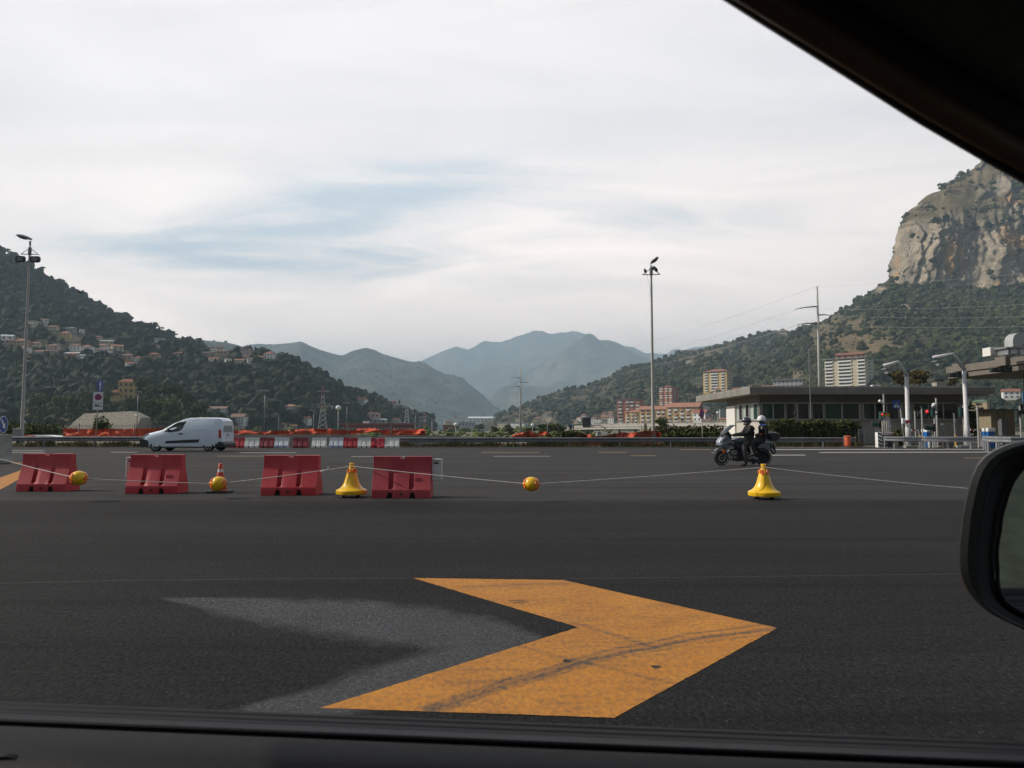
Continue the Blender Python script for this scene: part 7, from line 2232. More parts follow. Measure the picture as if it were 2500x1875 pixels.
t, w, d, wh, fh = house('cream flat-roofed three-storey block with balconies, right of the lamp mast', 68, 96, 785, 808, LEFT, 'c', 'g', -12, 3, 4, 'f', GL)
for f in range(3):
    q = MB(); q.box((0, -d / 2 - .5, fh * f + fh * .2), (w * .96, 1.0, fh * .3)); q.build('balcony', BALC, t)
# greenhouses
for i, (a, b, c, e) in enumerate([(160, 250, 857, 867), (190, 266, 863, 873), (200, 264, 869, 879)]):
    p = LEFT.surf((a + b) / 2, e); k = p.y / FPX
    t = thing('greenhouse', ('uppermost of three long pale greenhouses on the left slope', 'middle of three long pale greenhouses on the left slope', 'lowest of three long pale greenhouses on the left slope')[i], 'greenhouse', p, R(-4), 'long greenhouses on the left hillside')
    w, h = (b - a) * k, (e - c) * k * .75
    q = MB(); q.box((0, 0, h * .3 - 1), (w, 7, h * .6 + 2)); q.build('wall', mat('glass_wall', (.20, .25, .26), .4, .3, .8) if 'glass_wall' not in MATS else MATS['glass_wall'], t)
    q = MB(); q.add([(-w / 2, -3.6, h * .6), (w / 2, -3.6, h * .6), (w / 2, 0, h), (-w / 2, 0, h), (-w / 2, 3.6, h * .6), (w / 2, 3.6, h * .6)], [(0, 1, 2, 3), (3, 2, 5, 4), (0, 3, 4), (1, 5, 2)]); q.build('roof', RF['s'], t)
GV = 'houses at the foot of the left hill'
for a in [
    ('long white apartment house with a brown-red roof behind the van', 509, 559, 992, 1012, LEFT, 'w', 'b', -4, 2, 7, 'g'),
    ('stepped white apartment house below the long white one, right of the van', 566, 602, 1010, 1036, LEFT, 'w', 'b', -6, 3, 5, 'g'),
    ('white villa with a little roof tower and arches under the dark slope', 694, 726, 987, 1006, LEFT, 'w', 'o', 4, 2, 5, 'h'),
    ('small white house with an orange gable between the two tall thin poles', 737, 761, 1017, 1034, LEFT, 'w', 'o', -25, 2, 2, 'g'),
    ('pink house with a pale blue terrace roof behind the red and white pylon', 768, 809, 992, 1008, LEFT, 'p', 's', 0, 1, 4, 'f'),
    ('orange-roofed low house right above the orange net, left of the pylon', 675, 698, 1031, 1046, LEFT, 't', 'o', 0, 1, 2, 'h'),
    ('cottage with an orange roof just above the net left of the pylon', 706, 726, 1036, 1047, LEFT, 't', 'o', 20, 1, 2, 'g'),
    ('white hotel-like house with a red dormer roof on the spur shoulder', 868, 898, 971, 986, LEFT, 'w', 'r', -18, 2, 4, 'g'),
    ('orange-roofed house right of the grey lattice mast at the spur foot', 958, 977, 1020, 1036, LEFT, 'c', 'o', 0, 2, 3, 'h'),
    ('house with a broad orange roof left of the small red and white pylon', 894, 928, 1006, 1020, LEFT, 'p', 'o', 5, 1, 3, 'h'),
    ('house with a long pale sheet roof under the spur', 905, 943, 1022, 1033, LEFT, 'g', 's', 0, 1, 4, 'g'),
    ('red-roofed house among trees high on the spur end', 951, 968, 977, 986, LEFT, 'p', 'r', 0, 1, 2, 'h'),
    ('tiny white gabled house on the spur below the red-roofed one', 957, 965, 992, 999, LEFT, 'w', 'r', 30, 1, 1, 'g'),
    ('tiny white cottage left of the tall cypress on the spur', 932, 941, 985, 991, LEFT, 'w', 's', 20, 1, 1, 'g'),
    ('big white industrial hall with a stepped roof in the hazy valley mouth', 1146, 1201, 1017, 1032, 1500, 'w', 's', 0, 2, 6, 'g'),
    ('pale low works hall in front of the big white industrial hall', 1120, 1160, 1031, 1042, 1200, 'g', 's', 0, 1, 5, 'f'),
    ('red-tiled houses group at the left valley mouth', 1085, 1104, 1026, 1034, 1100, 'c', 'r', 10, 1, 3, 'g'),
    ('rust red container store left of the hazy valley mouth', 1083, 1109, 1039, 1050, 420, 'r', 'b', 0, 1, 6, 'f'),
]: house(a[0], *a[1:5], a[5], *a[6:12], GV)
t, w, d, wh, fh = house('long low red-fronted depot behind the orange net, right of the ball lamp', 840, 1013, 1036, 1052, 330, 'g', 'r', 0, 1, 22, 'f', None, 'depot', 'building', dep=.15)
q = MB(); q.box((0, -d / 2 - .1, wh * .72), (w, .2, wh * .45)); q.build('red_cladding', mat('red_cladding', (.26, .05, .05), .6, .25, 1.5), t)
q = MB(); q.box((-w * .19, 0, wh + .9), (2.6, 1.6, 1.1)); q.build('roof_unit', WHITE_PT, t)
# yellow villa on its wooded knoll: tall part and lower wing
t, w, d, wh, fh = house('yellow villa with red hipped roofs among dark trees on the knoll behind the sign post', 286, 340, 925, 976, 398, 'y', 'r', 28, 3, 4, 'h', None, 'villa', 'house', dep=.7, rh=.16, side=3)
q = MB(); q.box((-w * .62, -d * .25, fh * .42), (w * .5, d * .8, fh * 1.7)); lw = q.build('wing', WALL['y'], t)
q = MB(); q.add([(-w * .90, -d * .68, fh * 1.27), (-w * .35, -d * .68, fh * 1.27), (-w * .35, d * .18, fh * 1.27), (-w * .90, d * .18, fh * 1.27), (-w * .62, -d * .25, fh * 1.65)], [(0, 1, 4), (1, 2, 4), (2, 3, 4), (3, 0, 4)]); q.build('roof', RF['r'], lw)
for i in range(4): q = MB(); q.box((-w * (.82 - i * .12), -d * .655, fh * .85), (w * .07, .1, fh * .45)); q.build('window', WIN, lw)

# right side of the valley
GR = 'houses of the town at the foot of the right hill'
for a in [
    ('long white office building with window bands behind the trees', 1246, 1290, 1031, 1044, TOWN, 'w', 'g', 0, 2, 8, 'f'),
    ('pale low office building left of the far wooden pole', 1215, 1246, 1032, 1042, TOWN, 'c', 'g', 0, 2, 6, 'f'),
    ('beige block above the long white office building', 1258, 1280, 1020, 1033, TOWN, 'c', 'g', 8, 2, 4, 'f'),
    ('lone white house with a red roof on the slope above the valley town', 1327, 1338, 1009, 1017, TOWN, 'w', 'r', 15, 2, 2, 'h'),
    ('broad beige flat-roofed house under the lone white house', 1331, 1353, 1017, 1027, TOWN, 'c', 'g', 0, 2, 4, 'f'),
    ('pink house with a brown roof left below the broad beige house', 1320, 1333, 1023, 1034, TOWN, 'p', 'b', 5, 2, 2, 'h'),
    ('tan orange-roofed house left of the pink one', 1303, 1318, 1019, 1027, TOWN, 't', 'o', 10, 1, 2, 'h'),
    ('white house with a red hip roof topping the hillside cluster by the dark panel', 1418, 1433, 1010, 1021, TOWN, 'w', 'r', 10, 2, 2, 'h'),
    ('white house left under the topmost red-hipped house', 1408, 1422, 1018, 1028, TOWN, 'w', 'o', -10, 2, 2, 'g'),
    ('small house with an orange roof at the left foot of the cluster', 1401, 1414, 1026, 1033, TOWN, 'c', 'o', 0, 1, 2, 'g'),
    ('white house with a big red gable in the cluster right of the dark panel', 1456, 1472, 1020, 1032, TOWN, 'w', 'r', 0, 2, 2, 'x'),
    ('plain white house between the dark panel and the big red gable', 1443, 1457, 1018, 1031, TOWN, 'w', 'b', 5, 2, 2, 'h'),
    ('cream house above the big red gable', 1467, 1482, 1006, 1018, TOWN, 'c', 'r', 12, 2, 2, 'h'),
    ('pink house with an orange roof at the top right of the cluster', 1482, 1500, 1005, 1015, TOWN, 'p', 'o', 0, 2, 3, 'h'),
    ('tall white house at the right end of the cluster beside the red block', 1484, 1503, 1015, 1032, TOWN, 'w', 'b', -8, 3, 3, 'h'),
    ('cream house in the middle of the cluster under the pink house', 1468, 1486, 1014, 1026, TOWN, 'c', 'o', 8, 2, 2, 'g'),
    ('low orange-roofed house left of the yellow tower block', 1688, 1709, 929, 940, CLIFF, 'y', 'o', 15, 1, 2, 'g'),
    ('taller yellow house squeezed against the left side of the yellow tower block', 1708, 1723, 921, 942, CLIFF, 'y', 'r', 5, 2, 2, 'h'),
    ('white house with a red roof left of the round no-parking sign', 1694, 1732, 1000, 1029, TOWN, 'w', 'r', -20, 2, 3, 'g'),
    ('low orange-roofed house below the white house near the no-parking sign', 1674, 1697, 1020, 1032, TOWN, 'c', 'o', 8, 1, 2, 'x'),
    ('low house with a red roof right behind the no-parking sign', 1716, 1736, 1023, 1033, TOWN, 't', 'r', 0, 1, 2, 'g'),
    ('low yellow house with a wide red roof beside the office corner', 1752, 1781, 1020, 1033, TOWN, 'y', 'r', -5, 1, 3, 'h'),
    ('red roof peeping over the bank above the no-parking sign', 1728, 1744, 1014, 1021, TOWN, 't', 'r', 10, 1, 1, 'g'),
    ('grey flat-roofed block stepping above the office roof, left of the tall pole', 1888, 1968, 928, 950, TOWN, 'g', 'g', -5, 2, 7, 'f'),
    ('red-roofed unfinished house standing above the white tower block', 2042, 2110, 861, 882, CLIFF, 'o', 'r', -6, 1, 4, 'g'),
    ('white two-storey villa with a red roof seen under the toll canopy', 2448, 2488, 949, 974, TOWN, 'w', 'r', 6, 2, 3, 'g'),
    ('green-roofed hut between the second bent lamp post and the booth', 2374, 2412, 976, 993, 150, 't', 'v', -20, 1, 1, 'h'),
    ('small house below the ridge top left of the tall pole', 1900, 1922, 806, 815, RIGHT, 'c', 'b', 10, 1, 3, 'g'),
    ('tiny pale house high in the middle of the right slope', 1675, 1690, 879, 886, RIGHT, 'w', 'o', 0, 1, 2, 'h'),
    ('stone farm building among the brown terraces left of the white tower', 1936, 1962, 906, 918, CLIFF, 't', 'b', 0, 1, 2, 'f'),
]: house(a[0], *a[1:5], a[5], *a[6:8], a[8] - 28, *a[9:12], GR, dep=.6)
# terrace row peeping over the office roof
for i, (a, b, c) in enumerate([(1745, 1768, 947), (1766, 1790, 945), (1789, 1812, 946), (1811, 1838, 944), (1836, 1862, 944), (1860, 1890, 941)]):
    house('%s of the stepped terrace houses peeping over the left end of the office roof' % ('first', 'second', 'third', 'fourth', 'fifth', 'last')[i], a, b, c, c + 16, TOWN, 'ctcpct'[i], 'obrgbo'[i], -8, 2, 3, 'gfggfg'[i], 'terrace houses above the office roof')


def block(label, px0, px1, pt, pb, Y, wall, roof, yaw, floors, bays, dep, rt='f', rh=.1, side_bays=0, bal='b', stripe=False):
    t, w, d, wh, fh = house(label, px0, px1, pt, pb, Y, wall, roof, yaw, floors, 0, rt, None, 'apartment_block', 'apartment block', dep, rh)
    M_ = {'b': BALC, 'o': SHUT}
    for f in range(floors):
        z = fh * f
        for x, bw in bays:
            q = MB(); q.box((w * x, -d / 2 - .5, z + fh * .22), (w * bw, 1.05, fh * .40)); o = q.build('balcony', BALC if stripe or (f + int(x * 40)) % 3 else M_[bal], t)
            q = MB(); q.box((w * x, -d / 2 - .02, z + fh * .65), (w * bw * .86, .12, fh * .46)); q.build('window', WIN, t)
            if bal == 'o' and random.random() < .45:
                q = MB(); q.slab([(w * x - w * bw * .3, 0)] * 0 or [(w * (x - bw * .3), z + fh * .95), (w * (x + bw * .2), z + fh * .95), (w * (x + bw * .2), z + fh * .62), (w * (x - bw * .3), z + fh * .62)], -d / 2 - 1.15, -d / 2 - 1.05); q.build('awning', SHUT, t)
        for s, y in side_bays or ():
            q = MB(); q.box((s * (w / 2 + .3), d * y, z + fh * .25), (.7, d * .16, fh * .36)); q.build('balcony', BALC, t)
            q = MB(); q.box((s * (w / 2 + .03), d * y, z + fh * .68), (.10, d * .13, fh * .40)); q.build('window', WIN, t)
    return t, w, d, wh, fh


block('brick red flat-topped apartment block with stacked balconies at the left of the town', 1506, 1573, 976, 1034, TOWN, 'r', 'b', -24, 7, [(-.36, .16), (-.05, .13), (.14, .13), (.38, .15)], .55, bal='o')
t, w, d, wh, fh = block('tall round-cornered red apartment tower with orange awnings', 1610, 1657, 946, 1000, TOWN, 'r', 'b', -40, 10, [(-.33, .24), (.05, .20), (.36, .2)], .8, bal='o', side_bays=[(1, -.25)])
q = MB(); q.box((0, 0, wh + 1.2), (w * .4, d * .4, 2.0)); q.build('roof_house', WALL['r'], t)
block('left end of the low apartment row with orange roofs', 1527, 1566, 999, 1036, TOWN, 'y', 'o', -34, 4, [(-.30, .2), (.05, .16), (.32, .16)], .5, 'g', .2, bal='o')
block('middle of the low apartment row with orange roofs, behind the tall lamp mast', 1563, 1633, 991, 1036, TOWN, 'y', 'o', -32, 4, [(-.38, .12), (-.17, .12), (.03, .12), (.22, .12), (.40, .11)], .35, 'g', .2, bal='o')
block('right end of the low apartment row, showing a grey gable wall', 1630, 1714, 983, 1030, TOWN, 'y', 'o', -34, 4, [(-.40, .11), (-.2, .12), (.0, .12), (.19, .12), (.38, .12)], .42, 'g', .24, bal='o')
block('yellow apartment tower with pink balconies and a red hipped roof', 1719, 1787, 901, 955, TOWN, 'y', 'r', -40, 7, [(-.36, .13), (-.02, .30), (.34, .14)], .55, 'h', .13, [(1, -.1), (1, .2)])
t, w, d, wh, fh = block('white high-rise with rounded white balcony bands beside the tall pole', 2022, 2127, 877, 952, TOWN, 'c', 'g', -46, 9, [(-.39, .20), (0.0, .34), (.40, .18)], .55, side_bays=[(1, 0)], stripe=True)
# concrete frame, bank wall with the road, stone slope, railings
t, w, d, wh, fh = house('open concrete frame on pillars beside the office corner', 1757, 1781, 1000, 1020, TOWN, 'g', 'g', 0, 1, 0, 'f', None, 'unfinished_building', 'building', dep=.5)
t.children[0].scale = (.9, .3, .3)
for i in range(4): q = MB(); q.box((-w / 2 + w * i / 3, -d / 2 + .2, wh / 2), (.35, .35, wh)); q.build('pillar', WALL['g'], t)
p = TOWN.surf(1742, 1006); k = p.y / FPX
t = thing('bank_wall', 'pale retaining wall with a ramp road left of the office roof corner', 'retaining wall', p, R(-8))
q = MB(); q.slab([(-10, -3), (9, -3), (9, 2.0), (4, 3.4), (-4, 5.4), (-10, 7.0)], -.6, .6); q.build('wall', CONCRETE, t)
q = MB(); q.slab([(-10, 7.0), (-4, 5.4), (4, 3.4), (9, 2.0), (9, 2.3), (4, 3.8), (-4, 5.9), (-10, 7.5)], .6, 5); q.build('ramp', mat('ramp_road', (.22, .20, .18), .9), t)
YW_ = 303
STONE = mat('stone_facing', (.33, .285, .22), .95, .5, 1.3, bump=.8, bscale=2.5)
p0 = at(166, 1041, YW_)
t = thing('stone_slope', 'pale stone-faced retaining slope below the yellow villa', 'retaining wall', p0, 0)
q = MB()
pts = [(at(a, b, YW_) - p0) for a, b in ((163, 1060), (172, 1032), (187, 1009), (240, 1006), (300, 1003), (318, 1011), (333, 1019), (336, 1060))]
n = len(pts)
vs = [(v.x, (v.z) * .95, v.z) for v in pts] + [(v.x, 12, v.z) for v in pts]
q.add(vs, [tuple(range(n)), tuple(range(n, 2 * n))[::-1]] + [(i, (i + 1) % n, n + (i + 1) % n, n + i) for i in range(n)]); q.build('facing', STONE, t)
p0 = at(58, 1044, 290)
t = thing('parapet_wall', 'long low pale parapet wall left of the stone-faced slope', 'wall', p0, 0)
w = (160 - 58) / FPX * 290
q = MB(); q.slab([(0, -2.3), (w, -2.3), (w, 1.1), (w * .1, 1.1), (w * .07, 1.5), (0, 3.1)], -.3, .3); q.build('wall', CONCRETE, t)
for i in range(3): q = MB(); q.box((w * (.12 + i * .26), -.32, .95), (.5, .1, .5)); q.build('drain', TRIM, t)
p0 = at(166, 1047, 150)
t = thing('railing', 'long thin railing along the embankment in front of the stone-faced slope', 'railing', p0, 0)
w = (420 - 166) / FPX * 150; hh = 9 / FPX * 150
q = MB(); q.box((w / 2, 0, hh), (w, .05, .05)); q.box((w / 2, 0, hh * .5), (w, .04, .04))
for i in range(64): q.box((w * i / 63, 0, hh / 2), (.05, .05, hh))
q.build('bars', STEEL_D, t)
q = MB(); q.box((w / 2, .4, -.75), (w, 1.2, 1.5)); q.build('kerb', CONCRETE_D, t)

# ------------------------------------------------------------------ viaduct, dark panel, lorry
YVf = lambda px: float(np.interp(px, [1378, 1830], [205, 118]))
t = thing('viaduct', 'long pale concrete road viaduct curving in from the left behind the orange net', 'viaduct', (xat(1378, YVf(1378)), YVf(1378), 0))
cv = [(1378, 1049, 1053), (1390, 1045, 1051), (1403, 1042, 1049.5), (1440, 1039.5, 1048.5), (1500, 1037.5, 1047.5), (1600, 1036, 1047), (1700, 1035.5, 1047), (1830, 1035, 1047)]
o = t.location
for nm, off0, off1, m, y0, y1 in (('deck', 0, 0, CONCRETE, 0, 7), ('parapet', -4, None, CONCRETE_D, .1, .35)):
    vs = []
    for a, b, c in cv:
        zb = at(a, c if nm == 'deck' else b, YVf(a)).z; zt_ = at(a, b + off0, YVf(a)).z
        for y, z in ((y0, zb), (y0, zt_), (y1, zt_), (y1, zb)): vs.append((xat(a, YVf(a)) - o.x + y * .95, y * .25 + YVf(a) - o.y, z))
    q = MB(); q.add(vs, [(i * 4 + j, i * 4 + (j + 1) % 4, (i + 1) * 4 + (j + 1) % 4, (i + 1) * 4 + j) for i in range(len(cv) - 1) for j in range(4)] + [(3, 2, 1, 0), tuple(4 * (len(cv) - 1) + j for j in range(4))])
    q.build(nm, m, t)
q = MB()
q.tube([(xat(a, YVf(a)) - o.x, .2 + YVf(a) - o.y, at(a, b - 7.5, YVf(a)).z) for a, b, c in cv], .06, 5)
for px in range(1380, 1830, 9):
    b = np.interp(px, [c[0] for c in cv], [c[1] for c in cv]); q.cyl((xat(px, YVf(px)) - o.x, .2 + YVf(px) - o.y, at(px, b - 4, YVf(px)).z), (xat(px, YVf(px)) - o.x, .2 + YVf(px) - o.y, at(px, b - 7.5, YVf(px)).z), .045, n=4)
q.build('railing', STEEL, t)
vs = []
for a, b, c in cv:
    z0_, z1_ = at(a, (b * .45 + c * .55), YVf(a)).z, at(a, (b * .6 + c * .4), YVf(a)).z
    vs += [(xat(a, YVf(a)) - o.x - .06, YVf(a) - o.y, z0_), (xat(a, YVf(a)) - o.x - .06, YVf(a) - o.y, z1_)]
q = MB(); q.add(vs, [(2 * i, 2 * i + 2, 2 * i + 3, 2 * i + 1) for i in range(len(cv) - 1)]); q.build('girder_shadow_line', mat('girder_shadow_paint', (.16, .155, .15), .9), t)  # dark strip paints a shadow line along the deck side
for px in (1403, 1420, 1452, 1487, 1525, 1566, 1612, 1660, 1710, 1760):
    c = np.interp(px, [c[0] for c in cv], [c[2] for c in cv]); z = at(px, c, YVf(px)).z
    q = MB(); q.cyl((xat(px, YVf(px)) - o.x + 2.6, YVf(px) - o.y, -.1), (xat(px, YVf(px)) - o.x + 2.6, YVf(px) - o.y, z), .28, n=12); q.build('column', CONCRETE, t, smooth=35)
YD = 130.0
t = thing('road_panel', 'dark gridded back of a big road sign panel rising above the viaduct', 'sign', (xat(1432, YD), YD, 0))
z0_, z1_ = at(1432, 1043, YD).z, at(1432, 1019.5, YD).z
q = MB(); q.box((0, 0, (z0_ + z1_) / 2), (19.5 / FPX * YD, .12, z1_ - z0_)); pn = q.build('panel', mat('panel_back', (.035, .037, .042), .6), t)
q = MB()
for i in range(6): q.box((-.72 + i * .288, -.075, (z0_ + z1_) / 2), (.03, .03, z1_ - z0_))
for i in range(5): q.box((0, -.08, z0_ + (z1_ - z0_) * i / 4), (1.46, .03, .035))
q.build('grid', STEEL_D, pn)
q = MB(); q.box((-1.2, .1, z0_ + .42), (4.4, .2, .16)); q.build('gantry_beam', STEEL_D, t); q = MB(); q.cyl((-2.4, .1, -.1), (-2.4, .1, z0_ + .5), .14, n=10); q.build('post', STEEL, t)
q = MB(); q.box((-2.9, -.05, z0_ + .2), (.62, .05, .45)); q.build('blue_plate', BLUE_SG, t)
YT = 100.0
t = thing('lorry', 'grey and white lorry parked under the viaduct behind the orange net', 'lorry', (xat(1468, YT), YT, -.05))
TK = mat('lorry_grey', (.40, .41, .43), .5, .1, 3)
q = MB(); q.slab([(-.75, .35), (-.72, .75), (-.55, 1.0), (-.15, 1.02), (-.12, .35)], -.5, .5, .05); q.build('cab', TK, t, smooth=40)
q = MB(); q.box((.30, 0, .68), (.82, 1.0, .5)); q.build('load_box', WHITE_PT, t, bevel=.03)
q = MB(); q.cyl((-.02, 0, .95), (-.02, 0, 1.15), .10, n=10); q.build('exhaust_stack', TK, t)
q = MB(); q.box((-.66, -.1, .84), (.04, .7, .16)); q.box((-.44, -.505, .82), (.2, .012, .18)); q.build('window', GLASS_D, t)
for x in (-.45, .25, .55): q = MB(); q.cyl((x, -.52, .2), (x, -.38, .2), .2, n=14); q.build('wheel', TYRE, t)

# ------------------------------------------------------------------ poles, pylons, cables


def wood_pole(label, px, pyb, pt, Y, r0, r1, arms, top):
    p = Vector((xat(px, Y), Y, -.1)); H_ = at(px, pt, Y).z
    t = thing('power_pole', label, 'power pole', p, 0, 'tall steel power poles')
    q = MB(); q.tube([(0, 0, 0), (-.05 * r0, 0, H_ * .5), (0, 0, H_)], [r0, (r0 + r1) / 2, r1], 14); q.build('pole', POLE_G, t, smooth=True)
    ends = []
    for ax, ay, by in arms:
        z = at(px, by, Y).z + .1; e = Vector((xat(ax, Y) - p.x, 0, at(ax, ay, Y).z + .1))
        q = MB(); q.tube([(0, 0, z), e.lerp(Vector((0, 0, z)), .35) + Vector((0, 0, .12)), e], [r1 * .9, r1 * .7, r1 * .4], 8); q.build('arm', STEEL_D, t, smooth=True)
        d = Vector((math.copysign(1, e.x), 0, -.25))
        q = MB(); q.cyl(e, e + d * .5 * r0 * 2, r1 * .55, n=8); q.build('insulator', mat('glass_insulator', (.30, .36, .33), .2) if 'glass_insulator' not in MATS else MATS['glass_insulator'], t)
        ends.append(p + e)
    ends.append(p + Vector((0, 0, H_)))
    return t, ends


_, E1 = wood_pole('tall grey power pole with three side arms rising behind the toll office', 2003, 945, 698, 150, .42, .17, [(1953, 754, 748), (2031, 770, 769), (1956, 792, 789)], 698)
_, E2 = wood_pole('distant power pole with three short arms in the middle of the valley', 1271, 1060, 895, 330, .62, .22, [(1252, 923, 922), (1289, 934, 933), (1252, 944, 943)], 895)
CAB = mat('power_cable', (.34, .34, .33), .5)
RE = [at(2620, 737, 105), at(2620, 769, 105), at(2620, 794, 105), at(2620, 655, 105)]
nm = ('upper', 'middle', 'lower', 'topmost')
for i in range(4):
    for A, B, s, lab in ((E1[i], E2[i], 3.5, '%s power cable sagging from the tall pole to the distant valley pole'), (E1[i], RE[i], .5, '%s power cable running from the tall pole past the cliff to the right')):
        q = MB(); q.tube(sag(A, B, s, 24), .018 if B in RE else .022, 4)
        tag(q.build('power_cable', CAB), lab % nm[i], 'cable', 'cables of the power poles')


def pylon(label, px, pt, pb, Y, bands, wide=.13):
    p = at(px, pb, Y); H_ = (pb - pt) / FPX * Y
    if pb > 1000: H_ += p.z; p.z = -.1
    t = thing('lattice_pylon', label, 'pylon', p, R(12), 'lattice pylons of the valley')
    PR, PW = mat('pylon_red', (.34, .07, .05), .6) if 'pylon_red' not in MATS else MATS['pylon_red'], mat('pylon_pale', (.42, .41, .40), .6) if 'pylon_pale' not in MATS else MATS['pylon_pale']
    nseg = 10
    def hw(k): return H_ * wide * (1 - k * .9) / 2 * (1 + .5 * (1 - k) ** 3) + .25
    r = H_ * .0042 + .05
    for sct in range(len(bands)):
        q = MB()
        for sgm in range(nseg * sct // len(bands), nseg * (sct + 1) // len(bands)):
            k0, k1 = sgm / nseg, (sgm + 1) / nseg
            a, b = hw(k0), hw(k1)
            c0 = [(-a, -a), (a, -a), (a, a), (-a, a)]; c1 = [(-b, -b), (b, -b), (b, b), (-b, b)]
            for i in range(4):
                j = (i + 1) % 4
                q.cyl((*c0[i], H_ * k0), (*c1[i], H_ * k1), r, n=4, caps=False); q.cyl((*c0[i], H_ * k0), (*c1[j], H_ * k1), r * .6, n=3, caps=False); q.cyl((*c0[j], H_ * k0), (*c1[i], H_ * k1), r * .6, n=3, caps=False)
        q.build('lattice', PR if bands[sct] == 'r' else PW, t)
    for k, L_ in ((.60, .16), (.74, .15), (.88, .13)):
        q = MB(); z = H_ * k
        for s in (-1, 1):
            q.cyl((0, 0, z), (s * H_ * L_, 0, z), r, n=4); q.cyl((0, 0, z + H_ * .05), (s * H_ * L_, 0, z), r * .8, n=4)
        q.build('cross_arm', PW if bands[-1] != 'r' or k != .74 else PR, t)
    return t


pylon('big red and white lattice pylon at the foot of the left hill', 787, 942, 1047, 500, 'wwwrwr')
pylon('small red and white lattice pylon behind the long red depot', 905, 989, 1047, 600, 'wwrwr')
pylon('grey lattice pylon near the right end of the long red depot', 993, 973, 1050, 520, 'www')
pylon('red and white lattice pylon at the tip of the left spur', 1037, 1008, 1050, 700, 'wrwr')
pylon('red and white lattice pylon in front of the hazy valley mouth', 1112, 1008, 1050, 800, 'wrwr')
pylon('faint red and white pylon high on the right slope', 1824, 858, 890, 1350, 'wr')


def thin_pole(label, px, pt, Y, kind, r=.09, cat='lamp post'):
    p = Vector((xat(px, Y), Y, -.1)); H_ = at(px, pt, Y).z
    t = thing('lamp_pole', label, cat, p, 0, 'thin poles behind the works')
    q = MB(); q.tube([(0, 0, 0), (0, 0, H_)], [r, r * .6], 8); q.build('pole', POLE_G if kind != 'flood' else STEEL_D, t, smooth=True)
    if kind == 'ball': q = MB(); q.sphere((0, 0, H_), (r * 4.2, r * 4.2, r * 3.8), 14, 9); q.build('globe', WHITE_PT, t, smooth=True)
    if kind == 'flood':
        q = MB(); q.box((0, 0, H_), (r * 16, r * 3, r * 1.6)); q.build('head_frame', STEEL_D, t)
        for x in (-5.5, 0, 5.5): q = MB(); q.box((r * x, -r * 2, H_ + r * 2.2), (r * 4.4, r * 2.5, r * 3.2)); q.build('flood_lamp', STEEL, t)
    if kind == 'arm': q = MB(); q.tube([(0, 0, H_), (-.5, 0, H_ + .2), (-1.1, 0, H_ + .1)], [r * .7, r, r * 1.6], 6); q.build('lamp_arm', STEEL, t)
    return t


for a in [('tall flood-light pole standing behind the orange net right of the van', 646, 955, 190, 'flood', .14), ('white ball lamp on a pole behind the orange net', 826, 994, 110, 'ball', .10), ('flood-light pole right of the white ball lamp', 847, 985, 260, 'flood', .16),
          ('thin bare pole left of the big red and white pylon', 766, 1002, 200, 'arm', .09), ('thin pole with a small lamp arm left of the small orange-roofed house', 681, 1010, 210, 'arm', .09), ('pole with a lamp arm behind the stone-faced slope railing', 336, 957, 120, 'flood', .075), ('low pole with a pale globe by the end of the stone-faced slope', 334, 1013, 118, 'ball', .055),
          ('slim pole right of the grey lattice pylon', 1014, 1010, 300, 'arm', .12), ('dark thin post at the right end of the orange net', 1055, 1020, 63, 'arm', .04), ('short globe lamp above the humped orange netting', 1300, 1036, 100, 'ball', .06), ('slim pole in front of the valley trees', 1336, 1030, 120, 'arm', .05), ('aerial mast rising above the viaduct right of the dark panel', 1477, 995, 300, 'flood', .11), ('thin lamp pole between the viaduct and the office corner', 1752, 1006, 120, 'ball', .06), ('short ball lamp at the left of the pale concrete wall', 1113, 1034, 75, 'ball', .05), ('grey post standing behind the crumpled orange net', 1449 + 29, 1041, 51.5, 'arm', .04)]: thin_pole(*a)

# ------------------------------------------------------------------ single trees


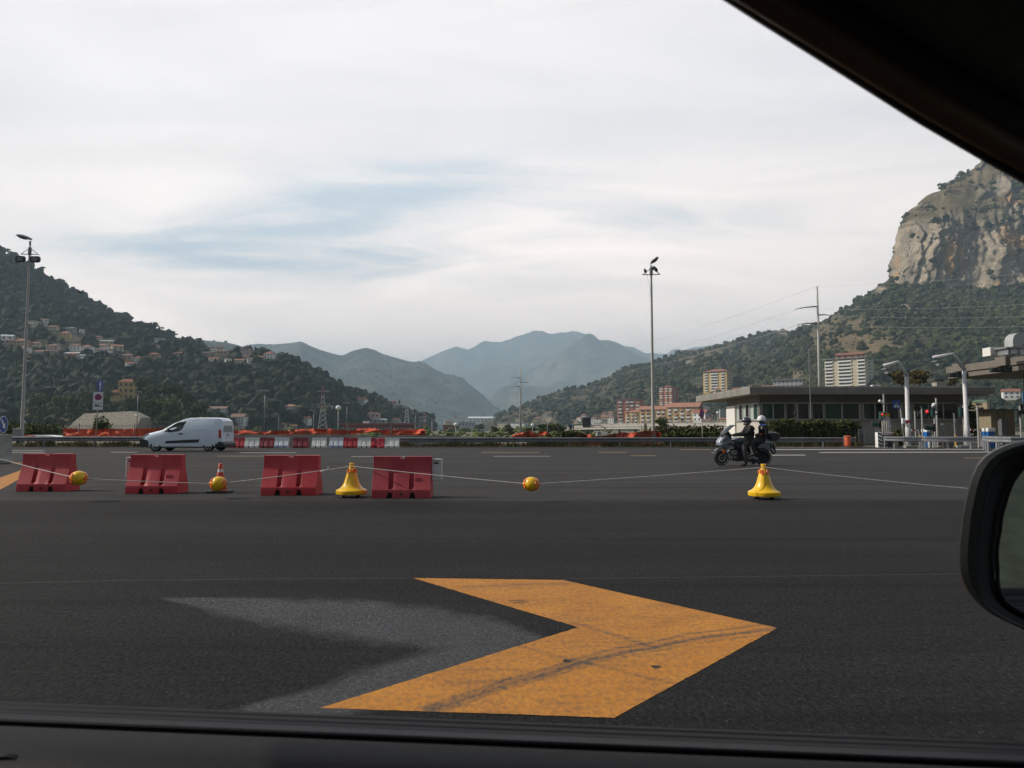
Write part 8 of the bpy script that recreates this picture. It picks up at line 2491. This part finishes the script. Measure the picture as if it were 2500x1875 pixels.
def tree(label, px, pt, pb, w, Y, m=None, kind='round', n=900, group=None, leaf=.34, name='tree', cat='tree', z0=None):
    p = (TOWN if px > 1480 else HAMLET).surf(px, pb) if Y >= 330 and (px > 1480 or px < 1050) else at(px, pb, Y)
    Y = p.y
    k = Y / FPX; H_, W = (pb - pt) * k, w * k
    rng = np.random.default_rng(int(px * 31 + pt))
    t = thing(name, label, cat, p, 0, group)
    bot = {'round': .18, 'pine': .52, 'cypress': .05, 'bush': .0}[kind]
    pts = []
    nl = {'round': 9, 'pine': 7, 'cypress': 6, 'bush': 6}[kind]
    lobes = []
    for i in range(nl):
        a = rng.random() * 6.28; rr = W * .30 * rng.random() ** .5
        if kind == 'cypress': f = i / nl; lobes.append((0, 0, H_ * (.12 + .8 * f), W * .5 * (1 - f * .75), H_ * .16))
        elif kind == 'pine': lobes.append((math.cos(a) * rr * 1.25, math.sin(a) * rr, H_ * (.74 + .16 * rng.random()), W * (.20 + .12 * rng.random()), H_ * .11))
        else: f = rng.random(); lobes.append((math.cos(a) * rr, math.sin(a) * rr, H_ * (bot + .12 + (.80 - bot) * f), W * (.20 + .14 * rng.random()), H_ * (.13 + .05 * rng.random())))
    tn = []
    for _ in range(n):
        l = lobes[rng.integers(nl)]
        d = rng.normal(size=3); d /= np.linalg.norm(d)
        r = .62 + .42 * rng.random()
        pts.append((l[0] + d[0] * l[3] * r, l[1] + d[1] * l[3] * r, l[2] + d[2] * l[4] * r)); tn.append(.40 + .30 * d[2] * 0 + rng.normal() * .25)
    v, f = leaf_cloud(pts, leaf * W / 9.0, rng, .7)
    o = raw_mesh('crown', v, f, m or LEAF, {'tint': np.repeat(tn, 4)}); o.parent = t
    q = MB(); th = H_ * (.7 if kind != 'cypress' else .5)
    q.tube([(0, 0, -.5 if p.z > 14 else -.5 - max(0, p.z)), (W * .02, 0, th * .5), (-W * .01, 0, th)], [W * .035, W * .028, W * .015], 7)
    if kind != 'cypress':
        for l in lobes[:5]: q.tube([(W * .01, 0, th * .62), (l[0] * .5, l[1] * .5, (th * .62 + l[2]) / 2 + .1), (l[0], l[1], l[2])], [W * .018, W * .012, W * .006], 5)
    q.build('trunk', mat('bark', (.085, .068, .052), .95, .3, 3) if 'bark' not in MATS else MATS['bark'], t, smooth=True)
    return t


GK = 'dark trees around the yellow villa'
for i, a in enumerate([(96, 962, 1036, 62, 385, 'round', 'broad pale-green tree left of the sign post'), (140, 966, 1036, 52, 380, 'round', 'rounded tree left of centre between lamp mast and sign post'), (172, 970, 1035, 44, 375, 'round', 'rounded dark tree just left of the stone-faced slope'),
                       (212, 952, 1006, 40, 372, 'round', 'bushy tree directly behind the blue arrow sign'), (246, 964, 1008, 36, 366, 'bush', 'low bushy tree right of the blue arrow sign'), (262, 936, 990, 24, 392, 'round', 'slim tree hugging the left side of the yellow villa'),
                       (306, 972, 1008, 40, 362, 'round', 'dark tree standing before the lower wing of the yellow villa'), (345, 922, 985, 42, 382, 'round', 'tall leafy tree covering the right half of the yellow villa'), (335, 972, 1014, 46, 350, 'round', 'dark tree above the right end of the stone-faced slope'),
                       (385, 936, 1010, 60, 372, 'pine', 'umbrella pine right of the yellow villa'), (420, 940, 1020, 52, 366, 'pine', 'second umbrella pine to the right of the yellow villa'), (372, 968, 1030, 50, 348, 'round', 'dark tree with a pale trunk below the umbrella pines'), (410, 972, 1036, 54, 345, 'round', 'dark tree above the roof front of the van'),
                       (452, 958, 1036, 50, 352, 'pine', 'third umbrella pine, above the middle of the van roof'), (480, 985, 1038, 44, 345, 'round', 'dark tree above the rear of the van roof'), (508, 1002, 1042, 40, 345, 'round', 'low dark tree at the right end of the wooded knoll'), (355, 1004, 1042, 46, 320, 'bush', 'bushy tree right of the stone-faced slope foot'), (400, 1010, 1044, 50, 318, 'bush', 'bushy tree behind the windscreen of the van'), (440, 1012, 1044, 46, 318, 'bush', 'bushy tree behind the roof of the van'), (545, 1010, 1040, 36, 420, 'round', 'dark round tree below the long white apartment house')]):
    tree(a[6], *a[:4], m=LEAF_PALE if i < 7 else (None if i % 3 else LEAF_PALE), Y=a[4] if a[2] < 1020 or a[4] < 330 or a[4] > 400 else a[4] - 22, kind=a[5], group=GK, n=1100)
YK = 60.0
t = thing('parked_car', 'white car half hidden behind the guard rail at the far left', 'car', (xat(103, YK), YK, -.06))
q = MB(); q.slab([(-1.9, .3), (-1.85, .62), (-1.1, .74), (1.3, .76), (1.85, .68), (1.9, .3)], -.8, .8, .06); q.build('body', WHITE_PT, t, smooth=40)
q = MB(); q.slab([(-1.0, .72), (-.45, .80), (.7, .80), (1.3, .74)], -.7, .7, .08); q.build('roof', WHITE_PT, t, smooth=40)
for x in (-1.2, 1.2): q = MB(); q.cyl((x, -.82, .3), (x, -.62, .3), .3, n=16); q.build('wheel', TYRE, t)
GRT = 'trees standing out along the left ridge'
ordw = ['first', 'second', 'third', 'fourth', 'fifth', 'sixth', 'seventh', 'eighth', 'ninth', 'tenth', 'eleventh', 'twelfth', 'thirteenth', 'fourteenth', 'fifteenth', 'sixteenth', 'seventeenth', 'eighteenth']
rt = [(5, 609, 14), (20, 617, 12), (104, 662, 10), (152, 689, 15), (177, 703, 9), (184, 707, 8), (195, 711, 10), (207, 717, 12), (219, 726, 10), (249, 740, 20), (268, 753, 10), (288, 765, 12), (312, 775, 10), (380, 798, 15), (395, 806, 9), (429, 817, 8), (444, 825, 7)]
LR = LEFT
for i, (px, pt, w) in enumerate(rt):
    ry = float(np.interp(px, LR.xs, LR.py.min(axis=1)))
    tree('%s tree from the left standing out on the left ridge line' % ordw[i], px, min(pt, ry - 8), ry + 3, w, 930 - px * .2, kind='round' if w > 11 else 'pine', n=150, group=GRT, leaf=.95)
for px, pt, pb, w, Y, kind, lab in [(2302, 446, 470, 24, 1120, 'round', 'dark tree clump on the left shoulder of the cliff top'), (2322, 440, 458, 16, 1140, 'round', 'single rounded tree on the cliff top between two clumps'), (2345, 419, 452, 26, 1150, 'round', 'largest dark tree clump on the cliff top'), (2364, 410, 432, 14, 1160, 'cypress', 'pointed tree at the upper end of the cliff-top clump'), (2246, 574, 592, 18, 1040, 'round', 'lone bush growing in the upper cliff face'),
                                    (2200, 902, 948, 56, 100, 'round', 'yellow-green tree behind the office roof, left of the chimney'), (2245, 906, 948, 60, 105, 'round', 'brownish tree behind the office roof beside the chimney'), (2330, 918, 948, 30, 105, 'round', 'small brownish tree behind the office roof right of the chimney'), (1912, 803, 812, 16, 1600, 'round', 'tree on the skyline house left of the tall pole'),
                                    (1330, 1036, 1062, 50, 160, 'round', 'green tree above the humped orange netting'), (1358, 1034, 1062, 44, 165, 'round', 'green tree left of the viaduct end'), (1298, 1044, 1060, 34, 190, 'round', 'low green tree right of the distant power pole'), (1208, 1036, 1060, 24, 200, 'round', 'dark tree above the right end of the pale concrete wall'), (1242, 1042, 1062, 30, 180, 'bush', 'brownish bush left of the distant power pole'), (1240, 1036, 1050, 22, 420, 'round', 'rounded tree before the pale low office building'),
                                    (1612, 1022, 1062, 46, 130, 'round', 'large dark tree rising in front of the viaduct behind the lamp mast'), (1576, 1030, 1060, 16, 135, 'cypress', 'slim dark tree left of the lamp mast before the viaduct'), (1640, 1016, 1040, 30, 400, 'round', 'tree under the right end of the apartment row'), (1668, 1018, 1036, 30, 400, 'round', 'tree right of the apartment row'), (1510, 1022, 1040, 26, 500, 'round', 'dark tree at the foot of the red flat-topped block'), (1668, 934, 965, 26, 780, 'round', 'dark tree on the bank right of the red tower'), (1690, 938, 968, 34, 760, 'round', 'broad dark tree below the low orange-roofed house'), (1716, 942, 960, 24, 720, 'round', 'dark tree at the left foot of the yellow tower'), (1764, 1000, 1018, 14, 470, 'cypress', 'small dark fir beside the open concrete frame'),
                                    (941, 971, 984, 10, 740, 'cypress', 'tall pointed tree on the spur left of the red-roofed house'), (975, 975, 986, 7, 760, 'cypress', 'dark pointed tree right of the red-roofed house on the spur'), (922, 975, 990, 12, 740, 'round', 'rounded tree right of the white hotel-like house'), (863, 966, 976, 11, 730, 'round', 'round tree on the spur crest left of the white hotel-like house'), (606, 848, 860, 6, 760, 'pine', 'little palm-like tree on the hamlet skyline'), (1045, 1016, 1046, 18, 650, 'round', 'tree at the tip of the left spur'), (1110, 1036, 1050, 26, 500, 'bush', 'tree row below the big white industrial hall'), (1170, 1036, 1050, 30, 600, 'bush', 'tree row right below the big white industrial hall')]:
    tree(lab, px, pt, pb, w, Y, kind=kind, m=LEAF_WARM if 'brownish' in lab or 'yellow-green' in lab else None, n=700 if Y < 500 else 260, leaf=.34 if Y < 500 else .6, group='single trees of the valley')
# ------------------------------------------------------------------ the car the view is taken from
CA = R(5.5)
CU, CV = Vector((math.cos(CA), -math.sin(CA), 0)), Vector((math.sin(CA), math.cos(CA), 0))     # forwards (to the right), outwards
car = thing('car', 'dark car seen from inside, its door sill, roof pillar and door mirror framing the view', 'car', (0, 0, 0))


def cpt(px, py, v):
    d = ray(px, py)
    return Vector((0, 0, HC)) + d * (v / d.dot(CV))


def strip(name, prof, m, u0=-1.3, u1=1.15, smooth=35):
    """profile of (py at the picture's centre column, v outwards), drawn along the car"""
    pts = []
    for py, v in prof:
        p = cpt(1250, py, v); pts.append((v, p.z))
    q = MB()
    vs = [tuple(CU * u + CV * v + Vector((0, 0, z))) for u in (u0, u1) for v, z in pts]
    n = len(pts)
    q.add(vs, [(i, (i + 1) % n, n + (i + 1) % n, n + i) for i in range(n)] + [tuple(range(n))[::-1], tuple(range(n, 2 * n))])
    return q.build(name, m, car, smooth=smooth)


SEAL = mat('seal_rubber', (.006, .005, .007), .5, .25, 40, spec=.12)
SEAL_B = mat('inner_seal', (.009, .009, .013), .45, .2, 30, spec=.14)
PANEL = mat('door_panel_plastic', (.0095, .0098, .0112), .6, .25, 160, bump=.12, bscale=420, spec=.15)
LINER = mat('headliner_cloth', (.085, .082, .070), .95, .3, 60)
PILL = mat('pillar_trim', (.020, .018, .020), .7, .2, 30)
BODY_P = mat('dark_car_paint', (.012, .012, .014), .3, spec=.3)
strip('outer_seal', [(1772, .640), (1764, .632), (1761.5, .620), (1763, .608), (1768, .603), (1771, .602), (1779, .588), (1777, .584), (1779, .578), (1784, .576), (1790, .566), (1860, .566), (1840, .640)], SEAL)
strip('inner_seal', [(1795, .560), (1791, .555), (1793, .544), (1799, .536), (1806, .530), (1812, .529), (1850, .530), (1850, .560)], SEAL_B)
strip('door_panel', [(1840, .526), (1827, .512), (1825, .500), (1830, .486), (1848, .468), (1880, .450), (1960, .425), (2150, .400), (3600, .41), (3600, .526)], PANEL)
strip('outer_skin', [(1779, .652), (1769, .648), (1800, .642), (2600, .66), (3600, .64), (3600, .70), (2600, .72), (1900, .685)], BODY_P)
# round knob at the lower left corner of the door
c = cpt(10, 1912, .44)
q = MB(); q.lathe([(.0125, -.005), (.016, .0), (.017, .005), (.015, .008), (.013, .004), (.0125, -.005)], 26, tuple(c), Matrix.Rotation(R(65), 3, 'X')); q.build('switch_ring', SEAL, car, smooth=40)
q = MB(); q.lathe([(.0128, .0), (.011, .003), (0, .004)], 22, tuple(c), Matrix.Rotation(R(65), 3, 'X')); q.build('switch', mat('switch_face', (.20, .17, .14), .5), car, smooth=40)
# roof pillar and lining: rows run along the pillar, each row further in and up
edge = [(1500, -170), (1640, -82), (1770, 0), (1850, 51), (1975, 129), (2100, 208), (2250, 303), (2400, 390), (2500, 446), (2650, 528), (2850, 632)]


def sheet_rows(name, rows, m, thick, smooth=True):
    vs = []
    for dl, dv in rows:
        for i, (px, py) in enumerate(edge):
            f = i / (len(edge) - 1)
            v = .38 + .20 * f + dv * (1 - .35 * f)
            k = dl * (1 + .0 * f)
            vs.append(cpt(px + k * .42, py - k, v))
    n = len(edge)
    q = MB(); q.add(vs, [(r * n + i, r * n + i + 1, (r + 1) * n + i + 1, (r + 1) * n + i) for r in range(len(rows) - 1) for i in range(n - 1)])
    o = q.build(name, m, car, smooth=smooth)
    md = o.modifiers.new('thickness', 'SOLIDIFY'); md.thickness = thick; md.offset = 0
    return o


sheet_rows('roof_pillar', [(1, .0), (14, -.001), (34, -.003)], PILL, .006)
sheet_rows('trim_strip', [(30, -.006), (36, -.016), (52, -.020), (66, -.014), (70, -.004)], mat('brown_trim', (.15, .085, .045), .55, .2, 30), .010)
sheet_rows('pillar_cover', [(62, .004), (74, -.012), (110, -.012), (165, .0), (180, .012)], PILL, .014)
sheet_rows('roof_lining', [(150, .012), (185, -.03), (220, -.052), (265, -.060), (330, -.052), (420, -.05), (560, -.065), (760, -.10), (1050, -.16), (1500, -.23), (2300, -.30)], LINER, .012)
# the roof panel above the lining
q = MB()
vs = []
for u in (-1.0, -.3, .35, .75):
    for v in (.50, .42, .15, -.4, -.9):
        vs.append(tuple(CU * u + CV * v + Vector((0, 0, 1.66 - .25 * (v + .2) ** 2 - (0.16 if u > .6 else 0)))))
q.add(vs, [(i * 5 + j, i * 5 + j + 1, (i + 1) * 5 + j + 1, (i + 1) * 5 + j) for i in range(3) for j in range(4)])
o = q.build('roof', BODY_P, car, smooth=True); md = o.modifiers.new('thickness', 'SOLIDIFY'); md.thickness = .01
# door mirror
mc = (2640, 1315)


def polar(pts):
    a = sorted((math.atan2(y - mc[1], x - mc[0]) % (2 * math.pi), math.hypot(x - mc[0], y - mc[1])) for x, y in pts)
    A = [a[-1][0] - 2 * math.pi] + [q[0] for q in a] + [a[0][0] + 2 * math.pi]; B = [a[-1][1]] + [q[1] for q in a] + [a[0][1]]
    return lambda t: float(np.interp(t % (2 * math.pi), A, B))


RGT = [(2600, 1052), (2720, 1044), (2830, 1062), (2890, 1130), (2905, 1250), (2900, 1380), (2870, 1480), (2800, 1560), (2720, 1596), (2640, 1592), (2570, 1570)]
OUT = polar([(2500, 1074), (2470, 1080), (2438, 1092), (2407, 1109), (2385, 1134), (2369, 1172), (2357, 1222), (2346, 1291), (2341, 1353), (2342, 1400), (2353, 1432), (2375, 1460), (2413, 1495), (2454, 1516), (2500, 1537)] + RGT)
sc = lambda pts, k: [(mc[0] + (x - mc[0]) * k, mc[1] + (y - mc[1]) * k) for x, y in pts]
BEZ = polar([(2500, 1100), (2470, 1112), (2438, 1131), (2416, 1172), (2404, 1228), (2394, 1306), (2390, 1385), (2394, 1432), (2407, 1469), (2438, 1492), (2500, 1524)] + sc(RGT, .91))
GLS = polar([(2500, 1143), (2476, 1175), (2457, 1228), (2444, 1297), (2438, 1385), (2441, 1441), (2457, 1469), (2500, 1497)] + sc(RGT, .78))
YM = .92
NA = 72


def ring(f, k, dy):
    return [at(mc[0] + math.cos(2 * math.pi * i / NA) * f(2 * math.pi * i / NA) * k, mc[1] + math.sin(2 * math.pi * i / NA) * f(2 * math.pi * i / NA) * k, YM + dy) for i in range(NA)]


def loft(name, rings, m, close=True, parent=car):
    q = MB(); vs = [v for r in rings for v in r]
    fs = [(r * NA + i, r * NA + (i + 1) % NA, (r + 1) * NA + (i + 1) % NA, (r + 1) * NA + i) for r in range(len(rings) - 1) for i in range(NA)]
    if close: fs.append(tuple(range((len(rings) - 1) * NA, len(rings) * NA)))
    q.add(vs, fs); return q.build(name, m, parent, smooth=60)


MIR_B = mat('mirror_shell_plastic', (.013, .0135, .013), .40, .25, 90, bump=.08, bscale=500)
mh = loft('mirror_housing', [ring(BEZ, 1.0, .008), ring(BEZ, 1.01, 0), ring(lambda t: BEZ(t) * .45 + OUT(t) * .55, 1.0, -.001), ring(OUT, .988, .004), ring(OUT, 1.0, .014), ring(OUT, .985, .05), ring(OUT, .90, .10), ring(OUT, .70, .14), ring(OUT, .3, .165)], MIR_B)
loft('mirror_cavity', [ring(BEZ, 1.0, .006), ring(BEZ, .985, .012), ring(GLS, 1.03, .030), ring(GLS, 1.03, .06)], PILL, parent=mh)
loft('mirror_rim', [ring(GLS, 1.035, .026), ring(GLS, 1.03, .018), ring(GLS, 1.0, .018), ring(GLS, .985, .024)], SEAL, close=False, parent=mh)
gr = ring(GLS, 1.0, .022)
zt_ = max(p.z for p in gr); zb_ = min(p.z for p in gr)
gr = [p + Vector(((p.x - xat(2640, YM)) * 0, (p.z - zb_) / (zt_ - zb_) * .024, 0)) for p in gr]
q = MB(); q.poly(gr); q.build('mirror_glass', mat('mirror_silver', (.42, .45, .46), .03, metal=1.0), mh)
q = MB(); a = at(2760, 1560, YM + .05); q.tube([a, a + Vector((.06, -.10, -.05)), CU * 1.0 + CV * .66 + Vector((0, 0, .88))], [.03, .035, .05], 10); q.build('mirror_arm', MIR_B, mh, smooth=True)
# ------------------------------------------------------------------ woods and scrub on the hills, clear of the houses
HCLEAR = [(150, 850, 160, 45, .55), (520, 870, 110, 22, .45)]
forest('forest', LEFT.scatter(5600, HCLEAR), 1.4, 7.4, FOREST_SHADED, 'shaded dark wood covering the left hill slope', tall=0.4)
forest('forest', RIGHT.scatter(5000, [(1700, 1000, 300, 45, .5)]), 1.3, 7.6, FOREST_DRY, 'scrub and trees over the long right valley side')
forest('forest', CLIFF.scatter(7400, [(2420, 1000, 60, 40, .5), (2345, 475, 130, 75, .22)]), 1.0, 6.4, FOREST_DRY, 'scrub and trees around the foot of the rock cliff')
forest('undergrowth', KNOLL.scatter(420), .9, 2.6, FOREST, 'bushes and undergrowth on the knoll around the yellow villa')
fp = [p for p in MID1.scatter(500)] + [p for p in MID2.scatter(1500)]
forest('forest', fp, 3.0, 7.0, FOREST, 'hazy wood on the blue hills of the middle distance')

# low trees and bushes strewn over the flat valley floor
rng = np.random.default_rng(21)
VP = []
for _ in range(900):
    px = rng.uniform(560, 1500); Y = 95 * (900 / 95) ** rng.random()
    if rng.random() < .25 + .9 * fbm(px * .02, Y * .01, 4.0, 3) + .35: VP.append(((px - CX) / FPX * Y, Y, -.1))
forest('valley_bushes', [np.array(p) for p in VP if p[1] < 260], .45, .95, LEAF, 'low bushes strewn over the flat ground behind the works')
forest('valley_trees', [np.array(p) for p in VP if p[1] >= 340], 1.2, 3.2, LEAF, 'mass of small trees on the flat valley floor before the hills')
